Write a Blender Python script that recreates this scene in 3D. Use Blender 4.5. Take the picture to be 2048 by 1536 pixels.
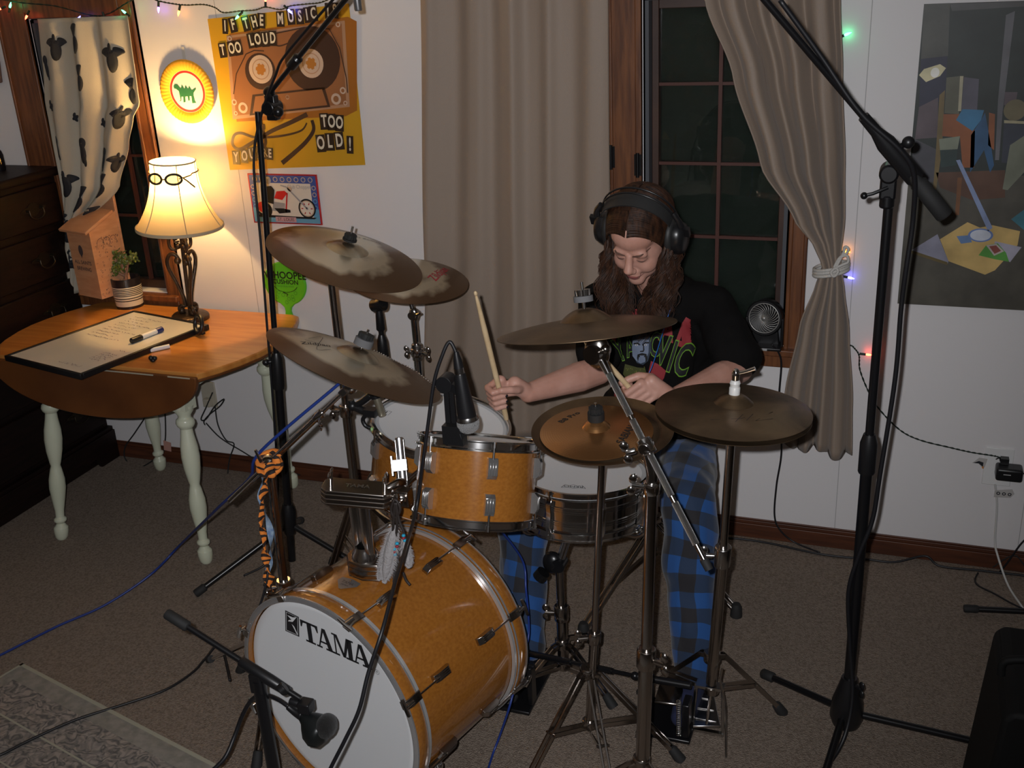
import bpy, bmesh, math, random
from mathutils import Vector, Matrix, Euler
from mathutils.bvhtree import BVHTree
import numpy as np
random.seed(7)
for o in list(bpy.data.objects): bpy.data.objects.remove(o)
PI=math.pi
V=Vector
SC=bpy.context.scene; COL=SC.collection
# ---------------------------------------------------------------- camera
F=2130.0
PIT,ROL,YAW=[math.radians(a) for a in (21.83,-3.07,20.99)]
CAM=V((0,-3.46,2.0))
_f=V((-math.sin(YAW)*math.cos(PIT),math.cos(YAW)*math.cos(PIT),-math.sin(PIT)))
_r=V((math.cos(YAW),math.sin(YAW),0)); _u=_r.cross(_f)
RX=_r*math.cos(ROL)+_u*math.sin(ROL); UY=-_r*math.sin(ROL)+_u*math.cos(ROL); FW=_f
cd=bpy.data.cameras.new('camera'); co=bpy.data.objects.new('camera',cd); COL.objects.link(co)
cd.sensor_width=36.0; cd.lens=F*36.0/2048; cd.clip_start=0.02; cd.clip_end=60
m=Matrix((RX,UY,-FW)).transposed().to_4x4(); m.translation=CAM; co.matrix_world=m
SC.camera=co
SC.view_settings.view_transform='Standard'; SC.view_settings.look='None'
SC.view_settings.exposure=0.0; SC.view_settings.gamma=1.0; SC.view_settings.use_curve_mapping=False
# ---------------------------------------------------------------- world and the camera's flash
W=bpy.data.worlds.new('night'); SC.world=W; W.use_nodes=True
W.node_tree.nodes['Background'].inputs[0].default_value=(0.55,0.75,1.0,1); W.node_tree.nodes['Background'].inputs[1].default_value=0.006
def lamp(name,kind,loc,energy,color,size,aim=None,**k):
    d=bpy.data.lights.new(name,kind); d.energy=energy; d.color=color
    if kind!='SUN': d.shadow_soft_size=size
    for a,b in k.items(): setattr(d,a,b)
    o=bpy.data.objects.new(name,d); COL.objects.link(o); o.location=loc
    if aim is not None: o.rotation_euler=(V(aim)-V(loc)).to_track_quat('-Z','Y').to_euler()
    return o
flash_at=CAM-RX*0.045+UY*0.035-FW*0.01
lamp('camera_flash','SPOT',flash_at,205,(0.97,0.97,1.0),0.011,aim=flash_at+FW+UY*0.06-RX*0.08,spot_size=math.radians(96),spot_blend=1.0)
# ---------------------------------------------------------------- picture point -> place in the room
def RAY(x,y): return (RX*((x-1024)/F)-UY*((y-768)/F)+FW)
def FL(x,y,z=0.0):
    d=RAY(x,y); return CAM+d*((z-CAM.z)/d.z)
def WL(x,y,Y=0.0):
    d=RAY(x,y); return CAM+d*((Y-CAM.y)/d.y)
def VT(x,y,bx,by):
    d=RAY(x,y); hx,hy=bx-CAM.x,by-CAM.y; t=(d.x*hx+d.y*hy)/(d.x**2+d.y**2); return CAM+d*t
# ---------------------------------------------------------------- materials
MT={}
def nd(nt,t,**k):
    n=nt.nodes.new(t)
    for a,b in k.items():
        if a in n.inputs.keys(): n.inputs[a].default_value=b
        else: setattr(n,a,b)
    return n
def mat(name,col,rough=.5,metal=0.0,col2=None,nscale=8,stretch=(1,1,1),bump=0,bscale=60,emit=0,trans=0,sheen=0,spec=.5,contrast=(.35,.65),detail=4,coat=0,alpha=1,aniso=0):
    if name in MT: return MT[name]
    M=bpy.data.materials.new(name); M.use_nodes=True; nt=M.node_tree; P=nt.nodes['Principled BSDF']
    P.inputs['Base Color'].default_value=(*col,1); P.inputs['Roughness'].default_value=rough; P.inputs['Metallic'].default_value=metal
    P.inputs['Specular IOR Level'].default_value=spec
    if coat: P.inputs['Coat Weight'].default_value=coat; P.inputs['Coat Roughness'].default_value=.06
    if sheen: P.inputs['Sheen Weight'].default_value=sheen
    if trans: P.inputs['Transmission Weight'].default_value=trans
    if emit: P.inputs['Emission Color'].default_value=(*col,1); P.inputs['Emission Strength'].default_value=emit
    if alpha<1: P.inputs['Alpha'].default_value=alpha
    if aniso: P.inputs['Anisotropic'].default_value=aniso
    if col2 or bump:
        tc=nd(nt,'ShaderNodeTexCoord'); mp=nd(nt,'ShaderNodeMapping'); mp.inputs['Scale'].default_value=stretch
        nt.links.new(tc.outputs['Object'],mp.inputs[0])
    if col2:
        n=nd(nt,'ShaderNodeTexNoise',Scale=nscale,Detail=detail); nt.links.new(mp.outputs[0],n.inputs['Vector'])
        r=nd(nt,'ShaderNodeValToRGB'); r.color_ramp.elements[0].position=contrast[0]; r.color_ramp.elements[1].position=contrast[1]
        r.color_ramp.elements[0].color=(*col,1); r.color_ramp.elements[1].color=(*col2,1)
        nt.links.new(n.outputs['Fac'],r.inputs[0]); nt.links.new(r.outputs[0],P.inputs['Base Color'])
    if bump:
        n=nd(nt,'ShaderNodeTexNoise',Scale=bscale,Detail=3); nt.links.new(mp.outputs[0],n.inputs['Vector'])
        b=nd(nt,'ShaderNodeBump',Strength=bump,Distance=.01); nt.links.new(n.outputs['Fac'],b.inputs['Height']); nt.links.new(b.outputs[0],P.inputs['Normal'])
    MT[name]=M; return M
def flat(name,col,rough=.6): return mat(name,col,rough)
wall_paint=mat('wall_paint',(.73,.71,.71),.55,bump=.05,bscale=40)
seam_line=mat('wall_seam',(.42,.41,.41),.7)
ceil_paint=mat('ceiling_paint',(.7,.7,.68),.8)
trim_wood=mat('trim_wood',(.10,.034,.013),.42,col2=(.19,.068,.022),nscale=5,stretch=(14,14,1.2),bump=.04,bscale=30)
base_wood=mat('baseboard_wood',(.06,.02,.010),.45,col2=(.10,.032,.014),nscale=5,stretch=(1.2,14,14))
sash_dark=mat('sash_wood',(.035,.015,.01),.5,col2=(.06,.025,.013),nscale=6)
sash_grey=mat('weather_strip',(.07,.075,.085),.6)
muntin_m=mat('muntin_wood',(.07,.018,.01),.6)
carpet=mat('carpet_pile',(.18,.138,.108),.95,col2=(.31,.25,.20),nscale=150,bump=.9,bscale=260,detail=6,contrast=(.3,.6),spec=.1)
darkwood=mat('dark_stained_wood',(.0055,.0028,.0022),.5,spec=.22,col2=(.011,.0045,.0033),nscale=4,stretch=(2,2,16))
black_plastic=mat('black_plastic',(.008,.008,.009),.38)
black_rubber=mat('black_rubber',(.012,.012,.012),.75)
black_paint=mat('black_powder_coat',(.006,.006,.007),.3)
chrome=mat('chrome',(.74,.73,.72),.12,1.0)
chrome_soft=mat('brushed_chrome',(.5,.49,.48),.22,1.0)
dark_chrome=mat('dull_chrome',(.42,.385,.355),.2,1.0)
steel_knurl=mat('knurled_steel',(.75,.75,.75),.3,1.0,bump=1.0,bscale=700)
cream_paint=mat('cream_paint',(.62,.64,.5),.28,col2=(.55,.58,.44),nscale=3)
white_pl=mat('white_plastic',(.75,.75,.74),.4)
# ---------------------------------------------------------------- mesh collector
class G:
    def __init__(s): s.v=[]; s.f=[]; s.m=[]; s.mats=[]
    def mi(s,m):
        if m is None: return 0
        if m not in s.mats: s.mats.append(m)
        return s.mats.index(m)
    def add(s,vs,fs,m=None):
        b=len(s.v); k=s.mi(m); s.v+= [V(x) for x in vs]
        for f in fs: s.f.append(tuple(i+b for i in f)); s.m.append(k)
        return s
    def box(s,c,d,m=None,R=None):
        c=V(c); h=[x/2 for x in d]; vs=[]
        for sx in (-1,1):
            for sy in (-1,1):
                for sz in (-1,1):
                    p=V((sx*h[0],sy*h[1],sz*h[2]))
                    vs.append(c+(R@p if R else p))
        return s.add(vs,[(0,1,3,2),(4,6,7,5),(0,4,5,1),(2,3,7,6),(0,2,6,4),(1,5,7,3)],m)
    def bb(s,lo,hi,m=None):
        lo=V(lo);hi=V(hi); return s.box((lo+hi)/2,hi-lo,m)
    def beam(s,p,q,w,t,m=None,up=(0,0,1)):
        p=V(p);q=V(q);z=(q-p).normalized(); x=V(up).cross(z)
        if x.length<1e-4: x=V((1,0,0)).cross(z)
        x.normalize(); y=z.cross(x); R=Matrix((x,y,z)).transposed()
        return s.box((p+q)/2,(w,t,(q-p).length),m,R)
    def tube(s,pts,r,m=None,n=12,cap=True):
        pts=[V(p) for p in pts]; k=len(pts)
        rs=r if isinstance(r,(list,tuple)) else [r]*k
        T=[]
        for i in range(k):
            a=pts[max(i-1,0)]; b=pts[min(i+1,k-1)]; d=(b-a)
            T.append(d.normalized() if d.length>1e-9 else V((0,0,1)))
        u=T[0].orthogonal().normalized(); vs=[]; fs=[]
        for i in range(k):
            u=(u-T[i]*u.dot(T[i]))
            if u.length<1e-6: u=T[i].orthogonal()
            u.normalize(); w=T[i].cross(u)
            for j in range(n):
                a=2*PI*j/n; vs.append(pts[i]+(u*math.cos(a)+w*math.sin(a))*rs[i])
        for i in range(k-1):
            for j in range(n):
                a=i*n+j;b=i*n+(j+1)%n; fs.append((a,b,b+n,a+n))
        if cap: fs.append(tuple(reversed(range(n)))); fs.append(tuple(range((k-1)*n,k*n)))
        return s.add(vs,fs,m)
    def cyl(s,p,q,r,m=None,n=20,r2=None): return s.tube([p,q],[r,r if r2 is None else r2],m,n)
    def lathe(s,prof,o=(0,0,0),ax=(0,0,1),n=32,m=None,a0=0,a1=2*PI,mfun=None):
        o=V(o);ax=V(ax).normalized(); u=ax.orthogonal().normalized(); 
        if abs(ax.z)>.99: u=V((1,0,0))
        w=ax.cross(u); full=abs(a1-a0-2*PI)<1e-6; c=n if full else n+1; vs=[]
        for (r,z) in prof:
            for j in range(c):
                a=a0+(a1-a0)*j/n; vs.append(o+ax*z+(u*math.cos(a)+w*math.sin(a))*r)
        for i in range(len(prof)-1):
            fs=[]
            for j in range(n):
                a=i*c+j;b=i*c+(j+1)%c; fs.append((a,b,b+c,a+c))
            if i==0: base=len(s.v); s.v+=vs
            k=s.mi(mfun(i) if mfun else m)
            for f in fs: s.f.append(tuple(x+base for x in f)); s.m.append(k)
        return s
    def sph(s,c,r,m=None,n=16,k=10,R=None):
        r=(r,)*3 if not hasattr(r,'__len__') else r; vs=[];fs=[]; c=V(c)
        for i in range(k+1):
            t=PI*i/k
            for j in range(n):
                a=2*PI*j/n; p=V((r[0]*math.sin(t)*math.cos(a),r[1]*math.sin(t)*math.sin(a),r[2]*math.cos(t))); vs.append(c+(R@p if R else p))
        for i in range(k):
            for j in range(n):
                a=i*n+j;b=i*n+(j+1)%n; fs.append((a,a+n,b+n,b))
        return s.add(vs,fs,m)
    def grid(s,fn,nu,nv,m=None,closed=False):
        vs=[fn(i/nu,j/nv) for j in range(nv+1) for i in range(nu+1)]
        fs=[(j*(nu+1)+i,j*(nu+1)+i+1,(j+1)*(nu+1)+i+1,(j+1)*(nu+1)+i) for j in range(nv) for i in range(nu)]
        return s.add(vs,fs,m)
    def prism(s,pts,o,ux,uy,h,m=None):
        o=V(o);ux=V(ux);uy=V(uy);nz=ux.cross(uy).normalized(); k=len(pts)
        a=[o+ux*p[0]+uy*p[1] for p in pts]; b=[p+nz*h for p in a]
        fs=[tuple(reversed(range(k))),tuple(range(k,2*k))]+[(i,(i+1)%k,k+(i+1)%k,k+i) for i in range(k)]
        return s.add(a+b,fs,m)
    def collar(s,p,ax,r,h,m=None,n=20):
        p=V(p);ax=V(ax).normalized(); return s.lathe([(r*.2,-h/2),(r*.93,-h/2),(r,-h*.42),(r,h*.42),(r*.93,h/2),(r*.2,h/2)],p,ax,n,m)
    def wing(s,p,ax,sz=.02,m=None,side=(0,0,1)):
        p=V(p);ax=V(ax).normalized(); sd=V(side)-ax*V(side).dot(ax)
        sd=sd.normalized() if sd.length>1e-3 else ax.orthogonal().normalized(); w=ax.cross(sd); R=Matrix((sd,w,ax)).transposed()
        s.cyl(p,p+ax*sz*.9,sz*.3,m,10)
        for k in (-1,1): s.sph(p+ax*sz*.85+sd*k*sz*.62,(sz*.55,sz*.2,sz*.42),m,10,6,R)
        return s
def obj(name,g,m=None,parent=None,smooth=38,bevel=0,label=None,kind=None,sub=0,bseg=2):
    me=bpy.data.meshes.new(name)
    if parent is not None:
        off=V((0,0,0)); p=parent
        while p is not None: off+=p.location; p=p.parent
    else:
        xs=[v.x for v in g.v]; ys=[v.y for v in g.v]; zs=[v.z for v in g.v]
        off=V(((min(xs)+max(xs))/2,(min(ys)+max(ys))/2,min(zs)))
    me.from_pydata([tuple(v-off) for v in g.v],[],g.f); 
    ms=g.mats if g.mats else [m]
    if g.mats and m is not None and m not in g.mats: pass
    for x in ms: me.materials.append(x)
    if g.mats: me.polygons.foreach_set('material_index',g.m)
    me.update(); me.validate()
    o=bpy.data.objects.new(name,me); COL.objects.link(o)
    if parent is not None: o.parent=parent
    else: o.location=off
    if bevel:
        b=o.modifiers.new('bevel','BEVEL'); b.width=bevel; b.segments=bseg; b.limit_method='ANGLE'; b.angle_limit=math.radians(35)
    if sub: b=o.modifiers.new('sub','SUBSURF'); b.levels=sub; b.render_levels=sub
    if smooth:
        me.shade_smooth(); me.set_sharp_from_angle(angle=math.radians(smooth))
    if label: o['label']=label
    if kind: o['kind']=kind
    return o
def tag(o,label,cat,group=None):
    o['label']=label; o['category']=cat
    if group: o['group']=group
    return o
def thing(name,label,cat,loc,group=None):
    o=bpy.data.objects.new(name,None); COL.objects.link(o); o.location=loc; o.empty_display_size=.05; tag(o,label,cat,group); return o
def struct(name,g,m=None,**k):
    o=obj(name,g,m,**k); o['kind']='structure'; return o
def cr(pts,n=10):
    P=[V(p) for p in pts]; out=[]
    for i in range(len(P)-1):
        a=P[max(i-1,0)];b=P[i];c=P[i+1];d=P[min(i+2,len(P)-1)]
        for k in range(n):
            t=k/n; out.append(.5*((2*b)+(c-a)*t+(2*a-5*b+4*c-d)*t*t+(3*b-a-3*c+d)*t**3))
    out.append(P[-1]); return out
_tc={}
def text2d(s,bold=0.0,spacing=1.0):
    key=(s,bold,spacing)
    if key in _tc: return _tc[key]
    c=bpy.data.curves.new('t','FONT'); c.body=s; c.align_x='CENTER'; c.align_y='CENTER'; c.size=1; c.offset=bold; c.space_character=spacing; c.resolution_u=3
    o=bpy.data.objects.new('t',c); COL.objects.link(o); bpy.context.view_layer.update()
    dg=bpy.context.evaluated_depsgraph_get(); me=bpy.data.meshes.new_from_object(o.evaluated_get(dg))
    vs=[(v.co.x,v.co.y) for v in me.vertices]; fs=[tuple(p.vertices) for p in me.polygons]
    bpy.data.objects.remove(o); bpy.data.curves.remove(c); bpy.data.meshes.remove(me)
    _tc[key]=(vs,fs); return vs,fs
class Flat:
    """flat printed art on a plane: u right, v up, small steps outward for each ink layer"""
    def __init__(s,g,o,u,v,step=.0004):
        s.g=g;s.o=V(o);s.u=V(u);s.v=V(v);s.n=s.u.cross(s.v).normalized();s.step=step
    def P(s,x,y,l): return s.o+s.u*x+s.v*y+s.n*(s.step*l)
    def poly(s,pts,m,l=1): s.g.add([s.P(x,y,l) for x,y in pts],[tuple(range(len(pts)))],m); return s
    def rect(s,x0,y0,x1,y1,m,l=1,a=0):
        cx,cy=(x0+x1)/2,(y0+y1)/2; c,q=math.cos(a),math.sin(a)
        return s.poly([(cx+(x-cx)*c-(y-cy)*q,cy+(x-cx)*q+(y-cy)*c) for x,y in ((x0,y0),(x1,y0),(x1,y1),(x0,y1))],m,l)
    def ell(s,x,y,rx,ry,m,l=1,a=0,n=28):
        c,q=math.cos(a),math.sin(a); return s.poly([(x+rx*math.cos(t)*c-ry*math.sin(t)*q,y+rx*math.cos(t)*q+ry*math.sin(t)*c) for t in [2*PI*i/n for i in range(n)]],m,l)
    def ring(s,x,y,r0,r1,m,l=1,n=36,sy=1,a0=0,a1=2*PI):
        vs=[];fs=[]
        for i in range(n+1):
            t=a0+(a1-a0)*i/n; vs+= [s.P(x+r0*math.cos(t),y+r0*sy*math.sin(t),l),s.P(x+r1*math.cos(t),y+r1*sy*math.sin(t),l)]
        for i in range(n): fs.append((2*i,2*i+1,2*i+3,2*i+2))
        s.g.add(vs,fs,m); return s
    def line(s,pts,w,m,l=1,w2=None):
        P=[V((p[0],p[1],0)) for p in pts]; vs=[];fs=[]; k=len(P)
        for i in range(k):
            d=(P[min(i+1,k-1)]-P[max(i-1,0)]); d=d.normalized() if d.length>1e-9 else V((1,0,0)); q=V((-d.y,d.x,0)); ww=w if w2 is None else w+(w2-w)*i/(k-1)
            for e in (-1,1): a=P[i]+q*e*ww/2; vs.append(s.P(a.x,a.y,l))
        for i in range(k-1): fs.append((2*i,2*i+1,2*i+3,2*i+2))
        s.g.add(vs,fs,m); return s
    def curve(s,pts,w,m,l=1,w2=None,n=8):
        return s.line([(p.x,p.y) for p in cr([(a[0],a[1],0) for a in pts],n)],w,m,l,w2)
    def text(s,t,x,y,size,m,l=2,a=0,sx=1,bold=0,spacing=1.0,shear=0):
        vs,fs=text2d(t,bold,spacing); c,q=math.cos(a),math.sin(a); out=[]
        for X,Y in vs:
            X=(X+shear*Y)*size*sx;Y=Y*size; out.append(s.P(x+X*c-Y*q,y+X*q+Y*c,l))
        s.g.add(out,fs,m); return s
# ================================================================ ROOM
XL,XR,YB,YF,H=-3.85,2.2,0.0,-5.2,2.42
g=G(); g.bb((XL,YF,-.05),(XR,YB+.16,0)); struct('floor',g,carpet)
g=G(); g.bb((XL,YF,H),(XR,YB+.16,H+.05)); struct('ceiling',g,ceil_paint)
W1=(-3.24,-2.815,.79,1.865); W2=(-.815,-.35,.745,1.865)   # window openings x0,x1,z0,z1
g=G(); xs=[XL,W1[0],W1[1],W2[0],W2[1],XR]
for i in range(5):
    if i in (1,3):
        w=W1 if i==1 else W2; g.bb((xs[i],0,0),(xs[i+1],.16,w[2]),wall_paint); g.bb((xs[i],0,w[3]),(xs[i+1],.16,H),wall_paint)
    else: g.bb((xs[i],0,0),(xs[i+1],.16,H),wall_paint)
for x in (-2.395,-.138,1.08,.45): g.bb((x-.0012,-.0006,0.07),(x+.0012,0,H),seam_line)
struct('wall_back',g)
g=G(); g.bb((XL-.1,YF,0),(XL,YB+.16,H)); struct('wall_left',g,wall_paint)
g=G(); g.bb((XR,YF,0),(XR+.1,YB+.16,H)); struct('wall_right',g,wall_paint)
g=G(); g.bb((XL,YF-.1,0),(XR,YF,H)); struct('wall_front',g,wall_paint)
g=G()
g.bb((XL,-.014,0),(XR,0,.055)); g.bb((XL,-.010,.055),(XR,0,.068)); g.bb((XL,-.006,.068),(XR,0,.074)); struct('baseboard_back',g,base_wood,bevel=.002)
g=G(); g.bb((XR-.014,YF,0),(XR,-.014,.07)); struct('baseboard_right',g,base_wood)
g=G(); g.bb((XL,YF,0),(XL+.014,-.014,.07)); struct('baseboard_left',g,base_wood)
screen_m=mat('insect_screen',(.028,.045,.032),.8,bump=.3,bscale=500,alpha=.62)
glass=mat('window_glass',(1,1,1),.02,trans=1); 
def window(n,w,cl,cr_,top,hinges=()):
    x0,x1,z0,z1=w
    e=bpy.data.objects.new('window_%d'%n,None); COL.objects.link(e); e.location=((x0+x1)/2,0,z0); e['kind']='structure'
    g=G()   # casing boards, moulded: outer step and inner bead
    def board(a,b): 
        g.bb((a[0],-.018,a[1]),(b[0],0,b[1]))
    board((x0-cl,z0-.06),(x0-.008,z1+.09)); board((x1+.008,z0-.06),(x1+cr_,z1+.09)); board((x0-.008,z1+.005),(x1+.008,z1+.09))
    g.bb((x0-.028,-.024,z0-.03),(x0-.008,0,z1+.03)); g.bb((x1+.008,-.024,z0-.03),(x1+.022,0,z1+.03))
    g.bb((x1+cr_-.012,-.026,z0-.06),(x1+cr_,0,z1+.09)); g.bb((x0-cl,-.026,z0-.06),(x0-cl+.012,0,z1+.09))
    obj('casing',g,trim_wood,e,bevel=.003)
    g=G(); g.bb((x0-cl+.01,-.045,z0-.028),(x1+cr_-.01,.10,z0-.004)); g.bb((x0-cl+.02,-.02,z0-.075),(x1+cr_-.02,0,z0-.028)); obj('window_sill',g,trim_wood,e,bevel=.004)
    g=G(); g.bb((x0-.006,0,z0),(x0+.012,.11,z1)); g.bb((x1-.012,0,z0),(x1+.006,.11,z1)); g.bb((x0,0,z1-.012),(x1,.11,z1+.004)); obj('jamb',g,sash_grey,e)
    g=G(); s=.022
    for a,b in (((x0+.012,z0),(x0+.012+s,z1-.012)),((x1-.012-s,z0),(x1-.012,z1-.012)),((x0+.012+s,z0),(x1-.012-s,z0+.035)),((x0+.012+s,z1-.04),(x1-.012-s,z1-.012))): g.bb((a[0],.045,a[1]),(b[0],.085,b[1]))
    sash=obj('window_frame',g,sash_dark,e,bevel=.002)
    g=G(); xm=(x0+x1)/2 if n==2 else x0+.30; g.bb((xm-.006,.05,z0+.035),(xm+.006,.066,z1-.04))
    for z in (1.093,1.338,1.593): g.bb((x0+.034,.052,z-.005),(x1-.034,.064,z+.005))
    obj('muntin',g,muntin_m,sash)
    g=G(); g.bb((x0+.034,.069,z0+.035),(x1-.034,.072,z1-.04)); obj('pane',g,glass,sash)
    g=G(); g.bb((x0+.012,.0950,z0),(x1-.012,.0955,z1-.012)); obj('insect_screen',g,screen_m,e)
    for hx,hz in hinges:
        g=G(); g.cyl((hx,-.028,hz-.04),(hx,-.028,hz+.04),.006,n=10); g.bb((hx-.012,-.0255,hz-.035),(hx+.012,-.02,hz+.035)); obj('hinge',g,black_paint,e)
    return e
window(1,W1,.15,.075,1.9); window(2,W2,.115,.068,1.9,[(-.925,1.37),(-.835,1.345)])
# brown oak leaves on bare vines outside window 2 and a lawn/hedge beyond the glass
leafm=mat('dry_oak_leaf',(.30,.13,.05),.7,col2=(.42,.24,.12),nscale=20); twig=mat('vine_twig',(.30,.18,.09),.8)
t=thing('oak_branch','dry brown oak leaves on bare vines outside the right window','branch',WL(1350,100,.2))
g=G()
vines=[[(1285,110),(1320,100),(1370,42),(1410,50)],[(1285,80),(1340,115),(1400,140),(1470,170)],[(1300,25),(1340,42),(1410,48),(1440,40)],[(1335,118),(1380,80),(1415,40)],[(1310,105),(1320,130),(1315,160)],[(1400,60),(1395,90),(1410,110)],[(1385,165),(1405,152),(1440,155)]]
for q in vines: g.tube(cr([WL(x,y,.16+.03*math.sin(x)) for x,y in q],6),.0016,n=6)
obj('twig',g,twig,t)
leaves=[(1305,72,26,.2),(1330,92,30,-.3),(1372,72,18,.5),(1345,120,24,1.2),(1322,128,24,2.0),(1365,92,14,0),(1412,112,24,.9),(1400,98,20,.2),(1340,160,28,1.5),(1365,150,20,.3),(1378,178,24,1.9),(1408,165,20,.2),(1415,182,28,-.3),(1352,137,18,.7),(1330,142,14,2.6),(1420,128,26,.1),(1318,60,14,1),(1375,190,18,1.6)]
random.seed(3)
for (x,y,s,a) in leaves:
    c=WL(x,y,.15+random.uniform(-.02,.04)); L=s/2130*3.7; g=G(); ux=V((math.cos(a),random.uniform(-.3,.3),math.sin(a))).normalized(); uy=V((0,-1,0)).cross(ux).normalized(); pts=[]
    for k in range(40):
        th=2*PI*k/40; rr=.5*L*(.55+.32*abs(math.cos(2.5*th))+.25*max(0,math.cos(th))); pts.append((rr*math.cos(th),rr*.72*math.sin(th)))
    g.prism([(p[0],p[1]) for p in pts],c,ux,uy,.0012); obj('leaf',g,leafm,t,smooth=0)
g=G(); g.prism([(-.012,-.01),(.016,-.012),(-.004,.022)],WL(1331,272,.15),V((1,0,0)),V((0,0,1)),.001); tag(obj('yellow_leaf',g,mat('yellow_leaf',(.7,.42,.03),.7)),'small yellow leaf stuck behind the right window pane','leaf')
hedge=mat('night_hedge',(.04,.09,.03),.9,col2=(.012,.03,.012),nscale=9)
g=G(); random.seed(11)
g.grid(lambda u,v:V((-5.5+8*u,1.2+.12*math.sin(u*60)+.1*math.sin(v*31+u*9)+.08*random.random(),-.3+2.9*v)),70,30); struct('trim_1',g,hedge,smooth=0)
SC.objects['trim_1'].name='hedge_outside'
# ================================================================ CURTAINS
taupe=mat('taupe_curtain_cloth',(.285,.22,.17),.62,bump=.12,bscale=300,sheen=.15)
def lerp_tab(tab,z):
    tab=sorted(tab)
    if z<=tab[0][0]: return tab[0][1:]
    for a,b in zip(tab,tab[1:]):
        if z<=b[0]:
            t=(z-a[0])/(b[0]-a[0]); t=t*t*(3-2*t)*.5+t*.5; return [p+(q-p)*t for p,q in zip(a[1:],b[1:])]
    return tab[-1][1:]
def curtain(name,tab,y0,folds,amp,seed,nu=150,nv=60,th=.004,m=taupe,drop=None):
    random.seed(seed); ph=[random.uniform(0,6.28) for _ in range(6)]
    z0=min(t[0] for t in tab); z1=max(t[0] for t in tab)
    def S(u,v):
        z=z0+(z1-z0)*v; L,Rr,A=lerp_tab(tab,z)
        uu=u+.018*math.sin(7*u+ph[0]+1.5*v)
        f=math.sin(2*PI*folds*uu+ph[1]+.7*math.sin(3*v+ph[2]))+.45*math.sin(2*PI*folds*.43*uu+ph[3]+v*1.3)+.16*math.sin(2*PI*folds*2.3*uu+ph[4]-v*2)
        dz=0
        if drop: dz=drop(u)*(1-v)**3
        return V((L+(Rr-L)*u+.004*math.cos(2*PI*folds*uu)*A, y0-amp*A*f, z+dz))
    g=G(); g.grid(S,nu,nv); o=obj(name,g,m,smooth=180)
    k=o.modifiers.new('thick','SOLIDIFY'); k.thickness=th; k.offset=0
    return o,S
o,_=curtain('curtain',[(.36,-1.655,-.93,1.0),(1.0,-1.60,-.915,1.0),(2.05,-1.535,-.905,.85)],-.085,4.6,.015,4,drop=lambda u:.02*math.sin(9*u))
tag(o,'taupe curtain hanging straight and full length behind the drummer','curtain')
o,_=curtain('curtain',[(.43,-.345,-.095,.8),(.62,-.325,-.105,.85),(.85,-.29,-.13,.9),(1.0,-.245,-.155,1.0),(1.055,-.228,-.168,1.0),(1.11,-.255,-.17,1.2),(1.2,-.325,-.165,1.3),(1.365,-.431,-.175,1.2),(1.635,-.522,-.2,1.0),(1.85,-.609,-.22,.9),(2.05,-.67,-.24,.8)],-.10,4.7,.026,9,drop=lambda u:-.03*u+.012*math.sin(14*u))
tag(o,'taupe curtain tied back with cord beside the right window','curtain')
cord=mat('cotton_cord',(.62,.6,.56),.8,bump=.5,bscale=400)
t=thing('curtain_tie','white cotton cord knotted around the gathered taupe curtain','curtain tie',(-.195,-.12,1.04))
g=G()
for dz in (-.010,.0,.009): g.tube([V((-.2+.052*math.cos(a),-.1+.045*math.sin(a),1.045+dz+.012*math.cos(a))) for a in [2*PI*i/28 for i in range(29)]],.0052,n=8,cap=False)
obj('cord_wrap',g,cord,t,smooth=180)
g=G()
for L in ([(1668,535),(1680,515),(1694,512),(1696,524),(1684,530),(1668,538)],[(1670,536),(1662,545),(1668,553),(1676,544),(1672,534)],[(1672,534),(1686,508),(1690,494),(1697,498),(1692,508),(1682,513)]): g.tube(cr([WL(x,y,-.155) for x,y in L],8),.0045,n=8)
obj('bow',g,cord,t,smooth=180)
cream_cl=mat('cream_print_cloth',(.44,.40,.32),.75,bump=.1,bscale=300)
o,S1=curtain('curtain',[(.78,-3.285,-3.235,.5),(.92,-3.27,-3.19,.6),(1.07,-3.235,-3.14,.8),(1.235,-3.225,-2.93,1.0),(1.40,-3.225,-2.845,1.0),(1.50,-3.22,-2.80,.9),(1.555,-3.218,-2.755,.8),(1.70,-3.19,-2.745,.7),(1.87,-3.165,-2.735,.5)],-.06,3.2,.018,21,nu=90,nv=60,m=cream_cl)
CUR1=o; tag(o,'cream curtain printed with black goats and leaves, swept aside in left window','curtain')
ink=mat('black_print',(.012,.014,.02),.8)
def decal(S,u,v,su,sv,pts):
    # shape pts (x,y) in -1..1 laid on the cloth surface, just in front of it
    P=[]; n=len(pts)
    ring=[(0,0)]+[(x*.5,y*.5) for x,y in pts]+list(pts)
    for x,y in ring: q=S(min(max(u+x*su,0.005),.995),min(max(v+y*sv,0.005),.995)); P.append(q+V((0,-.0045,0)))
    fs=[(0,1+i,1+(i+1)%n) for i in range(n)]+[(1+i,1+n+i,1+n+(i+1)%n,1+(i+1)%n) for i in range(n)]
    return P,fs
def E_(cx,cy,rx,ry,a=0,n=16): return [(cx+rx*math.cos(t)*math.cos(a)-ry*math.sin(t)*math.sin(a),cy+rx*math.cos(t)*math.sin(a)+ry*math.sin(t)*math.cos(a)) for t in [2*PI*i/n for i in range(n)]]
goat=[E_(0,-.1,.42,.7),E_(-.55,.55,.4,.14,.4),E_(.55,.55,.4,.14,-.4),E_(-.1,.75,.12,.25)]
leafs=[E_(0,-.35,.35,.6),E_(0,.45,.08,.35),E_(-.15,.85,.45,.18,.3)]
bird=[E_(0,.5,.35,.35,.5),E_(.1,-.1,.25,.75,.25),E_(.35,-.7,.1,.35,.3)]
spr=[E_(0,.1,.5,.25,.4),E_(0,-.1,.4,.2,-.7),E_(-.2,.4,.2,.3)]
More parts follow.
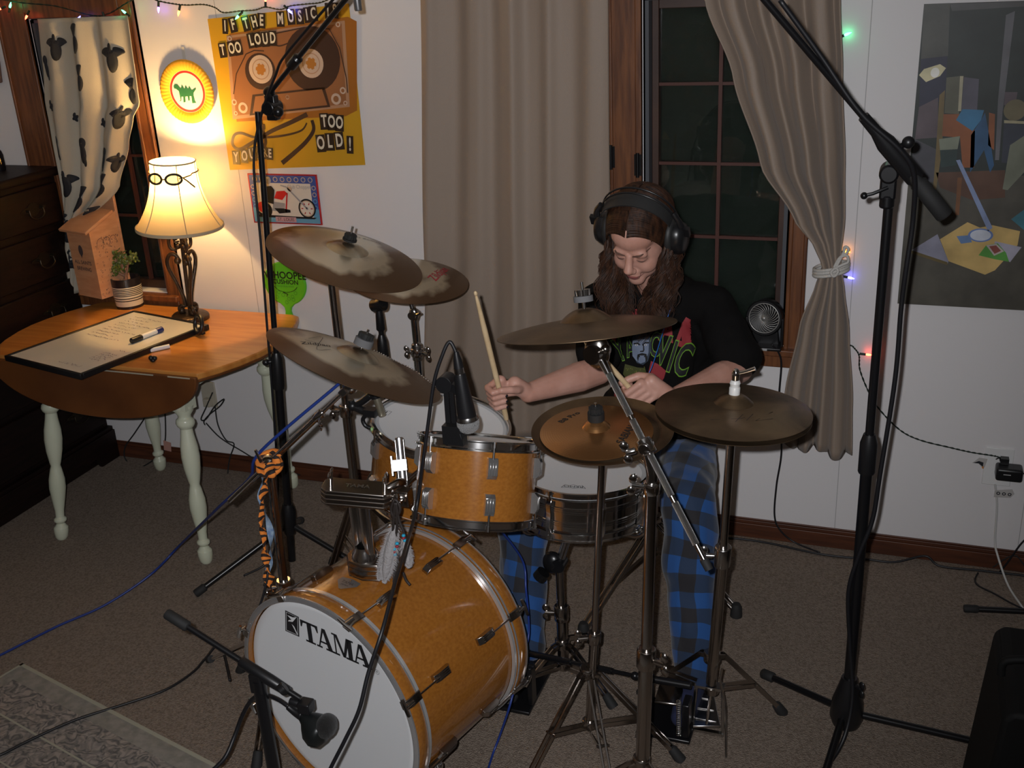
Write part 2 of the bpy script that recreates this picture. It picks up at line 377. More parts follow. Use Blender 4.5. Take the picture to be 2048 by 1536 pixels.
g=G(); items=[(.22,.9,goat,1),(.45,.93,leafs,1),(.47,.80,leafs,.9),(.80,.86,goat,1.1),(.06,.84,bird,.9),(.35,.66,spr,.6),(.66,.64,spr,.6),(.13,.56,bird,.9),(.50,.55,bird,1.1),(.2,.42,goat,1.1),(.52,.37,leafs,1.0),(.72,.52,bird,.9),(.86,.66,goat,.9),(.8,.42,leafs,.9),(.3,.24,goat,1),(.63,.24,bird,.9),(.14,.3,spr,.7),(.45,.14,bird,.9),(.9,.3,leafs,.8),(.93,.75,leafs,.9),(.9,.5,goat,.8),(.1,.7,spr,.7)]
for u,v,shape,s in items:
    Lw=lerp_tab([(.78,.05),(1.07,.095),(1.235,.29),(1.4,.38),(1.87,.43)],.78+1.09*v)[0]
    for pts in shape:
        P,fs=decal(S1,u,v,.044*s/Lw,.050*s,pts); g.add(P,fs)
me=o.data; n0=len(me.vertices); vs=[tuple(v.co) for v in me.vertices]+[tuple(v-o.location) for v in g.v]; fs=[tuple(p.vertices) for p in me.polygons]+[tuple(i+n0 for i in f) for f in g.f]; nf=len(me.polygons)
m2=bpy.data.meshes.new('curtain'); m2.from_pydata(vs,[],fs); m2.materials.append(cream_cl); m2.materials.append(ink); m2.polygons.foreach_set('material_index',[0]*nf+[1]*len(g.f)); m2.update(); m2.shade_smooth(); o.data=m2; o.modifiers['thick'].thickness=.002
# ================================================================ WALL HANGINGS
def wallflat(tl,tr,bl): 
    o=bl; return o,(tr-tl),(tl-bl)
yel=mat('poster_yellow',(.60,.33,.02),.38); yel2=mat('poster_amber',(.36,.13,.02),.38); casm=mat('poster_cassette_brown',(.30,.125,.05),.38); casd=mat('poster_tape_dark',(.055,.028,.02),.38)
capl=mat('poster_hub_white',(.55,.42,.33),.4); caed=mat('poster_clear_edge',(.42,.24,.14),.4); pk=mat('poster_ink_black',(.03,.018,.012),.4); pw=mat('poster_letter_white',(.72,.66,.52),.4); holeo=mat('poster_hub_orange',(.42,.17,.03),.4)
# poster hangs slightly crooked, its own size .58 x .55 m
bl=WL(460,340,-.004); br=WL(730,330,-.004); tl=WL(415,38,-.004); tr=WL(697,12,-.004)
g=G(); u=(br-bl).normalized(); v=(tl-bl).normalized(); Wd=(br-bl).length; Hd=(tl-bl).length
FP=Flat(g,bl,u,v,.0003)
g.prism([(0,0),(Wd,0),(Wd,Hd+.006),(0,Hd)],bl+V((0,.0035,0)),u,v,.0035,yel)
def PX(x,y):   # poster coordinates from a picture point on the wall plane
    q=WL(x,y,-.004)-bl; return q.dot(u),q.dot(v)
def Pp(l): return [PX(*a) for a in l]
FP.poly(Pp([(448,70),(686,50),(704,60),(712,236),(690,246),(470,245)]),yel2,1)
FP.poly(Pp([(443,74),(680,57),(697,228),(462,240)]),caed,2); FP.poly(Pp([(449,79),(674,63),(690,222),(468,233)]),casm,3)
cx,cy=PX(513,143); d,_=PX(513+27,143); R1=d-cx
def circ_at(x,y,r,mm,l,sy=1): a,b=PX(x,y); FP.ell(a,b,r,r*sy,mm,l)
circ_at(514,148,.064,casd,4); circ_at(618,130,.112,casd,4)
for (x,y) in ((515,144),(616,138)):
    circ_at(x,y,.050,capl,5); a,b=PX(x,y); FP.ring(a,b,.033,.036,caed,6); circ_at(x,y,.021,holeo,6)
    for k in range(6): t=k*PI/3+.3; FP.rect(a+.021*math.cos(t)-.004,b+.021*math.sin(t)-.004,a+.021*math.cos(t)+.004,b+.021*math.sin(t)+.004,capl,7,t)
FP.line(Pp([(462,190),(466,150),(484,112),(500,106),(520,108)]),.004,casd,4); FP.line(Pp([(540,75),(600,66),(650,72),(672,110),(688,170),(692,200)]),.004,casd,6); FP.curve(Pp([(535,90),(550,100),(575,92),(590,80)]),.004,casd,6)
FP.poly(Pp([(500,193),(645,186),(658,226),(496,234)]),casd,4); FP.poly(Pp([(506,197),(640,190),(652,222),(502,230)]),casm,5)
for (x,y,r) in ((482,218,.02),(669,211,.02),(464,206,.011),(682,195,.012),(571,202,.008),(450,80,.009),(667,64,.009),(688,220,.008),(468,228,.008)): circ_at(x,y,r,capl,5); circ_at(x,y,r*.55,casm,6)
FP.curve(Pp([(612,238),(580,252),(540,268),(500,290),(478,300),(464,290),(466,272),(480,268),(510,278),(560,278),(600,270),(612,255)]),.017,casd,4,.006); FP.curve(Pp([(522,262),(530,290),(518,310),(522,330)]),.014,casd,4); FP.curve(Pp([(622,250),(626,270),(612,292),(590,312),(565,332)]),.013,casd,4,.018); FP.curve(Pp([(515,235),(518,256),(528,258)]),.02,casd,5)
def ransom(s,pts,size,seed=1):
    random.seed(seed)
    for ch,(x,y) in zip(s,pts):
        a,b=PX(x,y); an=random.uniform(-.16,.16); w=size*.52 if ch not in 'I!' else size*.34
        FP.rect(a-w/2-.004,b-size*.5-.003,a+w/2+.004,b+size*.5+.003,pk,8,an); FP.text(ch,a,b,size*1.12,pw,9,an,sx=.62,bold=.03)
S_=.046
ransom('IF',[(440,55),(456,53)],S_,1); ransom('THE',[(482,52),(499,50),(513,48)],S_,2); ransom('MUSIC',[(551,47),(572,44),(590,44),(604,42),(617,40)],S_,3); ransom('IS',[(646,36),(659,36)],S_,4)
ransom('TOO',[(437,102),(455,100),(468,99)],S_,5); ransom('LOUD',[(494,86),(507,85),(522,85),(537,84)],S_,6)
ransom('YOU',[(472,316),(489,314),(504,311)],S_,7); ransom("'RE",[(519,308),(530,310),(540,312)],S_*.85,8)
ransom('TOO',[(647,254),(662,256),(678,259)],S_*1.15,9); ransom('OLD!',[(642,297),(660,295),(679,294),(701,303)],S_*1.25,10)
tag(obj('poster',g,None,smooth=0),'yellow cassette tape poster with cut-out letters above the lamp','poster')
# paper plate with dinosaur
orange=mat('plate_orange',(.85,.42,.02),.7); redp=mat('plate_red_paint',(.55,.03,.02),.7); plw=mat('plate_white',(.8,.76,.66),.7); grn=mat('dino_green',(.01,.13,.05),.7)
c=V((-2.562,-.004,1.592)); g=G()
def fl_(i): return plw if i<4 else orange
prof=[(0,.006),(.055,.006),(.074,.006),(.078,.007),(.082,.009),(.09,.014),(.10,.016),(.112,.015),(.118,.012),(.1185,.010)]
vs=[];n=144
for (r,h) in prof:
    for j in range(n):
        a=2*PI*j/n; rr=r; hh=h+(.0016*math.sin(a*48) if r>.085 else 0); vs.append(c+V((rr*math.cos(a),-hh,rr*.985*math.sin(a))))
base=len(g.v)
for i in range(len(prof)-1):
    g.mi(plw);g.mi(orange)
g.v+=vs
for i in range(len(prof)-1):
    for j in range(n): a=i*n+j;b=i*n+(j+1)%n; g.f.append((a,a+n,b+n,b)); g.m.append(g.mi(plw if prof[i+1][0]<=.079 else orange))
FPl=Flat(g,c+V((0,-.0062,0)),V((1,0,0)),V((0,0,1)),.0003)
FPl.ring(0,0,.068,.079,redp,2,48,1.0)
dino=[(x*1.12,y*1.15) for x,y in [(-.052,.018),(-.046,.024),(-.036,.023),(-.028,.014),(-.024,.010),(-.018,.022),(-.010,.008),(-.004,.020),(.004,.008),(.010,.018),(.018,.004),(.034,.012),(.036,.008),(.024,-.004),(.022,-.012),(.024,-.030),(.028,-.036),(.012,-.037),(.013,-.015),(.006,-.014),(.004,-.028),(-.002,-.029),(-.002,-.015),(-.012,-.016),(-.014,-.033),(-.022,-.035),(-.020,-.016),(-.027,-.016),(-.030,-.029),(-.040,-.031),(-.032,-.027),(-.034,.002),(-.044,.009),(-.051,.010)]]
FPl.poly(dino,grn,3)
o=obj('paper_plate',g,None,smooth=60); tag(o,'orange fluted paper plate painted with a green dinosaur, hanging on the wall','paper plate')
g=G(); g.bb((-2.566,-.002,1.705),(-2.552,0,1.752)); obj('tape',g,mat('clear_tape',(.62,.6,.55),.4),o)
# motorcycle sign
blu=mat('sign_blue',(.05,.09,.32),.3); red=mat('sign_red',(.5,.02,.02),.3); sw=mat('sign_white',(.66,.62,.55),.3); lb=mat('sign_light_blue',(.12,.32,.5),.3); tan=mat('sign_tan',(.5,.38,.28),.3); pnk=mat('sign_pink',(.5,.3,.33),.3); gry=mat('sign_grey',(.3,.3,.32),.3); sk=mat('sign_black',(.01,.01,.012),.3)
o3=WL(505,444,-.006); u3=V((1,0,0)); v3=V((0,0,1)); sW=.298; sH=.19; o3=V((-2.354,-.006,1.098))
g=G(); g.prism([(0,0),(sW,0),(sW,sH),(0,sH)],o3+V((0,.006,0)),u3,v3,.006,red); F3=Flat(g,o3,u3,v3,.0003)
F3.rect(.005,.005,sW-.005,sH-.005,blu,1); F3.rect(.005,.005,sW-.005,.06,lb,2); F3.rect(.03,.026,sW-.03,sH-.034,sw,3)
for i in range(9): F3.ring(.03+.03*i,sH-.02,.007,.010,tan,4,14); 
for i in range(5):
    for x in (.017,sW-.017): F3.ring(x,.04+.025*i,.006,.009,tan if i>2 else lb,4,12)
for i in range(46): F3.rect(.004+.0064*i,.0015,.007+.0064*i,.0035,sk,2); F3.rect(.004+.0064*i,sH-.0035,.007+.0064*i,sH-.0015,sk,2)
F3.rect(.10,.008,.19,.027,pnk,5); F3.text('ST. LOUIS',.145,.017,.017,sk,6); F3.text('Club Choppers',.222,sH-.047,.020,gry,5,sx=.85)
F3.poly([(.02,.034),(.28,.028),(.27,.022),(.03,.024)],sk,4)
F3.ell(.243,.062,.037,.037,sk,5); F3.ell(.243,.062,.031,.031,tan,6); F3.ell(.243,.062,.027,.027,sw,7); F3.ell(.243,.062,.005,.005,gry,8)
for k in range(6): t=k*PI/3; F3.rect(.243+.02*math.cos(t)-.004,.062+.02*math.sin(t)-.002,.243+.02*math.cos(t)+.004,.062+.02*math.sin(t)+.002,red,8,t)
F3.ell(.058,.052,.032,.03,sk,5); F3.ell(.05,.062,.024,.022,red,6); F3.ring(.05,.062,.02,.024,sw,7,20,1,-2.6,0)
F3.line([(.243,.062),(.165,.142)],.006,gry,8); F3.line([(.165,.142),(.14,.148)],.005,gry,8); F3.poly([(.105,.098),(.14,.092),(.165,.118),(.155,.128),(.12,.125)],red,8); F3.line([(.165,.12),(.15,.045)],.006,red,8); F3.poly([(.09,.05),(.145,.045),(.15,.08),(.10,.085)],gry,7)
F3.poly([(.062,.085),(.10,.075),(.112,.13),(.10,.145),(.07,.142),(.06,.12)],sk,9); F3.ell(.088,.166,.014,.014,gry,9); F3.poly([(.1,.06),(.14,.06),(.17,.055),(.17,.045),(.12,.04)],sk,8); F3.ell(.178,.135,.01,.01,tan,8)
tag(obj('motorcycle_sign',g,None,smooth=0),'small blue bordered sign picturing a red chopper motorcycle, below the poster','sign')
# whoopee cushion
lime=mat('lime_rubber',(.11,.52,.02),.35); wgr=mat('green_rubber_dark',(.035,.22,.03),.4)
c=V((-2.250,-.012,.860)); n=48; out=[]
for i in range(n):
    a=2*PI*i/n; out.append((.094*math.cos(a),.094*math.sin(a)))
body=[p for p in out if not (p[1]<-.08)]
# order so that the neck sits at the bottom
body=[(.094*math.cos(a),.088*math.sin(a)) for a in [math.radians(-70+i*320/46) for i in range(47)]]+[(-.016,-.098),(-.014,-.112),(-.020,-.155),(.022,-.158),(.012,-.112),(.016,-.098)]
g=G(); g.prism(body,c+V((0,.010,0)),V((1,0,0)),V((0,0,1)),.012)
o=obj('whoopee_cushion',g,lime,bevel=.005,smooth=60,bseg=3); tag(o,'lime green whoopee cushion pinned to the wall above the table end','whoopee cushion')
g=G(); Fw=Flat(g,c+V((0,-.0025,0)),V((1,0,0)),V((0,0,1)),.0004)
Fw.text('WHOOPEE',.008,.034,.040,sk,2,sx=.95,bold=.02); Fw.text('CUSHION',.006,.008,.026,sk,2,sx=1.0,bold=.02); Fw.ring(.004,.0,.052,.055,sk,2,30,.62,-2.8,-.3); Fw.text('MAKES REAL NOISE',.004,-.01,.009,wgr,2)
Fw.line([(-.01,-.034),(.01,-.042),(.004,-.05)],.004,sk,2)
for i,(x,y) in enumerate([(-.03,-.035),(-.012,-.045),(.03,-.05),(.045,-.035),(-.04,-.055),(.012,-.06),(.032,-.062),(.0,-.075)]): Fw.ring(x,y,.006,.0075,wgr,2,14)
obj('print',g,None,o,smooth=0)
# ================================================================ PAINTING (own generic studio interior)
def pm(n,c): return mat('painting_'+n,c,.5,col2=tuple(min(1,x*1.6+.006) for x in c),nscale=9)
P0=V((.004,-.022,.919)); pW=.76; pH=.896
g=G(); g.prism([(0,0),(pW,0),(pW,pH),(0,pH)],P0+V((0,.021,0)),V((1,0,0)),V((0,0,1)),.021,pm('floor',(.055,.05,.038)))
F4=Flat(g,P0,V((1,0,0)),V((0,0,1)),.0004)
def Q(l): 
    r=[]
    for x,y in l: q=WL(x,y,-.022)-P0; r.append((q.x,q.z))
    return r
F4.poly([(0,.42),(pW,.40),(pW,pH),(0,pH)],pm('dark',(.010,.016,.014)),1)
F4.poly(Q([(1848,8),(1900,6),(1896,112),(1842,118)]),pm('grey_wall',(.05,.052,.045)),2)
F4.poly(Q([(1900,8),(2060,2),(2060,12),(1904,22)]),pm('lintel',(.055,.055,.055)),3)
F4.poly(Q([(1842,118),(1895,112),(1890,200),(1838,216)]),pm('navy',(.012,.014,.035)),2)
F4.poly(Q([(1838,214),(1876,195),(1876,275),(1830,278)]),pm('mauve',(.075,.055,.065)),3)
F4.poly(Q([(1830,278),(1876,300),(1870,365),(1816,360)]),pm('slate',(.045,.045,.055)),3)
F4.poly(Q([(1879,190),(1890,180),(1884,300),(1872,380),(1866,378),(1872,300)]),pm('ochre',(.13,.09,.03)),4)
F4.poly(Q([(1893,155),(1920,152),(1918,228),(1889,226)]),pm('sage',(.09,.09,.06)),4)
F4.poly(Q([(1920,152),(1927,152),(1922,222),(1916,222)]),pm('cream',(.35,.32,.22)),5); F4.poly(Q([(1928,154),(1958,158),(1954,222),(1922,222)]),pm('lilac',(.07,.065,.09)),4)
F4.poly(Q([(1887,228),(1920,228),(1950,262),(1948,335),(1925,335),(1920,275),(1884,272)]),pm('orange',(.20,.06,.015)),5)
F4.poly(Q([(1978,225),(1990,228),(1988,300),(1976,290)]),pm('orange',(.20,.06,.015)),5)
F4.poly(Q([(1912,240),(1925,218),(1968,220),(1962,240),(1945,262)]),pm('blue',(.025,.13,.25)),6)
F4.poly(Q([(1962,240),(1970,225),(1980,280),(1988,330),(1980,345),(1968,300),(1940,345),(1942,270)]),pm('deep_blue',(.012,.06,.14)),5)
F4.poly(Q([(1878,278),(1920,272),(1915,298),(1880,300)]),pm('cloth',(.17,.19,.14)),6); F4.poly(Q([(1880,300),(1915,298),(1912,330),(1882,335)]),pm('teal_dark',(.012,.03,.028)),5)
F4.poly(Q([(2012,30),(2030,22),(2005,225),(1998,320),(1990,320),(1996,200)]),pm('column',(.09,.09,.10)),4)
F4.poly(Q([(2010,184),(2035,184),(2030,215),(2008,210)]),pm('mauve',(.12,.09,.10)),4); F4.poly(Q([(2008,240),(2060,243),(2060,248),(2008,246)]),pm('ivory',(.3,.27,.17)),6); F4.ell(*Q([(2030,220)])[0],.03,.03,pm('bowl',(.12,.10,.05)),5)
F4.poly(Q([(2008,246),(2060,250),(2060,330),(2003,325)]),pm('shadow_blue',(.02,.025,.04)),4); F4.poly(Q([(2020,290),(2050,270),(2052,340),(2015,380),(2005,378)]),pm('drape',(.13,.14,.10)),6)
F4.poly(Q([(1872,345),(2010,340),(2010,395),(1945,400),(1880,375)]),pm('brown_table',(.07,.03,.015)),4)
F4.poly(Q([(1915,355),(1924,355),(1918,430),(1910,430)]),pm('chair_leg',(.13,.05,.015)),5)
F4.poly(Q([(1838,150),(1848,138),(1880,128),(1892,136),(1880,152),(1852,164)]),pm('lamp_glow',(.5,.46,.28)),6); F4.ell(*Q([(1870,145)])[0],.012,.014,pm('bulb',(.75,.75,.62)),7)
F4.poly(Q([(1912,320),(1920,319),(1985,455),(1976,462)]),pm('tape',(.17,.22,.36)),8)
F4.poly(Q([(1823,500),(1875,468),(1897,522),(1895,528)]),pm('board',(.20,.20,.26)),5); F4.poly(Q([(1823,500),(1895,524),(1895,530),(1822,506)]),pm('board_edge',(.09,.065,.02)),6)
F4.poly(Q([(1880,478),(1935,444),(1960,455),(1985,450),(2040,462),(2035,490),(1990,540),(1970,549),(1897,522)]),pm('envelope',(.42,.29,.10)),6)
F4.poly(Q([(1913,472),(1938,470),(1944,484),(1922,487)]),pm('stamp',(.09,.16,.30)),7); F4.ell(*Q([(1961,470)])[0],.035,.021,pm('dish_rim',(.10,.16,.35)),8); F4.ell(*Q([(1961,470)])[0],.029,.017,pm('dish',(.45,.48,.55)),9)
F4.poly(Q([(1990,482),(2043,494),(2020,524),(1985,500)]),pm('paper',(.28,.27,.33)),7); F4.poly(Q([(1957,510),(1972,490),(1995,486),(2012,505),(2018,523),(1990,518)]),pm('card_green',(.06,.22,.03)),8); F4.poly(Q([(1972,490),(1993,487),(2008,502),(1988,511)]),pm('card_photo',(.35,.30,.28)),9); F4.poly(Q([(1978,492),(1992,490),(2002,501),(1989,507)]),pm('card_red',(.18,.04,.03)),10)
F4.poly(Q([(2022,438),(2060,410),(2060,470)]),pm('teal',(.03,.13,.17)),6)
tag(obj('painting',g,None,smooth=0),'unframed dark canvas painting of a cluttered studio, right of the curtain','painting')
# ================================================================ OUTLETS
t=thing('wall_outlet','white outlet plate with adapters at far right, above the baseboard','outlet',(.357,0,.31))
g=G(); g.bb((.314,-.006,.309),(.400,0,.443)); obj('cover_plate',g,white_pl,t,bevel=.002)
t=thing('power_adapter','black power adapter plugged into the right wall outlet','adapter',(.38,-.03,.35))
g=G(); g.bb((.348,-.062,.352),(.428,-.006,.396)); obj('adapter_body',g,black_plastic,t,bevel=.008,bseg=3)
g=G(); g.bb((.370,-.0625,.376),(.392,-.062,.379)); obj('label',g,mat('grey_print',(.4,.4,.4),.5),t)
g=G(); g.tube(cr([V((.425,-.03,.373)),V((.47,-.04,.37)),V((.55,-.05,.3)),V((.62,-.05,.12)),V((.5,-.04,.03)),V((.44,-.03,.07)),V((.38,-.03,.015))],8),.0022); obj('cable',g,black_rubber,t)
g=G(); g.bb((.36,-.03,.397),(.385,-.006,.417)); g.tube(cr([V((.36,-.02,.405)),V((.355,-.03,.42)),V((.347,-.02,.41))],5),.002); tag(obj('light_plug',g,black_plastic,bevel=.002),'small dark plug of the string lights above the adapter','plug')
g=G(); g.tube(cr([WL(1990,968,-.006),WL(1994,1010,-.008),WL(1990,1080,-.02),WL(1995,1110,-.05),FL(2016,1170,.006),FL(2045,1215,.006),FL(2075,1260,.006)],8),.0035); tag(obj('white_cable',g,mat('white_cable',(.55,.55,.53),.5)),'thin white cable hanging from the right outlet to the floor','cable')
clear=mat('clear_tag_plastic',(.55,.53,.5),.25,alpha=.55)
g=G(); Ft=Flat(g,WL(1988,990,-.012),V((1,0,0)),V((0,0,1)),.0005); Ft.poly([(0,-.008),(.05,-.004),(.06,.012),(.052,.028),(0,.018)],clear,0); 
for i in range(3): Ft.ring(.012+.017*i,.008,.003,.006,ink,1,10)
tag(obj('warning_tag',g,None,smooth=0),'clear plastic warning tag below the black adapter','tag')
g=G(); Ft=Flat(g,WL(1944,926,-.012),V((1,0,0)),V((0,0,1)),.0005); Ft.poly([(0,0),(.02,.022),(.045,.02),(.04,-.008),(.036,-.018),(.02,.0)],clear,0); Ft.poly([(.004,.001),(.02,.010),(.034,.006),(.034,-.01),(.02,.001)],ink,1); Ft.poly([(.03,-.012),(.036,-.018),(.036,-.006)],mat('tag_orange',(.6,.2,.02),.5),2)
tag(obj('cord_tag',g,None,smooth=0),'small plastic tag on the string light cord, left of the outlet','tag')
t=thing('wall_outlet','beige outlet plate half hidden behind the wooden table legs','outlet',(-2.70,0,.30))
bei=mat('beige_plastic',(.42,.38,.30),.4)
g=G(); g.bb((-2.735,-.008,.29),(-2.665,0,.405)); g.bb((-2.715,-.035,.30),(-2.685,-.008,.335)); obj('cover_plate',g,bei,t,bevel=.002)
t=thing('lamp_cord','black cords looping from the outlet under the table','cord',(-2.6,-.05,.05))
g=G()
for L in ([(425,785,-.04),(412,815,-.05),(402,838,-.06),(412,838,-.07),(430,812,-.07),(448,798,-.06),(440,812,-.06),(420,828,-.05),(408,842,-.05),(410,850,-.05)],[(430,812,-.03),(436,850,-.03),(452,880,-.03),(468,888,-.03),(460,915,-.03),(456,940,-.04),(456,968,-.06)],[(412,846,-.05),(440,875,-.03),(480,900,-.02),(530,928,-.02),(600,950,-.03)],[(330,820,-.05),(331,870,-.05),(327,905,-.05)],[(300,820,-.05),(270,865,-.05),(250,895,-.05),(252,920,-.05),(278,935,-.07),(310,918,-.08)]): g.tube(cr([WL(*p) for p in L],6),.0028,n=8)
obj('cord',g,black_rubber,t)
g=G(); Ft=Flat(g,WL(328,900,-.055),V((1,0,0)),V((0,0,1)),.0005); Ft.poly([(0,0),(.038,-.004),(.044,.04),(.006,.048)],mat('pink_tag',(.45,.24,.2),.6),0); obj('paper_tag',g,None,t,label='pink paper tag')
# ================================================================ DROP-LEAF TABLE
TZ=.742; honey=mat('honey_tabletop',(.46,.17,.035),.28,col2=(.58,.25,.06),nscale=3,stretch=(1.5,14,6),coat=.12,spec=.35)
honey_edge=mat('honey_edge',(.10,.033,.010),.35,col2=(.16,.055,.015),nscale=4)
t=thing('drop_leaf_table','round-ended honey wood drop-leaf table on turned cream legs','table',(-2.66,-.37,0))
TX=-2.66
def endcurve(sx): # right end arc from front hinge to back edge
    return [(TX+sx*x,y) for x,y in ((.452,-.68),(.49,-.615),(.525,-.53),(.548,-.44),(.556,-.36),(.55,-.28),(.532,-.19),(.505,-.11),(.475,-.045),(.44,-.03))]
out=endcurve(1)+list(reversed(endcurve(-1)))
g=G(); g.prism([(x,y) for x,y in out],(0,0,TZ-.024),V((1,0,0)),V((0,1,0)),.024)
top=obj('tabletop',g,honey,t,bevel=.005,bseg=3)
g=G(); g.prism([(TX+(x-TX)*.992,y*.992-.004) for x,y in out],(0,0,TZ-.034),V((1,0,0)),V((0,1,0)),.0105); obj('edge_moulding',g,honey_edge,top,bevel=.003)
leaf=[(TX-.44,0)]+[(TX+.452*math.cos(a)*-1,-.190*math.sin(a)**.9) for a in [PI*i/30 for i in range(1,30)]]+[(TX+.452,0)]
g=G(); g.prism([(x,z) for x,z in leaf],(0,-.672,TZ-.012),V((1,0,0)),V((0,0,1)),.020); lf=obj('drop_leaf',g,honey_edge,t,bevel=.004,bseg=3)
g=G(); g.bb((TX+.05,-.6945,TZ-.0165),(TX+.28,-.6925,TZ-.0125)); g.bb((TX+.34,-.6945,TZ-.0165),(TX+.43,-.6925,TZ-.0125)); obj('leaf_seam',g,mat('pale_edge',(.4,.38,.3),.4),lf)
g=G()
for a,b in (((-2.95,-.60),(-2.37,-.575)),((-2.95,-.165),(-2.37,-.14)),((-2.97,-.58),(-2.945,-.16)),((-2.375,-.58),(-2.35,-.16))): g.bb((a[0],a[1],TZ-.125),(b[0],b[1],TZ-.034))
obj('apron',g,cream_paint,t,bevel=.003)
legp=[(0,0),(.014,0),(.021,.012),(.024,.035),(.024,.05),(.017,.060),(.013,.068),(.021,.078),(.021,.086),(.014,.094),(.015,.12),(.022,.17),(.027,.215),(.026,.25),(.019,.29),(.0155,.305),(.019,.32),(.026,.365),(.029,.41),(.027,.45),(.021,.49),(.0185,.515),(.026,.524),(.030,.535),(.028,.548),(.020,.556),(.021,.566),(.030,.580),(.033,.60)]
for (bx,by),(tx,ty) in (((-2.954,-.70),(-2.915,-.62)),((-2.292,-.70),(-2.335,-.62)),((-2.958,-.082),(-2.915,-.125)),((-2.294,-.082),(-2.335,-.125))):
    p=V((bx,by,0));q=V((tx,ty,.70)); ax=(q-p).normalized(); g=G(); g.lathe([(r*1.12,z) for r,z in legp],p,ax,28); 
    R=(Matrix((V((1,0,0)),V((0,1,0)),V((0,0,1)))).transposed()); g.beam(p+ax*.585,q+ax*.01,.066,.066,up=(0,1,0)); obj('leg',g,cream_paint,t,smooth=50,bevel=.001)
# ---------------------------------------------------------------- things on the table
Z=TZ+.0005
t=thing('whiteboard','black framed whiteboard with handwriting lying on the wooden table','whiteboard',(-2.82,-.45,Z))
A=FL(8,712,TZ+.02);B=FL(160,750,TZ+.02);Cc=FL(388,645,TZ+.02);D=FL(220,625,TZ+.02)
D=A+(Cc-B); u=(B-A); v=(D-A); Lu,Lv=u.length,v.length; u.normalize(); v=(v-u*v.dot(u)).normalized()
g=G(); fw=.012
def onb(x,y,h=0): return A+u*x+v*y+V((0,0,h))
for (x0,y0,x1,y1) in ((0,0,Lu,fw),(0,Lv-fw,Lu,Lv),(0,fw,fw,Lv-fw),(Lu-fw,fw,Lu,Lv-fw)): g.prism([(x0,y0),(x1,y0),(x1,y1),(x0,y1)],A-V((0,0,.019)),u,v,.021)
obj('frame',g,black_plastic,t,bevel=.002)
wb=mat('whiteboard_white',(.72,.70,.64),.15,coat=.3); g=G(); g.prism([(fw,fw),(Lu-fw,fw),(Lu-fw,Lv-fw),(fw,Lv-fw)],A-V((0,0,.012)),u,v,.010,wb); obj('writing_surface',g,None,t)
# marker scribble lines (illegible handwriting)
g=G(); mk=mat('marker_violet',(.07,.03,.10),.5); Fb=Flat(g,A-V((0,0,.0015)),u,v,.0003); random.seed(5)
def scrib(x,y,L,amp=.004,dx=1,dy=0):
    n=int(L/.004); pts=[]; w=0
    for i in range(n):
        w+=1
        if random.random()<.16 and len(pts)>2: Fb.line(pts,.0019,mk,1); pts=[]; continue
        pts.append((x+dy*random.uniform(-amp,amp)+i*.004*dx,y+i*.004*dy+random.uniform(-amp,amp)*abs(dx)))
    if len(pts)>2: Fb.line(pts,.0019,mk,1)
for i in range(10): 
    yy=Lv*.52+i*Lv*.043; scrib(Lu*.16,yy,Lu*(.30 if i%3 else .44),.005)
for i in range(4): scrib(Lu*.66,Lv*(.60+.05*i),Lu*.12,.006)
for i in range(5): scrib(Lu*.72,Lv*(.22+.028*i),Lu*.18,.007)
scrib(Lu*.55,Lv*.10,Lu*.3,.008); scrib(Lu*.8,Lv*.4,Lu*.1,.006)
obj('handwriting',g,None,t,smooth=0)
def marker(p,q,lab,cap,ends,r=.0095):
    t=thing('marker_pen',lab,'marker pen',(p+q)/2-V((0,0,r))); d=(q-p); g=G(); g.cyl(p+d*.02,p+d*.98,r,n=16); obj('barrel',g,white_pl,t)
    g=G(); g.tube([p-d*.02,p,p+d*.30,p+d*.34],[r*.8,r*1.15,r*1.15,r*.9],n=16); obj('cap',g,cap,t)
    if ends: g=G(); g.tube([p+d*.80,p+d*.82,p+d],[r*1.02,r*1.12,r*1.12],n=16); obj('end_cap',g,ends,t)
navy=mat('navy_plastic',(.015,.025,.14),.35)
z=TZ+.0285; marker(FL(263,682,z),FL(324,658,z),'white marker with blue end and black cap lying on the whiteboard',black_plastic,navy)
z=TZ+.008; marker(FL(281,705,z),FL(340,692,z),'thin white marker beside the whiteboard edge on the bare table',mat('dark_navy_cap',(.012,.012,.05),.35),None,.0078)
c=FL(305,718,TZ+.012); g=G(); g.sph(c+V((-.006,0,.003)),.009); g.sph(c+V((.008,.002,.003)),.009); g.sph(c+V((0,0,-.004)),(.011,.009,.008)); tag(obj('plastic_knob',g,black_plastic,smooth=180),'small black plastic knob on the table near the thin marker','knob')
# headphone-like black clip (round ring on a foot)
c=FL(397,649,TZ+.042); t=thing('ring_clip','black ring clip standing on the table below the lamp','clip',(c.x,c.y,TZ))
g=G(); n=V((-.5,-.8,.35)).normalized(); uu=n.orthogonal().normalized(); ww=n.cross(uu); g.tube([c+(uu*math.cos(a)*.028+ww*math.sin(a)*.036) for a in [2*PI*i/30 for i in range(31)]],.0078,n=10,cap=False); obj('ring',g,black_plastic,t,smooth=180)
g=G(); p=FL(392,664,TZ+.004);q=FL(408,667,TZ+.004); g.beam(p,q,.016,.008); obj('foot',g,black_plastic,t,bevel=.002)
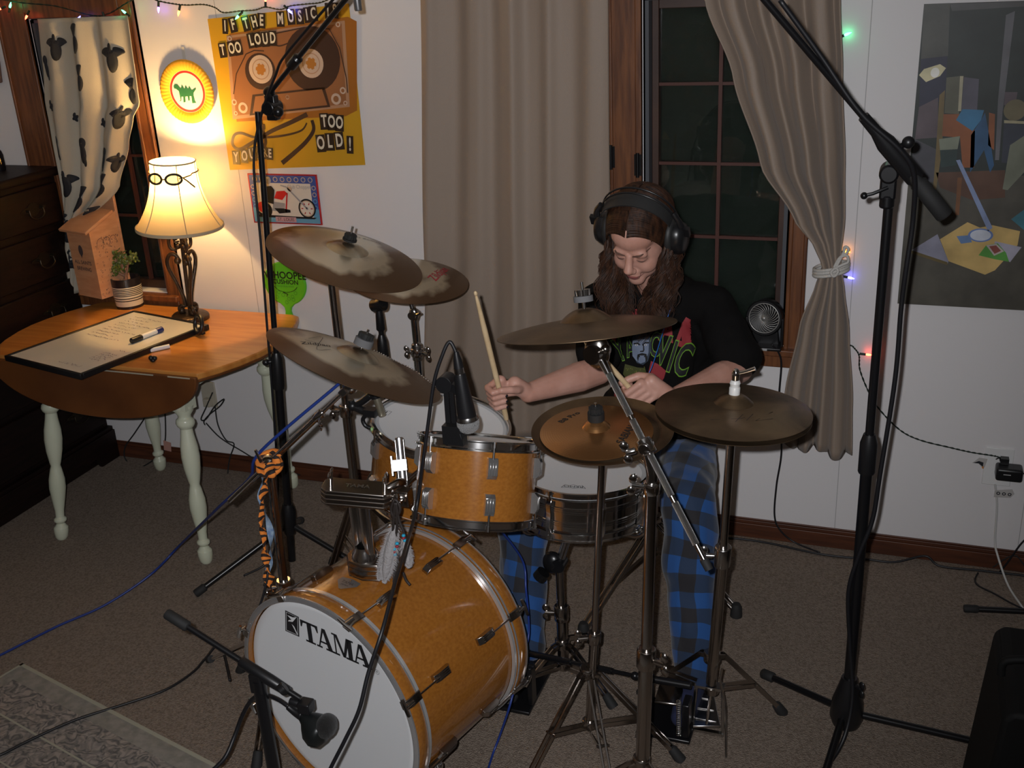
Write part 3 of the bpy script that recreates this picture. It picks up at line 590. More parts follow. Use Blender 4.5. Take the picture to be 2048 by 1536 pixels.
# ---------------------------------------------------------------- table lamp
LX,LY=-2.60,-.165
iron=mat('bronze_iron',(.045,.028,.018),.35,.6,col2=(.08,.05,.03),nscale=20,bump=.3,bscale=60)
t=thing('table_lamp','lit table lamp with bell shade and scrolled dark iron base','lamp',(LX,LY,TZ))
g=G(); g.lathe([(0,0),(.068,0),(.072,.004),(.072,.016),(.066,.022),(.03,.026),(0,.027)],(LX,LY,TZ),(0,0,1),40); obj('base',g,iron,t,smooth=50)
zt=VT(350,318,LX,LY).z; zb=VT(361,452,LX,LY).z
g=G(); g.cyl((LX,LY,TZ+.02),(LX,LY,zb+.08),.0075,n=14); obj('pole',g,iron,t)
def scroll(phi):
    d=V((math.cos(phi),math.sin(phi),0)); o=V((LX,LY,TZ)); g=G()
    def P(r,z): return o+d*r+V((0,0,z))
    def spiral(cr_,cz,r0,r1,a0,a1,n=22): return [P(cr_+(r0+(r1-r0)*i/n)*math.cos(a0+(a1-a0)*i/n),cz+(r0+(r1-r0)*i/n)*math.sin(a0+(a1-a0)*i/n)) for i in range(n+1)]
    # big S: curl at foot, out-bowed bar, curl inward at top
    foot=spiral(.026,.042,.010,.016,-2.2,2.4,16)
    bar=cr([P(.014,.053),P(.018,.09),P(.038,.15),P(.058,.20),P(.064,.235),P(.052,.262),P(.032,.262),P(.020,.245)],7)
    g.tube(list(reversed(foot)),.0075,n=8); g.tube(bar,.0075,n=8); g.sph(P(.024,.238),.014,n=12,k=8); g.sph(P(.030,.036),.014,n=12,k=8)
    g.tube(cr([P(.014,.300),P(.030,.282),P(.046,.292),P(.048,.318),P(.034,.338),P(.020,.330)],7),.0068,n=8); g.sph(P(.016,.296),.012,n=12,k=8); g.sph(P(.024,.330),.012,n=12,k=8)
    g.tube(cr([P(.010,.315),P(.02,.312),P(.03,.314)],4),.004,n=8)
    obj('scroll',g,iron,t,smooth=180)
for k in range(3): scroll(math.radians(205+120*k))
shade_m=bpy.data.materials.new('lamp_shade_cloth'); shade_m.use_nodes=True; nt=shade_m.node_tree
for n_ in list(nt.nodes): nt.nodes.remove(n_)
o_=nd(nt,'ShaderNodeOutputMaterial'); d_=nd(nt,'ShaderNodeBsdfDiffuse'); d_.inputs[0].default_value=(.72,.62,.42,1); tr_=nd(nt,'ShaderNodeBsdfTranslucent'); tr_.inputs[0].default_value=(.80,.66,.38,1); mx=nd(nt,'ShaderNodeMixShader'); mx.inputs[0].default_value=.5
nt.links.new(d_.outputs[0],mx.inputs[1]); nt.links.new(tr_.outputs[0],mx.inputs[2]); nt.links.new(mx.outputs[0],o_.inputs[0])
hh=zt-zb; prof=[]
for i in range(17):
    s=i/16; r=.083+.080*(1-s)**2.3; prof.append((r,zb+hh*s))
def shr(z): 
    s=(z-zb)/hh; return .083+.080*(1-s)**2.3
g=G(); g.lathe(prof,(LX,LY,0),(0,0,1),48); sh=obj('lamp_shade',g,shade_m,t,smooth=180)
base_a0=math.atan2(CAM.y-LY,CAM.x-LX)
g=G(); trimc=mat('shade_trim',(.5,.42,.28),.7)
for z_,w_ in ((zb+.003,.006),(zt-.003,.003)): r=shr(z_); g.lathe([(r+.0015,z_-w_),(r+.002,z_),(r+.0015,z_+w_),(r-.0015,z_+w_),(r-.0015,z_-w_),(r+.0015,z_-w_)],(LX,LY,0),(0,0,1),48)
for k in range(6):
    a=base_a0+2*PI*k/6+.12; g.tube([V((LX+(r+.001)*math.cos(a),LY+(r+.001)*math.sin(a),z)) for r,z in prof],.0018,n=6)
obj('shade_ribs',g,trimc,sh,smooth=180)
bz=zb+hh*.66
bulbm=mat('lamp_bulb_glow',(1,.78,.45),emit=14)
g=G(); g.sph((LX,LY,bz),(.024,.024,.03)); obj('bulb',g,bulbm,t,smooth=180)
l=lamp('table_lamp_light','POINT',(LX,LY,bz+.035),21,(1.0,.60,.22),.028)
# swim goggles strapped round the shade
gz=VT(358,345,LX,LY).z; t=thing('swim_goggles','swim goggles stretched around the lit lamp shade','goggles',(LX,LY-.1,gz-.02))
dirc=(V((CAM.x,CAM.y,0))-V((LX,LY,0))).normalized(); base_a=math.atan2(dirc.y,dirc.x)
def on_shade(a,z,off=.004): r=shr(z)+off; return V((LX+r*math.cos(base_a+a),LY+r*math.sin(base_a+a),z))
gold=mat('goggle_lens',(.25,.22,.05),.15,alpha=.55,coat=.3)
for a in (-.78,-.04):
    cc=on_shade(a,gz,.010); nn=V((math.cos(base_a+a),math.sin(base_a+a),.15)).normalized(); tt=V((0,0,1)).cross(nn).normalized(); uu=nn.cross(tt)
    g=G(); g.tube([cc+tt*.029*math.cos(q)+uu*.0185*math.sin(q) for q in [2*PI*i/24 for i in range(25)]],.0044,n=8,cap=False); fr=obj('goggle_frame',g,black_rubber,t,smooth=180)
    g=G(); g.prism([(.028*math.cos(q),.0175*math.sin(q)) for q in [2*PI*i/24 for i in range(24)]],cc,tt,uu,.002); obj('lens',g,gold,fr,smooth=0)
g=G(); g.tube([on_shade(-.41+.02*i,gz,.011) for i in range(-3,4)],.0028,n=8); obj('nose_bridge',g,black_rubber,t)
g=G(); strap=[on_shade(.16+.08*i,gz+.001*i,.0045) for i in range(8)]+[on_shade(.8+.2*i,gz+.012,.0045) for i in range(22)]
g.tube(strap,.0028,n=6); g.tube([on_shade(.30,gz+.004,.009),on_shade(.48,gz-.012,.012),on_shade(.70,gz-.036,.016)],.003,n=6); obj('strap',g,mat('goggle_strap',(.10,.05,.02),.6),t,smooth=180)
TILT=math.radians(3.4); lampt=bpy.data.objects['table_lamp']; lampt.rotation_euler=(0,TILT,0)
l.parent=lampt; l.location=V((0,0,bz+.035-TZ))
piv=V((LX,LY,TZ)); t.location=piv+Matrix.Rotation(TILT,3,'Y')@(t.location-piv); t.rotation_euler=(0,TILT,0)
# ---------------------------------------------------------------- plant in striped pot
c=FL(261,612,TZ); t=thing('potted_jade_plant','small potted plant in a black and cream striped pot on the table','potted plant',(c.x,c.y,TZ))
pr=.058; blackc=mat('pot_black',(.012,.010,.012),.3); creamc=mat('pot_cream',(.58,.52,.40),.4)
g=G(); pz=[0,.012,.034,.038,.044,.048,.056,.0595,.063,.0665,.070,.0735,.077,.0805,.084,.0875,.092,.125]
cols=[blackc,creamc,blackc,creamc,blackc,creamc,blackc,creamc,blackc,creamc,blackc,creamc,blackc,creamc,blackc,creamc,blackc]
prof=[(0,0)]+[(pr*(.93+.07*min(1,z/.05)),z) for z in pz]+[(pr*.92,.125),(pr*.9,.10),(0,.10)]
k=[blackc]+cols+[blackc]*3
g.lathe(prof,c,(0,0,1),36,mfun=lambda i:k[i] if i<len(k) else blackc); obj('pot',g,None,t,smooth=50)
g=G(); g.lathe([(0,.104),(pr*.91,.102)],c,(0,0,1),24); obj('soil',g,mat('soil',(.03,.018,.012),.9,bump=1,bscale=120),t)
g=G(); br=[]; random.seed(8); bark=mat('plant_bark',(.30,.15,.09),.7)
stems=[[(0,0,.10),(.005,0,.135),(-.012,0,.175),(-.035,.0,.205)],[(.0,0,.12),(.022,.0,.165),(.034,0,.205)],[(.0,0,.15),(.004,-.01,.19),(.0,-.01,.225)],[(-.012,0,.17),(-.03,-.01,.18),(-.055,0,.20)],[(.028,0,.18),(.05,0,.20),(.062,.0,.215)],[(.0,0,.13),(-.02,-.02,.15),(-.03,-.02,.165)]]
for s_ in stems: p=cr([c+V(q) for q in s_],6); g.tube(p,[.0065-.0045*i/(len(p)-1) for i in range(len(p))],n=8); br+=p[len(p)//2:]
obj('stem',g,bark,t,smooth=180)
g=G(); gl1=mat('jade_leaf',(.05,.09,.02),.35,col2=(.14,.17,.03),nscale=30)
for i in range(230):
    b=random.choice(br)+V([random.gauss(0,.010) for _ in range(3)]); d=V([random.gauss(0,1),random.gauss(0,1),random.gauss(.5,1)]).normalized(); s=random.uniform(.006,.011); w=d.orthogonal().normalized(); h=d.cross(w)
    R=Matrix((w,h,d)).transposed(); g.sph(b+d*s,(s*.55,s*.16,s),None,8,5,R)
obj('foliage',g,gl1,t,smooth=180,kind='stuff')
# ---------------------------------------------------------------- wooden bottle box on the sill
bxw=mat('pine_box',(.52,.25,.12),.6,col2=(.6,.31,.16),nscale=4,stretch=(3,3,14)); inkb=mat('box_print',(.07,.05,.05),.7)
p0=WL(150,573,-.10); p1=WL(203,580,-.15)
bx0=V((-3.245,-.15,.795)); t=thing('wooden_bottle_box','pine bottle box with printed hops and lettering standing in the left window','box',(-3.17,-.10,.792))
bw,bd=.15,.135; ang=math.radians(-14); ux=V((math.cos(ang),math.sin(ang),0)); uy=V((-math.sin(ang),math.cos(ang),0)); o=V((-3.165,-.125,.797))
g=G(); hF,hB=.275,.335
vs=[o,o+ux*bw,o+ux*bw+uy*bd,o+uy*bd]; vs+=[vs[0]+V((0,0,hF)),vs[1]+V((0,0,hF)),vs[2]+V((0,0,hB)),vs[3]+V((0,0,hB))]
g.add(vs,[(3,2,1,0),(0,1,5,4),(1,2,6,5),(2,3,7,6),(3,0,4,7),(4,5,6,7)],bxw); gbox=g
g=G(); a=o-ux*.012-uy*.022+V((0,0,hF-.005)); sl=V((uy.x*bd,uy.y*bd,hB-hF)).normalized(); g.prism([(0,0),(bw+.024,0),(bw+.024,bd+.02),(0,bd+.02)],a,ux,sl,.012); obj('lid',g,bxw,t,bevel=.002,label='orange slanted lid')
g=G(); b_=o+uy*(bd+.002); g.prism([(0,0),(bw,0),(bw,.42),(0,.42)],b_+uy*.012,ux,V((0,0,1)),.012); obj('back_board',g,bxw,t,bevel=.002)
g=gbox; Fx=Flat(g,o-uy*.0006,ux,V((0,0,1)),.0004); Fx.ell(bw*.48,.195,.014,.022,inkb,1); Fx.poly([(bw*.48-.006,.176),(bw*.48+.006,.176),(bw*.48,.163)],inkb,1); Fx.text('ALL SAINTS',bw*.48,.145,.021,inkb,1,bold=.015); Fx.text('BREWING',bw*.48,.118,.021,inkb,1,bold=.015)
Fs=Flat(g,o+ux*(bw+.0006),uy,V((0,0,1)),.0004); random.seed(2)
for i in range(95): 
    x,y=random.uniform(.008,bd-.008),random.uniform(.01,.25); 
    if random.random()<.5: Fs.ring(x,y,.003,.0042,inkb,1,8,1,random.uniform(0,3),random.uniform(3,6))
    else: Fs.ell(x,y,.0028,.0014,inkb,1,random.uniform(0,3),8)
for k in range(3): Fs.curve([(.02+.03*k,.20),(.03+.03*k,.235),(.05+.03*k,.24),(.06+.03*k,.21)],.0016,inkb,1)
obj('box_body',g,None,t,smooth=0)
g=G(); c=WL(225,590,-.10); g.box((-3.06,-.10,.803),(.10,.07,.02),None,Matrix.Rotation(-.3,3,'Z')); tag(obj('grey_block',g,mat('grey_stone',(.10,.09,.09),.7),bevel=.003),'small grey block on the sill beside the pine box','block')
# ================================================================ DRESSER
DX=-3.255
t=thing('dresser','tall dark wood chest of drawers against the left wall','dresser',(-3.5,-.55,0))
g=G(); g.bb((-3.84,-1.10,.10),(DX-.012,-.012,1.27)); obj('carcass',g,darkwood,t,bevel=.004)
g=G(); g.bb((-3.845,-1.13,1.27),(DX+.022,-.003,1.305)); obj('top',g,darkwood,t,bevel=.012,bseg=4)
g=G(); g.bb((-3.84,-1.12,.0),(DX-.012,-.014,.10)); 
pl=[(0,.0),(.10,0),(.13,.05),(.17,.04),(.21,.062),(.88,.062),(.92,.04),(.96,.05),(.99,0),(1.105,0),(1.105,.135),(0,.135)]
g.prism([(x,z) for x,z in pl],V((DX+.006,-.014-1.105,0)),V((0,1,0)),V((0,0,1)),.018); g.bb((DX-.012,-1.12,.13),(DX+.014,-.012,.15)); obj('plinth',g,darkwood,t,bevel=.003)
brass=mat('aged_bronze',(.05,.038,.025),.35,.8)
zs=[(1.085,1.245),(.875,1.055),(.655,.845),(.42,.625),(.17,.39)]
for z0,z1 in zs:
    g=G(); g.bb((DX-.012,-1.07,z0),(DX+.008,-.035,z1)); d=obj('drawer',g,darkwood,t,bevel=.006,bseg=3)
    for y in (-.19,-.9):
        zz=(z0+z1)/2-.01; g=G(); g.prism([(.055*math.cos(a)*(1+.25*math.cos(4*a)),.022*math.sin(a)*(1+.2*math.cos(4*a))) for a in [2*PI*i/32 for i in range(32)]],V((DX+.008,y,zz+.01)),V((0,1,0)),V((0,0,1)),.002)
        for s in (-1,1): g.cyl((DX+.008,y+s*.036,zz+.012),(DX+.026,y+s*.036,zz+.012),.005,n=10)
        g.tube(cr([V((DX+.024,y-.036,zz+.012)),V((DX+.028,y-.036,zz-.010)),V((DX+.030,y-.015,zz-.024)),V((DX+.030,y+.015,zz-.024)),V((DX+.028,y+.036,zz-.010)),V((DX+.024,y+.036,zz+.012))],5),.0035,n=8); obj('handle',g,brass,d,smooth=60)
p=WL(24,300,-.20); g=G(); c=V((-3.43,-.13,1.3055)); g.lathe([(0,0),(.022,0),(.024,.01),(.024,.06),(.020,.075),(.014,.085),(.014,.10),(.017,.105),(.015,.13),(0,.135)],c,(0,0,1),20); tag(obj('dark_bottle',g,mat('dark_bottle',(.008,.006,.008),.12),smooth=50),'dark rounded bottle on top of the dresser','bottle')
c=V((-3.56,-.24,1.3055)); g=G(); g.lathe([(0,0),(.03,0),(.032,.01),(.032,.09),(.029,.09),(.028,.008),(0,.008)],c,(0,0,1),20); tag(obj('glass_jar',g,mat('jar_glass',(.45,.5,.5),.08,alpha=.35),smooth=50),'small clear glass jar at the left edge on the dresser','jar')
g=G(); g.prism([(0,0),(.05,.01),(.06,.09),(.05,.15),(.02,.16),(0,.10)],WL(-12,170,-.005),V((1,0,0)),V((0,0,1)),.012); tag(obj('wooden_plaque',g,mat('brown_plaque',(.16,.09,.07),.6),bevel=.003),'brown wooden plaque on the wall at the left edge of view','plaque')
# ================================================================ RUG
rugm=bpy.data.materials.new('faded_rug'); rugm.use_nodes=True; nt=rugm.node_tree; P=nt.nodes['Principled BSDF']; P.inputs['Roughness'].default_value=.95; P.inputs['Specular IOR Level'].default_value=.1
tc=nd(nt,'ShaderNodeTexCoord'); 
nz=nd(nt,'ShaderNodeTexNoise',Scale=14.0,Detail=2); nt.links.new(tc.outputs['Object'],nz.inputs['Vector'])
mixv=nd(nt,'ShaderNodeMix',data_type='VECTOR'); mixv.inputs[0].default_value=.12; nt.links.new(tc.outputs['Object'],mixv.inputs[4]); nt.links.new(nz.outputs['Color'],mixv.inputs[5])
vo=nd(nt,'ShaderNodeTexVoronoi',Scale=34.0); vo.feature='DISTANCE_TO_EDGE'; nt.links.new(mixv.outputs[1],vo.inputs['Vector'])
wv=nd(nt,'ShaderNodeTexWave',Scale=17.0,Distortion=12.0,Detail=2); wv.wave_type='RINGS'; nt.links.new(mixv.outputs[1],wv.inputs['Vector'])
r1=nd(nt,'ShaderNodeValToRGB'); r1.color_ramp.elements[0].position=.02; r1.color_ramp.elements[0].color=(.06,.06,.06,1); r1.color_ramp.elements[1].position=.22; r1.color_ramp.elements[1].color=(.27,.235,.205,1); nt.links.new(vo.outputs[0],r1.inputs[0])
r2=nd(nt,'ShaderNodeValToRGB'); r2.color_ramp.elements[0].color=(.16,.15,.14,1); r2.color_ramp.elements[0].position=.35; r2.color_ramp.elements[1].color=(.34,.30,.27,1); r2.color_ramp.elements[1].position=.6; nt.links.new(wv.outputs[0],r2.inputs[0])
mc=nd(nt,'ShaderNodeMix',data_type='RGBA'); mc.inputs[0].default_value=.5; nt.links.new(r1.outputs[0],mc.inputs[6]); nt.links.new(r2.outputs[0],mc.inputs[7]); nt.links.new(mc.outputs[2],P.inputs['Base Color'])
plain=mat('rug_border',(.20,.19,.165),.95,col2=(.27,.25,.22),nscale=40,spec=.1); edge=mat('rug_binding',(.33,.32,.25),.9)
a=V((-2.50,-1.39,0)); b=FL(440,1536,0); u=(b-a).normalized(); v=V((0,0,1)).cross(u)*-1
g=G(); g.prism([(0,-2.2),(2.6,-2.2),(2.6,0),(0,0)],a,u,-v,.007,rugm)
def strip(x0,y0,x1,y1,m,h): g.prism([(x0,-y1),(x1,-y1),(x1,-y0),(x0,-y0)],a+V((0,0,h)),u,-v,.0006,m)
strip(0,.012,2.6,.065,plain,.0068); strip(0,.0,.05,2.2,plain,.0066); strip(0,0,2.6,.012,edge,.0072); strip(0,0,.008,2.2,edge,.0072); strip(.05,.18,2.6,.186,edge,.0069); strip(.05,.30,2.6,.305,edge,.0069)
tag(obj('area_rug',g,None,smooth=0),'faded grey and beige patterned rug in the lower left corner','rug')
# ================================================================ STRING LIGHTS
wire=mat('green_wire',(.008,.02,.012),.6); sock=mat('bulb_socket',(.006,.02,.012),.5)
BC=dict(g=(.05,1,.35),r=(1,.07,.03),b=(.12,.12,1),o=(1,.35,.03),p=(.35,.12,1),y=(1,.6,.1))
def lights(lab,path,bulbs,Y=-.03,w=.0017,twist=True):
    pts=cr([WL(x,y,yy if yy is not None else Y) for x,y,yy in path],10); t=thing('string_lights',lab,'string lights',pts[0]); g=G()
    for ph in (0,PI): g.tube([p+V((math.cos(i*1.3+ph)*w,0,math.sin(i*1.3+ph)*w)) for i,p in enumerate(pts)],w*.9,n=6,cap=False)
    for (x,y,c,dx,dy,yy) in bulbs:
        a=WL(x,y,yy or Y); d=(WL(x+dx,y+dy,yy or Y)-a).normalized(); g.cyl(a-d*.022,a-d*.002,.0042,n=8)
    obj('wire',g,wire,t,smooth=60)
    for (x,y,c,dx,dy,yy) in bulbs:
        a=WL(x,y,yy or Y); d=(WL(x+dx,y+dy,yy or Y)-a).normalized(); g=G(); g.tube([a-d*.003,a+d*.004,a+d*.010,a+d*.019],[.0030,.0040,.0034,.0008],n=10); obj('bulb',g,mat('bulb_'+c,BC[c],.2,emit=16),t,smooth=60)
lights('coloured string lights draped across the top of the left window and poster',[(-30,-8,None),(40,5,-.04),(110,12,-.04),(180,30,-.04),(215,28,-.04),(255,5,-.04),(285,-8,None),(318,2,None),(350,8,None),(375,10,None),(407,9,None),(430,15,None),(447,25,None),(480,22,None),(510,20,None),(531,14,None),(560,19,None),(580,12,None),(612,8,None),(640,5,None),(665,-5,None)],
 [(20,14,'g',2,-10,-.05),(54,31,'r',-4,9,-.05),(156,39,'b',4,-6,-.05),(209,36,'r',3,9,-.05),(251,26,'g',-5,-4,-.05),(126,60,'o',0,-8,-.05),(317,15,'p',0,10,None),(358,22,'o',-2,10,None),(477,32,'g',-6,6,None),(531,2,'r',0,-8,None),(577,20,'b',5,5,None),(2,17,'r',-5,2,-.05)])
lights('string lights running down from behind the tied curtain to the right outlet',[(1672,60,-.03),(1674,240,-.02),(1676,470,None),(1674,510,None),(1679,545,None),(1682,556,None),(1684,600,None),(1695,680,None),(1706,693,None),(1718,710,None),(1720,740,None),(1738,785,None),(1760,820,None),(1800,860,None),(1840,880,None),(1900,895,None),(1945,905,None),(1990,912,None),(2000,916,-.03)],
 [(1690,70,'g',5,-2,None),(1688,504,'o',9,0,None),(1697,555,'b',9,2,None),(1733,709,'r',9,1,None)],Y=-.018)
lugm=mat('lug_chrome',(.66,.65,.64),.16,.9)
# ================================================================ DRUM HELPERS
maple=mat('amber_drum_wrap',(.23,.078,.012),.16,col2=(.34,.135,.022),nscale=105,stretch=(1,1,1.5),coat=.6,contrast=(.2,.8),detail=6)
head_w=mat('white_drum_head',(.72,.73,.74),.5,bump=.05,bscale=400)
head_ring=mat('drum_head_collar',(.5,.52,.54),.35)
hoop_white=mat('hoop_silver_band',(.62,.62,.62),.25,.6)
inkk=mat('logo_black',(.012,.012,.014),.5)
def frame(ax,up=(0,0,1)):
    z=V(ax).normalized(); x=V(up).cross(z)
    if x.length<1e-4: x=V((1,0,0))
    x.normalize(); y=z.cross(x); return x,y,z
def lug(parent,c,ax,rad,L,m=lugm,w=.023,d=.017,name='lug'):
    """long ribbed lug casing on a shell at c, along ax, pointing out along rad"""
    ax=V(ax).normalized();rad=V(rad).normalized();tn=ax.cross(rad).normalized(); R=Matrix((tn,rad,ax)).transposed(); g=G()
    prof=[(-L/2,.0),(-L/2,d*.7),(-L*.3,d),(L*.32,d),(L/2,d*.45),(L/2,0)]
    g.prism([(p[1],p[0]) for p in prof],V(c)+tn*w/2,rad,ax,w)
    for k in (-1,0,1): g.box(V(c)+rad*(d+.0004)+tn*k*w*.28,(w*.1,.0012,L*.6),None,R)
    return obj(name,g,m,parent,bevel=.0015)
def rod(parent,p,q,r=.0028,m=chrome,head=.005):
    g=G(); p=V(p);q=V(q);d=(q-p).normalized(); g.cyl(p,q,r,n=8); g.cyl(p-d*.004,p+d*.010,head,n=8); return obj('tension_rod',g,m,parent)
def flanged(R,flip=1): # triple flanged hoop profile around axis, z along axis away from the shell
    f=flip; return [(R-.006,0*f),(R+.006,-.004*f),(R+.006,-.007*f),(R-.001,-.005*f),(R-.001,.012*f),(R+.004,.015*f),(R+.004,.017*f),(R-.003,.017*f),(R-.005,.014*f),(R-.005,0*f)]
# ================================================================ BASS DRUM
BF=V((-1.231,-1.636,.323)); az=math.radians(-105.7); BA=V((math.cos(az),math.sin(az),0)); BL=.443; BR=.293
t=thing('bass_drum','large amber bass drum lying on its side, white front head lettered','bass drum',(BF.x-BA.x*BL/2,BF.y-BA.y*BL/2,.0))
bx,by,_=frame(BA)      # bx = to the right seen from the front, by = up
if bx.dot(RX)<0: bx=-bx
by=V((0,0,1))
def BP(x,y,z): return BF+bx*x+by*y+BA*z
g=G(); g.lathe([(.279,-BL+.03),(.279,-.03)],BF,BA,96); obj('shell',g,maple,t,smooth=60)
for nm,z0,s in (('hoop',-.040,1),('hoop',-BL+.040,-1)):
    g=G(); g.lathe([(.282,z0),(.290,z0),(.2925,z0+.003*s),(.2925,z0+.037*s),(.290,z0+.040*s),(.278,z0+.040*s),(.278,z0+.034*s),(.282,z0)],BF,BA,96)
    h=obj(nm,g,maple,t,smooth=40)
    g=G()
    for a,b in ((.000,.0035),(.0365,.040)): g.lathe([(.2905,z0+a*s),(.2937,z0+a*s),(.2937,z0+b*s),(.2905,z0+b*s)],BF,BA,96)
    g.lathe([(.2785,z0+.0408*s),(.2915,z0+.0408*s),(.2932,z0+.0395*s)],BF,BA,96)
    obj('hoop_edge',g,mat('hoop_metal',(.66,.66,.67),.24,.8),h,smooth=40)
    g=G(); g.lathe([(.280,z0-.004*s),(.2895,z0-.004*s),(.2895,z0-.0125*s),(.280,z0-.0125*s)],BF,BA,96); obj('flesh_ring',g,hoop_white,h,smooth=40)
g=G(); g.lathe([(0,-.012),(.255,-.012),(.266,-.0105),(.277,-.016)],BF,BA,80); hd=obj('front_head',g,head_w,t,smooth=60)
g=G(); g.lathe([(0,-BL+.012),(.277,-BL+.012)],BF,BA,64); obj('batter_head',g,head_w,t,smooth=60)
# lettering
g=G(); FB=Flat(g,BP(0,0,-.0112),bx,by,.0004)
def letter(ch,x,y,h,w):
    st=h*.26; th=h*.075; sf=h*.10  # thick stem, thin, serif height
    def R_(a,b,c_,d): FB.poly([(x+a*w,y+b*h),(x+c_*w,y+b*h),(x+c_*w,y+d*h),(x+a*w,y+d*h)],inkk,1)
    def Pq(l): FB.poly([(x+a*w,y+b*h) for a,b in l],inkk,1)
    if ch=='T':
        R_(.38,0,.64,1); R_(.22,0,.80,.09); Pq([(0,1),(0,.66),(.07,.66),(.16,.88),(.38,.9),(.64,.9),(.86,.88),(.95,.66),(1.02,.66),(1.02,1)])
    if ch=='A':
        Pq([(.42,1),(.62,1),(.97,.05),(.70,.05)]); Pq([(.42,1),(.50,.88),(.20,.05),(.12,.05)]); Pq([(.26,.36),(.72,.36),(.74,.27),(.23,.27)]); R_(0,0,.34,.09); R_(.56,0,1.08,.09)
    if ch=='M':
        Pq([(.08,1),(.29,1),(.62,.02),(.50,.02),(.17,.93)]); Pq([(.50,.02),(.62,.02),(.86,.93),(.80,1),(.72,1)]); Pq([(.72,1),(.97,1),(.97,.05),(.76,.05),(.76,.92)]); R_(.13,.05,.20,.95); R_(.0,0,.34,.09); R_(.64,0,1.08,.09); R_(.02,.92,.20,1); R_(.80,.92,1.06,1)
for ch,x0,w in (('T',-.068,.058),('A',-.018,.056),('M',.036,.068),('A',.101,.056)): letter(ch,x0,.157,.059,w)
FB.poly([(-.128,.160),(-.079,.160),(-.070,.221),(-.117,.224)],inkk,1)
FB.line([(-.1235,.164),(-.083,.164),(-.0745,.218),(-.1135,.220),(-.1235,.164)],.0014,head_w,2)
FB.poly([(-.112,.212),(-.092,.212),(-.078,.2175),(-.095,.198),(-.112,.194),(-.108,.199),(-.098,.203)],head_w,2)
FB.poly([(-.100,.190),(-.092,.186),(-.083,.166),(-.0865,.166),(-.092,.176)],head_w,2)
FB.ring(.177,.158,.006,.0068,inkk,1,20); FB.text('R',.177,.158,.010,inkk,1)
obj('lettering',g,None,hd,smooth=0)
def around(cpt,ax,R,phi,x,y): return V(cpt)+x*R*math.cos(phi)+y*R*math.sin(phi)
# claw hooks, T-rods and lugs: 8 per side
PH=[math.radians(a) for a in (112.5,67.5,22.5,-22.5,-67.5,-112.5,157.5,202.5)]
PHr=[math.radians(a) for a in (113,68,22,-22,-67.5,-112.5,157.5,202.5)]
for k,ph in enumerate(PH):
    for side in (0,1):
        if side==0: rad=bx*math.cos(ph)+by*math.sin(ph); e=BF; dr=-BA
        else: rad=bx*math.cos(ph)+by*math.sin(ph); e=BF-BA*BL; dr=BA
        tn=dr.cross(rad).normalized()
        # claw
        R=Matrix((tn,rad,dr)).transposed(); g=G()
        g.prism([(-.002,.280),(-.006,.280),(-.006,.2985),(.010,.304),(.045,.300),(.048,.294),(.010,.2955),(-.002,.2945)],e-tn*.011,dr,rad,.022)
        obj('claw_hook',g,dark_chrome,t,bevel=.0015)
        p=e+rad*.297+dr*.036; q=e+rad*.297+dr*.115; 
        g=G(); g.cyl(p,q,.0028,n=8); g.cyl(e+rad*.303-dr*.012,e+rad*.303+dr*.014,.005,n=10); T=tn if k%2 else rad
        g.tube([e+rad*.303-dr*.013-tn*.022,e+rad*.303-dr*.014,e+rad*.303-dr*.013+tn*.022],[.004,.005,.004],n=8)
        obj('tension_rod',g,chrome,t)
        lug(t,e+rad*.279+dr*.135,dr,rad,.060,dark_chrome,.019,.018)
# badge
g=G(); c0=BP(0,0,-.115); rad=by; 
Fg=Flat(g,c0+V((-.0,0,.2815)),bx,-BA,.0005); Fg.poly([(-.032,.0),(-.030,.016),(.0,.021),(.030,.016),(.032,.0),(.004,-.026),(-.004,-.026)],mat('badge_silver',(.25,.25,.26),.3,.7),1)
Fg.text('TAMA',0,.002,.014,inkk,2); Fg.text('JAPAN',0,-.009,.008,inkk,2); Fg.ell(0,.012,.003,.003,chrome,3); obj('badge',g,None,t,smooth=0)
# spurs
def spur(sidepx,foot,bracket_phi,zoff):
    rad=bx*math.cos(bracket_phi)+by*math.sin(bracket_phi); c=BP(0,0,zoff)+rad*.281; tn=BA.cross(rad).normalized(); R=Matrix((tn,rad,BA)).transposed()
    g=G(); g.box(c+rad*.006,(.045,.014,.06),None,R); g.sph(c+rad*.016,(.018,.014,.024),None,14,8,R); s=obj('spur_bracket',g,chrome,t,bevel=.004)
    g=G(); f=V(foot); p=c+rad*.022+V((0,0,.02)); g.cyl(p,f+(p-f).normalized()*.02,.0055,n=12); s2=obj('spur',g,chrome,t)
    g=G(); g.tube([f,f+(p-f).normalized()*.035],[.009,.012],n=12); obj('rubber_foot',g,black_rubber,s2)
    g=G(); g.wing(c+rad*.024,rad,.022); obj('wing_bolt',g,chrome,s)
spur(0,(-1.93,-1.21,.006),math.radians(176),-.10)
spur(1,(-.80,-1.78,.006),math.radians(-28),-.085)
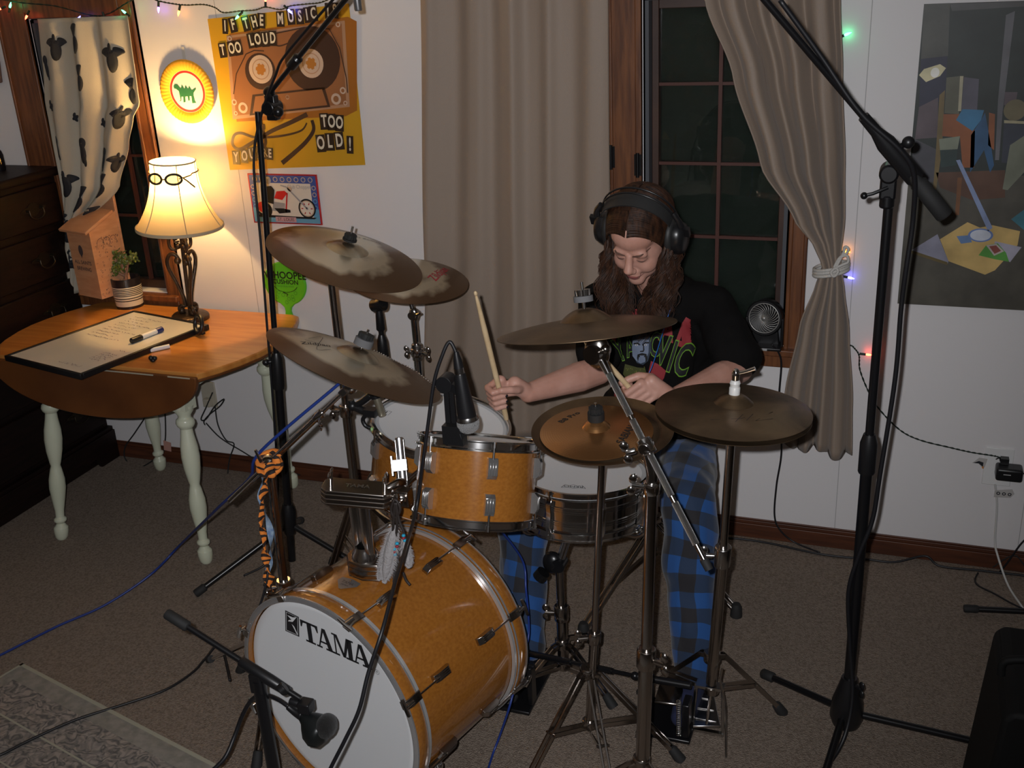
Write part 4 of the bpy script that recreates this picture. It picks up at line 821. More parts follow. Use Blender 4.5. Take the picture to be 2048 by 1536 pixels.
# ---------------------------------------------------------------- tom holder on top of the bass drum
TP=WL(716,1120,-1.46); 
HC=BP(0,0,-.185)+V((0,0,.283))
th=thing('tom_holder','chrome ribbed double tom holder clamped on top of the bass drum','drum hardware',HC)
g=G(); n=8
octo=[(.052*math.cos(2*PI*(k+.5)/8)*(1.15 if k%2 else 1),.040*math.sin(2*PI*(k+.5)/8)) for k in range(8)]
g.prism(octo,HC+V((0,0,-.012)),bx,-BA,.050)
for i in range(4): g.prism([(x*1.035,y*1.035) for x,y in octo],HC+V((0,0,-.006+.0125*i)),bx,-BA,.004)
obj('base_block',g,dark_chrome,th,bevel=.003)
g=G(); g.lathe([(.034,.038),(.032,.05),(.024,.062),(.022,.07)],HC,(0,0,1),28); obj('collar',g,chrome,th,smooth=50)
bc=HC+V((0,0,.215)); dir_=(WL(800,1015,-1.33)-WL(655,975,-1.40)).normalized(); dir_=V((.94,.26,-.10)).normalized()
g=G()
for s in (-.016,.016): g.cyl(HC+bx*s+V((0,0,.045)),HC+bx*s+V((0,0,.20)),.0145,n=20)
obj('tube',g,chrome,th)
g=G(); xx=dir_; yy=V((0,0,1)).cross(xx).normalized(); zz=xx.cross(yy)
pl=[(-.085,-.020),(-.07,-.036),(.07,-.036),(.085,-.020),(.085,.020),(.07,.036),(-.07,.036),(-.085,.020)]
g.prism(pl,bc-zz*.022,xx,yy,.040)
for i in range(3): g.prism([(x*1.02,y*1.03) for x,y in pl],bc-zz*(.018-.012*i),xx,yy,.004)
obj('clamp_block',g,dark_chrome,th,bevel=.003)
g=G(); Fg=Flat(g,bc+zz*.0185,xx,yy,.0005); Fg.text('TAMA',0,0,.022,mat('engraved',(.7,.7,.7),.3,1.0),1,bold=.02); obj('logo',g,None,th,smooth=0)
g=G(); 
for s in (-1,1): g.cyl(bc+xx*.066*s+zz*.018,bc+xx*.066*s+zz*.034,.005,n=10); g.wing(bc+xx*.066*s+zz*.03,zz,.020,None,yy)
obj('wing_bolt',g,chrome,th)
# ================================================================ TOMS
def hoop(parent,c,ax,R,flip,n=72):
    g=G(); g.lathe(flanged(R,flip),c,ax,n); return obj('hoop',g,chrome,parent,smooth=35)
def tom(lab,c,ax,R,L,phis,grp=None,head_label=None):
    c=V(c); ax=V(ax).normalized(); x,y,z=frame(ax); base=c-ax*L; t=thing('tom_drum',lab,'tom drum',base,grp)
    sr=R-.012
    g=G(); g.lathe([(sr,-L+.012),(sr,-.014)],c,ax,72); obj('shell',g,maple,t,smooth=60)
    hoop(t,c-ax*.017,ax,R-.006,1); hoop(t,c-ax*(L-.017),ax,R-.006,-1)
    g=G(); g.lathe([(0,-.010),(sr-.012,-.010),(sr-.004,-.008),(sr+.0035,-.016),(sr+.0035,-.022)],c,ax,72,mfun=lambda i: head_w if i==0 else head_ring); obj('head',g,None,t,smooth=60)
    g=G(); g.lathe([(sr+.0035,-L+.022),(sr+.0035,-L+.016),(sr-.004,-L+.008),(0,-L+.009)],c,ax,60,m=head_w); obj('bottom_head',g,None,t,smooth=60)
    for ph in phis:
        rad=x*math.cos(ph)+y*math.sin(ph)
        lug(t,c+rad*(sr-.0005)-ax*(.058),ax*-1,rad,.048); lug(t,c+rad*(sr-.0005)-ax*(L-.058),ax,rad,.048)
        rod(t,c+rad*(R-.001)-ax*.004,c+rad*(R-.001)-ax*.05); rod(t,c+rad*(R-.001)-ax*(L-.004),c+rad*(R-.001)-ax*(L-.05))
    return t,c,ax,x,y
TA=tom('amber rack tom in front, tilted towards the drummer, beside the snare',(-.928,-1.281,.918),(-.006,.41,1),.156,.208,[],None)
_t,c,ax,x,y=TA
def phi_at(c,ax,x,y,R,px,dz=0):
    best=None
    for i in range(720):
        a=2*PI*i/720; p=c+x*R*math.cos(a)+y*R*math.sin(a)-ax*dz; d=p-CAM
        if (x*math.cos(a)+y*math.sin(a)).dot(d)>0: continue
        X=1024+F*d.dot(RX)/d.dot(FW)
        if best is None or abs(X-px)<best[0]: best=(abs(X-px),a)
    return best[1]
ph0=phi_at(c,ax,x,y,.15,982,.095)
for k in range(6):
    rad=x*math.cos(ph0+k*PI/3)+y*math.sin(ph0+k*PI/3); sr=.144; L=.208
    lug(_t,c+rad*(sr-.0005)-ax*.062,ax*-1,rad,.050); lug(_t,c+rad*(sr-.0005)-ax*(L-.062),ax,rad,.050)
    rod(_t,c+rad*.155-ax*.004,c+rad*.155-ax*.045); rod(_t,c+rad*.155-ax*(L-.004),c+rad*.155-ax*(L-.045))
tA=_t; cA,aA,xA,yA=c,ax,x,y
TB=tom('amber rack tom behind left, white head showing, small mic over it',(-1.146,-1.026,.827),(.174,.004,1),.195,.235,[],None)
_t,c,ax,x,y=TB; ph0=phi_at(c,ax,x,y,.185,752,.10)
for k in range(6):
    rad=x*math.cos(ph0+k*PI/3)+y*math.sin(ph0+k*PI/3); sr=.183; L=.235
    lug(_t,c+rad*(sr-.0005)-ax*.062,ax*-1,rad,.050); lug(_t,c+rad*(sr-.0005)-ax*(L-.062),ax,rad,.050)
    rod(_t,c+rad*.194-ax*.004,c+rad*.194-ax*.045); rod(_t,c+rad*.194-ax*(L-.004),c+rad*.194-ax*(L-.045))
tB=_t; cB,aB,xB,yB=c,ax,x,y
g=G(); Fl=Flat(g,cB-aB*.0098+V((-.158,-.02,.0278)),V((1,0,-.174)).normalized(),V((0,1,0)),.0003); Fl.rect(-.013,-.012,.013,.012,head_w,1); 
Fl.line([(-.013,-.012),(.013,-.012),(.013,.012),(-.013,.012),(-.013,-.012)],.0015,inkk,2); Fl.rect(-.006,-.008,-.003,.008,inkk,2); Fl.rect(0,-.008,.003,.008,inkk,2)
obj('head_sticker',g,None,tB,smooth=0)
# holder arms and mounting plates between block and toms
g=G(); pA=cA-aA*.10+(-xA*.94+(-yA)*.0).normalized()*.17
ra=(V((TP.x,TP.y,0))-V((cA.x,cA.y,0))).normalized()
def plate(c,ax,L,tgt,R,w,h,tt):
    d=(V(tgt)-c); d=(d-ax*d.dot(ax)).normalized(); o=c-ax*L/2+d*(R+.006); tn=ax.cross(d).normalized(); Rm=Matrix((tn,d,ax)).transposed(); g=G(); g.box(o,(w,.012,h),None,Rm); g.box(o+d*.014,(w*.55,.022,h*.5),None,Rm); obj('mount_bracket',g,chrome,tt,bevel=.003); return o+d*.02
mA=plate(cA,aA,.208,WL(795,930,-1.25),.150,.055,.10,tA); mB=plate(cB,aB,.235,WL(800,930,-1.25),.183,.05,.10,tB)
g=G(); g.tube(cr([bc+xx*.07,bc+xx*.12+V((0,0,.0)),mA+V((-.05,0,-.05)),mA],7),.011,n=14); obj('tom_arm',g,dark_chrome,th,smooth=60)
g=G(); g.tube(cr([bc+xx*.05,bc+xx*.09+V((0,.05,.01)),mB+V((-.01,-.03,-.06)),mB],7),.011,n=14); obj('tom_arm',g,dark_chrome,th,smooth=60)
g=G(); q=bc+xx*.115; g.box(q,(.03,.03,.04)); g.wing(q+V((0,-.015,0)),(0,-1,0),.024); obj('clamp',g,dark_chrome,th,bevel=.004)
# the clamp standing proud between the toms (white square wing bolt)
q=WL(803,930,-1.30); tc_=(CAM-q).normalized(); fxx,fyy,_=frame(tc_); RR=Matrix((fxx,fyy,tc_)).transposed(); g=G(); g.box(q-tc_*.01,(.024,.13,.018),None,RR); g.box(q+tc_*.008-fxx*.006,(.040,.030,.012),None,RR); g.box(q+tc_*.008-fxx*.024,(.006,.052,.014),None,RR); g.cyl(q+tc_*.014,q+tc_*.017,.006,n=12); g.tube([q+fyy*.07+tc_*.004,q-fyy*.085+tc_*.004],.010,n=12); obj('memory_clamp',g,mat('satin_chrome',(.6,.6,.62),.36,1.0),th,bevel=.002)
# feathers tied to the holder
ft=thing('feather_tassel','white feather tassel with turquoise and red beads tied to the tom holder','tassel',WL(780,1030,-1.50)+V((0,0,-.10)))
fm=mat('white_feather',(.30,.285,.285),.9,bump=.4,bscale=200); fb=mat('dark_feather',(.03,.025,.025),.8)
def feather(p,q,w,m,seed):
    random.seed(seed); p=V(p);q=V(q);d=(q-p);L=d.length;dn=d.normalized(); sd=dn.cross(V((0,-1,0))).normalized(); fwd=dn.cross(sd); g=G(); g.tube([p,q],[.0012,.0005],n=5)
    g.tube([p+d*.05,p+d*.2,p+d*.5,p+d*.8,p+d*.98],[w*.12,w*.45,w*.55,w*.4,w*.08],n=14)
    for i in range(2600):
        s=random.random()**.85; a=random.uniform(-1,1); b=random.uniform(-.5,.5); c=p+d*s; wl=w*math.sin(PI*min(1,.15+s*.83))**.7*random.uniform(.75,1.15)
        e=c+sd*a*wl+fwd*b*wl*.6+dn*wl*random.uniform(.3,.9); g.tube([c,(c+e)/2,e],[.0006,.00045,.0002],n=3,cap=False)
    return obj('feather',g,m,ft,smooth=0,kind='stuff')
kn=WL(792,1020,-1.50); pf=lambda x,y,Y=-1.5: WL(x,y,Y)
feather(pf(790,1050),pf(768,1165,-1.53),.026,fm,1); feather(pf(792,1060),pf(757,1160,-1.52),.02,fm,4); feather(pf(808,1075),pf(818,1135,-1.52),.018,fm,2); feather(pf(800,1080),pf(786,1172,-1.51),.007,fb,3)
g=G(); leather=mat('dark_leather_cord',(.02,.014,.012),.6)
for L in ([(790,1005),(788,1030),(786,1060),(786,1085)],[(792,1005),(798,1040),(806,1060),(812,1080)],[(790,1005),(794,1040),(792,1080),(790,1105)],[(788,1000),(782,1020),(790,1035),(800,1020),(794,1002),(786,1000)],[(806,1145),(812,1160),(820,1170)]): g.tube(cr([pf(x,y,-1.505) for x,y in L],6),.0035,n=7)
obj('cord',g,leather,ft,smooth=180)
tq=mat('turquoise_bead',(.02,.32,.50),.25); rb=mat('red_bead',(.25,.02,.03),.25)
for (x,y,m_) in ((807,1071,tq),(807,1076,rb),(810,1081,tq),(794,1087,tq),(794,1093,rb),(789,1098,tq),(789,1103,rb),(790,1109,tq)): g=G(); g.sph(pf(x,y,-1.515),(.0048,.0048,.0038),m_,10,7); obj('bead',g,None,ft,smooth=180)
# ================================================================ SNARE
sc=V((-.77,-.937,.684)); sa=V((.05,.083,1)).normalized(); SR=.184; SL=.14
t=thing('snare_drum','chrome snare drum with white head between the drummer\'s knees','snare drum',sc-sa*SL)
x,y,z=frame(sa); g=G(); prof=[(.176,-SL+.012)]
for zc in (.048,.088):
    prof+=[(.176,-SL+zc-.009)]
    for k in range(3): zz_=-SL+zc+(k-1)*.006; prof+=[(.176,zz_-.0028),(.1785,zz_-.0012),(.1785,zz_+.0012),(.176,zz_+.0028)]
prof+=[(.176,-.014)]
g.lathe(prof,sc,sa,96); obj('shell',g,chrome,t,smooth=30)
hoop(t,sc-sa*.017,sa,SR-.005,1,96); hoop(t,sc-sa*(SL-.017),sa,SR-.005,-1,96)
g=G(); g.lathe([(0,-.010),(.160,-.010),(.171,-.008),(.1785,-.018)],sc,sa,80,mfun=lambda i: head_w if i==0 else head_ring); hd=obj('head',g,None,t,smooth=60)
g=G(); g.lathe([(.1785,-SL+.018),(.171,-SL+.008),(0,-SL+.009)],sc,sa,60,m=head_w); obj('bottom_head',g,None,t,smooth=60)
g=G(); dcam=(CAM-sc); dcam=(dcam-sa*dcam.dot(sa)).normalized(); dr_=RAY(1147,974); pl_=sc-sa*.0097; pc_=CAM+dr_*((pl_-CAM).dot(sa)/dr_.dot(sa)); fv=dcam; fu=fv.cross(sa)
Fr=Flat(g,pc_+sa*.0012,fu*1.25,fv*1.25,.0004)
Fr.line([(-.026,.008),(-.018,-.008),(-.008,-.003),(0,-.010),(.008,-.003),(.018,-.008),(.026,.008)],.0013,inkk,1); Fr.line([(-.026,.008),(-.012,.005),(0,.010),(.012,.005),(.026,.008)],.0011,inkk,1); Fr.text('REMO',0,0,.013,inkk,1,sx=1.2)
obj('head_logo',g,None,hd,smooth=0)
ph0=phi_at(sc,sa,x,y,.178,1203,.07)
for k in range(8):
    ph=ph0+k*PI/4; rad=x*math.cos(ph)+y*math.sin(ph); g=G(); tn=sa.cross(rad).normalized(); 
    g.prism([(.0,-SL/2-.045),(.008,-SL/2-.05),(.016,-SL/2-.03),(.010,-SL/2),(.016,-SL/2+.03),(.008,-SL/2+.05),(0,-SL/2+.045)],sc+rad*.176+tn*.008,rad,sa,.016); obj('lug',g,chrome,t,bevel=.002)
    rod(t,sc+rad*.184-sa*.004,sc+rad*.184-sa*.05); rod(t,sc+rad*.184-sa*(SL-.004),sc+rad*.184-sa*(SL-.05))
rad=(V((.97,-.24,0))); rad=(rad-sa*rad.dot(sa)).normalized(); tn=sa.cross(rad); R=Matrix((tn,rad,sa)).transposed()
g=G(); c0=sc+rad*.188-sa*.07; g.box(c0,(.028,.022,.085),None,R); g.box(c0+rad*.014+sa*.03,(.03,.012,.02),None,R); g.cyl(c0+sa*.04,c0+sa*.062,.007,n=12); g.tube([c0+rad*.012+sa*.03,c0+rad*.03+sa*.052,c0+rad*.026+sa*.072],.004,n=8); g.wing(c0-sa*.05,-sa,.018); obj('strainer',g,chrome,t,bevel=.002)
# ================================================================ CYMBALS
def cymbal_mat(name,c1,c2,rough,seed,pc=(.35,.6),sc_=5,R0=.2,rad_=0.0):
    M=bpy.data.materials.new(name); M.use_nodes=True; nt=M.node_tree; P=nt.nodes['Principled BSDF']; P.inputs['Metallic'].default_value=.85
    tc=nd(nt,'ShaderNodeTexCoord'); mp=nd(nt,'ShaderNodeMapping'); mp.inputs['Location'].default_value=(seed,seed*.7,0); nt.links.new(tc.outputs['Object'],mp.inputs[0])
    n1=nd(nt,'ShaderNodeTexNoise',Scale=sc_,Detail=4); n1.inputs['Distortion'].default_value=.6; nt.links.new(mp.outputs[0],n1.inputs['Vector'])
    ln=nd(nt,'ShaderNodeVectorMath',operation='LENGTH'); nt.links.new(tc.outputs['Object'],ln.inputs[0])
    rd=nd(nt,'ShaderNodeMath',operation='MULTIPLY_ADD'); rd.inputs[1].default_value=1/R0; rd.inputs[2].default_value=-.47; nt.links.new(ln.outputs['Value'],rd.inputs[0])
    ab=nd(nt,'ShaderNodeMath',operation='ABSOLUTE'); nt.links.new(rd.outputs[0],ab.inputs[0])
    mm=nd(nt,'ShaderNodeMath',operation='MULTIPLY_ADD'); mm.inputs[1].default_value=-rad_; nt.links.new(ab.outputs[0],mm.inputs[0]); nt.links.new(n1.outputs['Fac'],mm.inputs[2])
    r=nd(nt,'ShaderNodeValToRGB'); r.color_ramp.elements[0].position=pc[0]; r.color_ramp.elements[1].position=pc[1]; r.color_ramp.elements[0].color=(*c1,1); r.color_ramp.elements[1].color=(*c2,1)
    nt.links.new(mm.outputs[0],r.inputs[0]); nt.links.new(r.outputs[0],P.inputs['Base Color'])
    P.inputs['Roughness'].default_value=rough+.06
    # fine lathe grooves: rings around the object's own axis
    sx=nd(nt,'ShaderNodeTexWave',Scale=60.0,Distortion=0.0); sx.wave_type='RINGS'; sx.rings_direction='Z'; nt.links.new(tc.outputs['Object'],sx.inputs['Vector'])
    b=nd(nt,'ShaderNodeBump',Strength=.045,Distance=.001); nt.links.new(sx.outputs['Fac'],b.inputs['Height']); nt.links.new(b.outputs[0],P.inputs['Normal'])
    return M
bronze=cymbal_mat('cymbal_bronze',(.20,.125,.065),(.42,.31,.18),.20,3.1)
bronze_refl=cymbal_mat('cymbal_bronze_painted_reflection',(.17,.105,.06),(.66,.60,.46),.22,8.2,(.30,.40),3.2,.23,.75)  # brown bronze; cream zones paint the bright wall's reflection into the colour
bronze_d=cymbal_mat('cymbal_dark_patina',(.085,.058,.036),(.26,.175,.10),.30,5.5,(.3,.65),7)
copperb=cymbal_mat('cymbal_copper_bronze',(.40,.19,.07),(.55,.29,.12),.2,1.3,(.3,.7),4)
def cymbal(lab,c,tilt,R,m,bell_r=.055,bell_h=.020,bow=.022,grp=None,th_=.0012,marks=None,cat='cymbal',edge_up=0,ring_r=None):
    """own axes at the cymbal so that rings, patina and painted reflections turn with it"""
    c=V(c); n=V((tilt[0],tilt[1],1)).normalized(); t=thing('cymbal',lab,cat,c,grp); q=V((0,0,1)).rotation_difference(n); t.rotation_mode='QUATERNION'; t.rotation_quaternion=q
    prof=[]
    N=26
    def hgt(r):
        if r<bell_r: return bow*(1-(bell_r/R)**2)+bell_h*math.cos(PI/2*(r/bell_r)**1.3)
        h=bow*(1-(r/R)**2)
        if edge_up and r>R-edge_up: h+= .010*((r-(R-edge_up))/edge_up)**1.2*1.4
        return h
    rs=[.006+(bell_r-.006)*i/7 for i in range(8)]+[bell_r+(R-bell_r)*i/N for i in range(1,N+1)]
    if ring_r: rs=sorted(rs+[ring_r-.001,ring_r+.001])
    up=[(r,hgt(r)) for r in rs]; dn=[(r,h-th_) for r,h in reversed(up)]
    g=G(); g.lathe(up+dn+[up[0]],(0,0,0),(0,0,1),120); 
    nb=len(g.v); g.mats=[m]
    if marks:
        Fm=Flat(g,(0,0,0),V((1,0,0)),V((0,1,0)),.0003); marks(Fm)
        for v in g.v[nb:]: v.z=hgt(math.hypot(v.x,v.y))+.0006
    me=bpy.data.meshes.new('cymbal_plate'); me.from_pydata([tuple(v) for v in g.v],[],g.f)
    for x_ in g.mats: me.materials.append(x_)
    me.polygons.foreach_set('material_index',g.m); me.update(); me.shade_smooth(); me.set_sharp_from_angle(angle=math.radians(28))
    o=bpy.data.objects.new('cymbal_plate',me); COL.objects.link(o); o.parent=t
    return t,c,n
def topper(parent,c,n,felt=.018,fh=.012,m_felt=None,nut='wing',h=.0,colr=None):
    """felt washers, sleeve and nut that hold a cymbal on its stand; they belong to the stand"""
    g=G(); g.cyl(c+n*(h-.03),c+n*(h+.045),.0035,n=10); obj('cymbal_rod',g,chrome,parent)
    g=G(); g.lathe([(.004,h),(felt,h+.001),(felt,h+fh),(.004,h+fh+.001)],c,n,24); obj('felt_washer',g,m_felt or mat('grey_felt',(.12,.12,.125),.95),parent,smooth=50)
    g=G()
    if nut=='wing': g.wing(c+n*(h+fh),n,.026)
    else: 
        prof=[]; g.lathe([(.004,h+fh),(felt*.75,h+fh+.001),(felt*.8,h+fh+.014),(.004,h+fh+.016)],c,n,10)
        for k in range(10): a=2*PI*k/10; xx_,yy_,_=frame(n); g.cyl(c+n*(h+fh+.001)+(xx_*math.cos(a)+yy_*math.sin(a))*felt*.74,c+n*(h+fh+.014)+(xx_*math.cos(a)+yy_*math.sin(a))*felt*.74,.0028,n=6)
    obj('wing_nut',g,colr or dark_chrome,parent)
black_ink=mat('cymbal_ink_black',(.015,.012,.012),.6); red_ink=mat('cymbal_ink_red',(.42,.03,.05),.6)
def toloc(c,n,px,py):
    q=V((0,0,1)).rotation_difference(n); d=RAY(px,py); tt=(c-CAM).dot(n)/d.dot(n); p=CAM+d*tt-c; p=q.inverted()@p; return p.x,p.y
def word(s,size,m,bold=.01,shear=0,sx=1):
    def f(c,n,px,py,px2,py2):
        a=toloc(c,n,px,py); b=toloc(c,n,px2,py2); ang=math.atan2(b[1]-a[1],b[0]-a[0])
        return lambda Fm: Fm.text(s,(a[0]+b[0])/2,(a[1]+b[1])/2,size,m,1,ang,sx,bold,1.0,shear)
    return f
def nrmv(a): return V((a[0],a[1],1)).normalized()

c1=V((-1.515,-.806,1.213)); T1=(.351,.051)
cymbal('large crash cymbal at top left, tilted right over the other cymbals',c1,T1,.23,bronze_refl,.062,.020,.030,marks=lambda Fm:(word('Avedis Zildjian',.020,black_ink,0,.3)(c1,nrmv(T1),700,483,745,490)(Fm)))
c2=V((-1.516,-.421,1.034)); T2=(.162,-.034)
cymbal('crash cymbal with red lettering half hidden behind the top left one',c2,T2,.203,bronze_refl,.05,.018,.022,marks=lambda Fm:(word('Zildjian',.050,red_ink,.01,.3)(c2,nrmv(T2),865,568,890,542)(Fm)))
c3=V((-1.260,-1.263,1.073)); T3=(.384,.326)
def mk3(Fm):
    P=[toloc(c3,nrmv(T3),x,y) for x,y in ((605,692),(655,712),(612,690),(640,688),(628,712),(655,716))]; Fm.line(P[:2],.0015,black_ink,1); Fm.curve(P[2:],.0012,black_ink,1)
    word('Zildjian',.028,black_ink,.0,.3)(c3,nrmv(T3),612,700,640,706)(Fm)
cymbal('sizzle ride cymbal at lower left with a ball chain lying on it',c3,T3,.23,bronze_refl,.058,.020,.026,marks=mk3)
c4=V((-.649,-1.283,1.215)); T4=(-.14,.186)
cymbal('crash cymbal seen almost edge-on in front of the drummer\'s chest',c4,T4,.203,bronze_d,.058,.026,.024)
c5=V((-.634,-1.222,.931)); T5=(.003,-.08)
cymbal('bronze cymbal with raised rim above the snare drum, smaller cymbal stacked on it',c5,T5,.170,bronze_d,.04,.012,.012,edge_up=.03)
c5b=c5+V((-.012,-.010,.010))
def mk5(Fm):
    word('SABIAN',.026,black_ink,.015)(c5b,nrmv(T5),1243,888,1262,862)(Fm); word('B8 Pro',.024,black_ink,.015)(c5b,nrmv(T5),1128,846,1150,834)(Fm)
cymbal('copper coloured small cymbal stacked on the bronze one over the snare',c5b,T5,.135,copperb,.034,.020,.014,marks=mk5)
c6=V((-.332,-1.186,1.008)); T6=(.038,.037)
def mk6(Fm):
    n=nrmv(T6); P=[toloc(c6,n,x,y) for x,y in ((1420,850),(1480,850),(1545,836),(1510,853),(1545,848))]; Fm.line(P,.0014,black_ink,1); P=[toloc(c6,n,x,y) for x,y in ((1470,855),(1485,843),(1492,853),(1505,842))]; Fm.line(P,.0016,black_ink,1)
cymbal('top hi-hat cymbal, dark patinated bronze with a signature, at right',c6,T6,.178,bronze_d,.045,.022,.020,marks=mk6,cat='hi-hat cymbal')
cymbal('bottom hi-hat cymbal just showing under the top hi-hat cymbal',c6+V((0,0,-.012)),(.038,.037),.177,bronze_d,.045,-.018,-.014,cat='hi-hat cymbal')
# ball chain on the sizzle cymbal
n3=nrmv(T3); q3=V((0,0,1)).rotation_difference(n3); CH=1; t=thing('sizzle_chain','silver ball chain trailing down the lower left cymbal','chain',c3+n3*.01)
g=G(); ch=[(738,712),(760,722),(790,737),(820,744),(845,762),(868,778),(884,782)]
pts=[]
for x,y in ch:
    lx,ly=toloc(c3,n3,x,y); r=math.hypot(lx,ly); k_=min(1,.222/max(r,1e-6)); lx*=k_; ly*=k_; r=min(r,.222); h=.026*(1-(r/.23)**2) if r>.058 else .026+.02*math.cos(PI/2*(r/.058)**1.3); pts.append(c3+q3@V((lx,ly,h+.004)))
pts=cr(pts,12); L=0; last=None
for p in pts:
    if last is None or (p-last).length>.0058: g.sph(p,.0024,None,8,6); last=p
obj('chain_beads',g,chrome,t,smooth=180)
# ================================================================ STANDS
def stand(name,lab,cat,base): return thing(name,lab,cat,(base[0],base[1],0))
def pole(t,p,q,r,m=chrome,name='tube'): g=G(); g.cyl(p,q,r,n=22); return obj(name,g,m,t)
def sleeve(t,p,ax,r,h,m=chrome,wing=None,wl=.03,name='collar'):
    g=G(); g.collar(p,ax,r,h); o=obj(name,g,m,t,bevel=.002)
    if wing is not None: g=G(); wv_=V(wing).normalized(); g.cyl(V(p),V(p)+wv_*(r+.008),.005,n=10); g.wing(V(p)+wv_*(r+.004),wv_,wl*.8); obj('wing_bolt',g,m,t)
    return o
def tripod(t,base,hub_z,low_z,feet,m=dark_chrome,w=.020,th=.009,footm=black_rubber,brace=.55,dbl=True):
    b=V((base[0],base[1],0))
    for f in feet:
        f=V((f[0],f[1],.008)); top=b+V((0,0,hub_z)); d=(f-b); d.z=0; dn=d.normalized(); sd=V((0,0,1)).cross(dn)
        knee=top+dn*.035+V((0,0,-.004)); g=G(); pts=[top+dn*.018,knee,f]
        for s in ((-1,1) if dbl else (0,)): 
            for a_,b_ in zip(pts,pts[1:]): g.beam(a_+sd*s*w*.38,b_+sd*s*w*.38,th*.45 if dbl else w,w*.6 if dbl else th)
        lg=obj('leg',g,m,t)
        mid=knee+(f-knee)*brace; low=b+V((0,0,low_z))+dn*.018; g=G()
        for s in (-1,1): g.beam(low+sd*s*w*.5,mid+sd*s*w*.5,.003,w*.55)
        g.cyl(mid-sd*w*.8,mid+sd*w*.8,.0035,n=8); obj('brace',g,m,lg)
        g=G(); e=(knee-f).normalized(); g.tube([f-V((0,0,.008))+e*-.004,f+e*.03,f+e*.034],[.016,.013,.010],n=12); obj('rubber_foot',g,footm,lg,smooth=50)
    sleeve(t,b+V((0,0,hub_z)),(0,0,1),.022,.030,m); sleeve(t,b+V((0,0,low_z)),(0,0,1),.020,.024,m)
# C5 straight stand
B5=(-.690,-1.212); t=stand('cymbal_stand','straight chrome cymbal stand in front of the snare drum','cymbal stand',B5)
tp=c5-nrmv(T5)*.02; z1=.40; b=V((*B5,0)); axp=(tp-b).normalized(); j=b+axp*.34
pole(t,b+V((0,0,.04)),j,.0125,dark_chrome); pole(t,j,tp,.0085,dark_chrome); sleeve(t,j,axp,.018,.035,dark_chrome,(-1,-.5,0),.03)
tripod(t,B5,.225,.055,[(-.439,-1.22),(-.80,-1.44),(-.56,-1.45)],brace=.52); 
topper(t,c5b+V((0,0,.030)),nrmv(T5),.020,.020,black_rubber,'nut',0,black_rubber)
# C6 hi-hat stand
B6=(-.383,-1.085); t=stand('hi_hat_stand','chrome hi-hat stand holding the two dark cymbals at right','hi-hat stand',B6)
b=V((*B6,0)); tp=c6-nrmv(T6)*.05; axp=(tp-b).normalized(); j=b+axp*.60
pole(t,b+V((0,0,.16)),j,.0145,dark_chrome); pole(t,j,tp,.0105,dark_chrome); sleeve(t,j,axp,.021,.06,chrome_soft,(-1,-.2,0),.03)
sleeve(t,tp+V((0,0,.008)),(0,0,1),.022,.012,black_plastic,name='hat_seat')
tripod(t,B6,.245,.14,[(-.205,-.955),(-.60,-.98),(-.40,-1.36)][:2],brace=.5)
g=G()
for s in (-1,1): g.beam(b+V((s*.035-.005,0,.15)),b+V((s*.042-.005,-.02,.012)),.007,.006)
g.beam(b+V((-.045,-.02,.012)),b+V((.04,-.02,.012)),.012,.008); g.beam(b+V((-.04,0,.15)),b+V((.035,0,.15)),.03,.008); obj('pedal_frame',g,chrome_soft,t)
g=G(); fp=b+V((-.005,-.03,.035)); hp=V((-.475,-.83,.02)); g.beam(fp,hp,.075,.008); 
for i in range(6): q=fp+(hp-fp)*(i/6+.08); g.beam(q-V((.03,0,-.006)),q+V((.03,0,.006)),.004,.003)
obj('footboard',g,chrome_soft,t,bevel=.002)
g=G(); g.tube([b+V((0,-.004,.15)),fp+V((0,0,.01))],.004,n=8); obj('pull_chain',g,chrome,t)
g=G(); g.tube([b+V((.03,-.01,.22)),b+V((.028,-.03,.20)),b+V((.045,-.04,.12)),b+V((.06,-.10,.006))],.0035,n=8); obj('wire_prop',g,chrome,t)
n6=nrmv(T6); c6=c6+n6*.034; g=G(); g.lathe([(.004,.003),(.0125,.003),(.0125,.022),(.011,.024),(.0115,.030),(.0125,.032),(.0115,.036),(.009,.04)],c6,n6,20); obj('clutch',g,mat('white_nylon',(.62,.62,.6),.4),t)
g=G(); g.lathe([(.008,.038),(.009,.05),(.010,.054),(.008,.062),(.004,.067),(0,.068)],c6,n6,20); g.tube([c6+n6*.055,c6+n6*.060+V((.022,.0,.002)),c6+n6*.068+V((.042,0,.003))],[.0045,.005,.0055],n=10); g.cyl(c6+n6*.0,c6+n6*.06,.0035,n=8); obj('clutch_bolt',g,chrome,t,smooth=50)
# C4 boom stand
B4=(-.50,-1.40); t=stand('boom_cymbal_stand','tall chrome boom stand with knurled boom arm in front of the drummer','cymbal stand',B4)
K=WL(1292,893,-1.395); b=V((*B4,0)); tilt_pt=c4-nrmv(T4)*.075; top_=WL(1303,975,-1.395)
tj=WL(1193,700,-1.31)
axp=(top_-b).normalized()
pole(t,b+V((0,0,.06)),b+axp*.44,.0175,dark_chrome); pole(t,b+axp*.42,top_,.0135,dark_chrome); sleeve(t,b+axp*.44,axp,.023,.055,dark_chrome,(1,-.4,.1),.035); sleeve(t,top_,axp,.019,.03,chrome,(-1,-.3,.2),.03)
g=G(); g.tube(cr([top_+axp*.01,top_+axp*.035,K+V((.008,0,-.035)),K],5),[.013]*15+[.010],n=14); obj('boom_neck',g,dark_chrome,t,smooth=60)
bd_=(K-tj).normalized(); end=K+bd_*.29
g=G(); g.cyl(tj,K+bd_*.275,.0058,n=14); obj('boom_rod',g,dark_chrome,t)
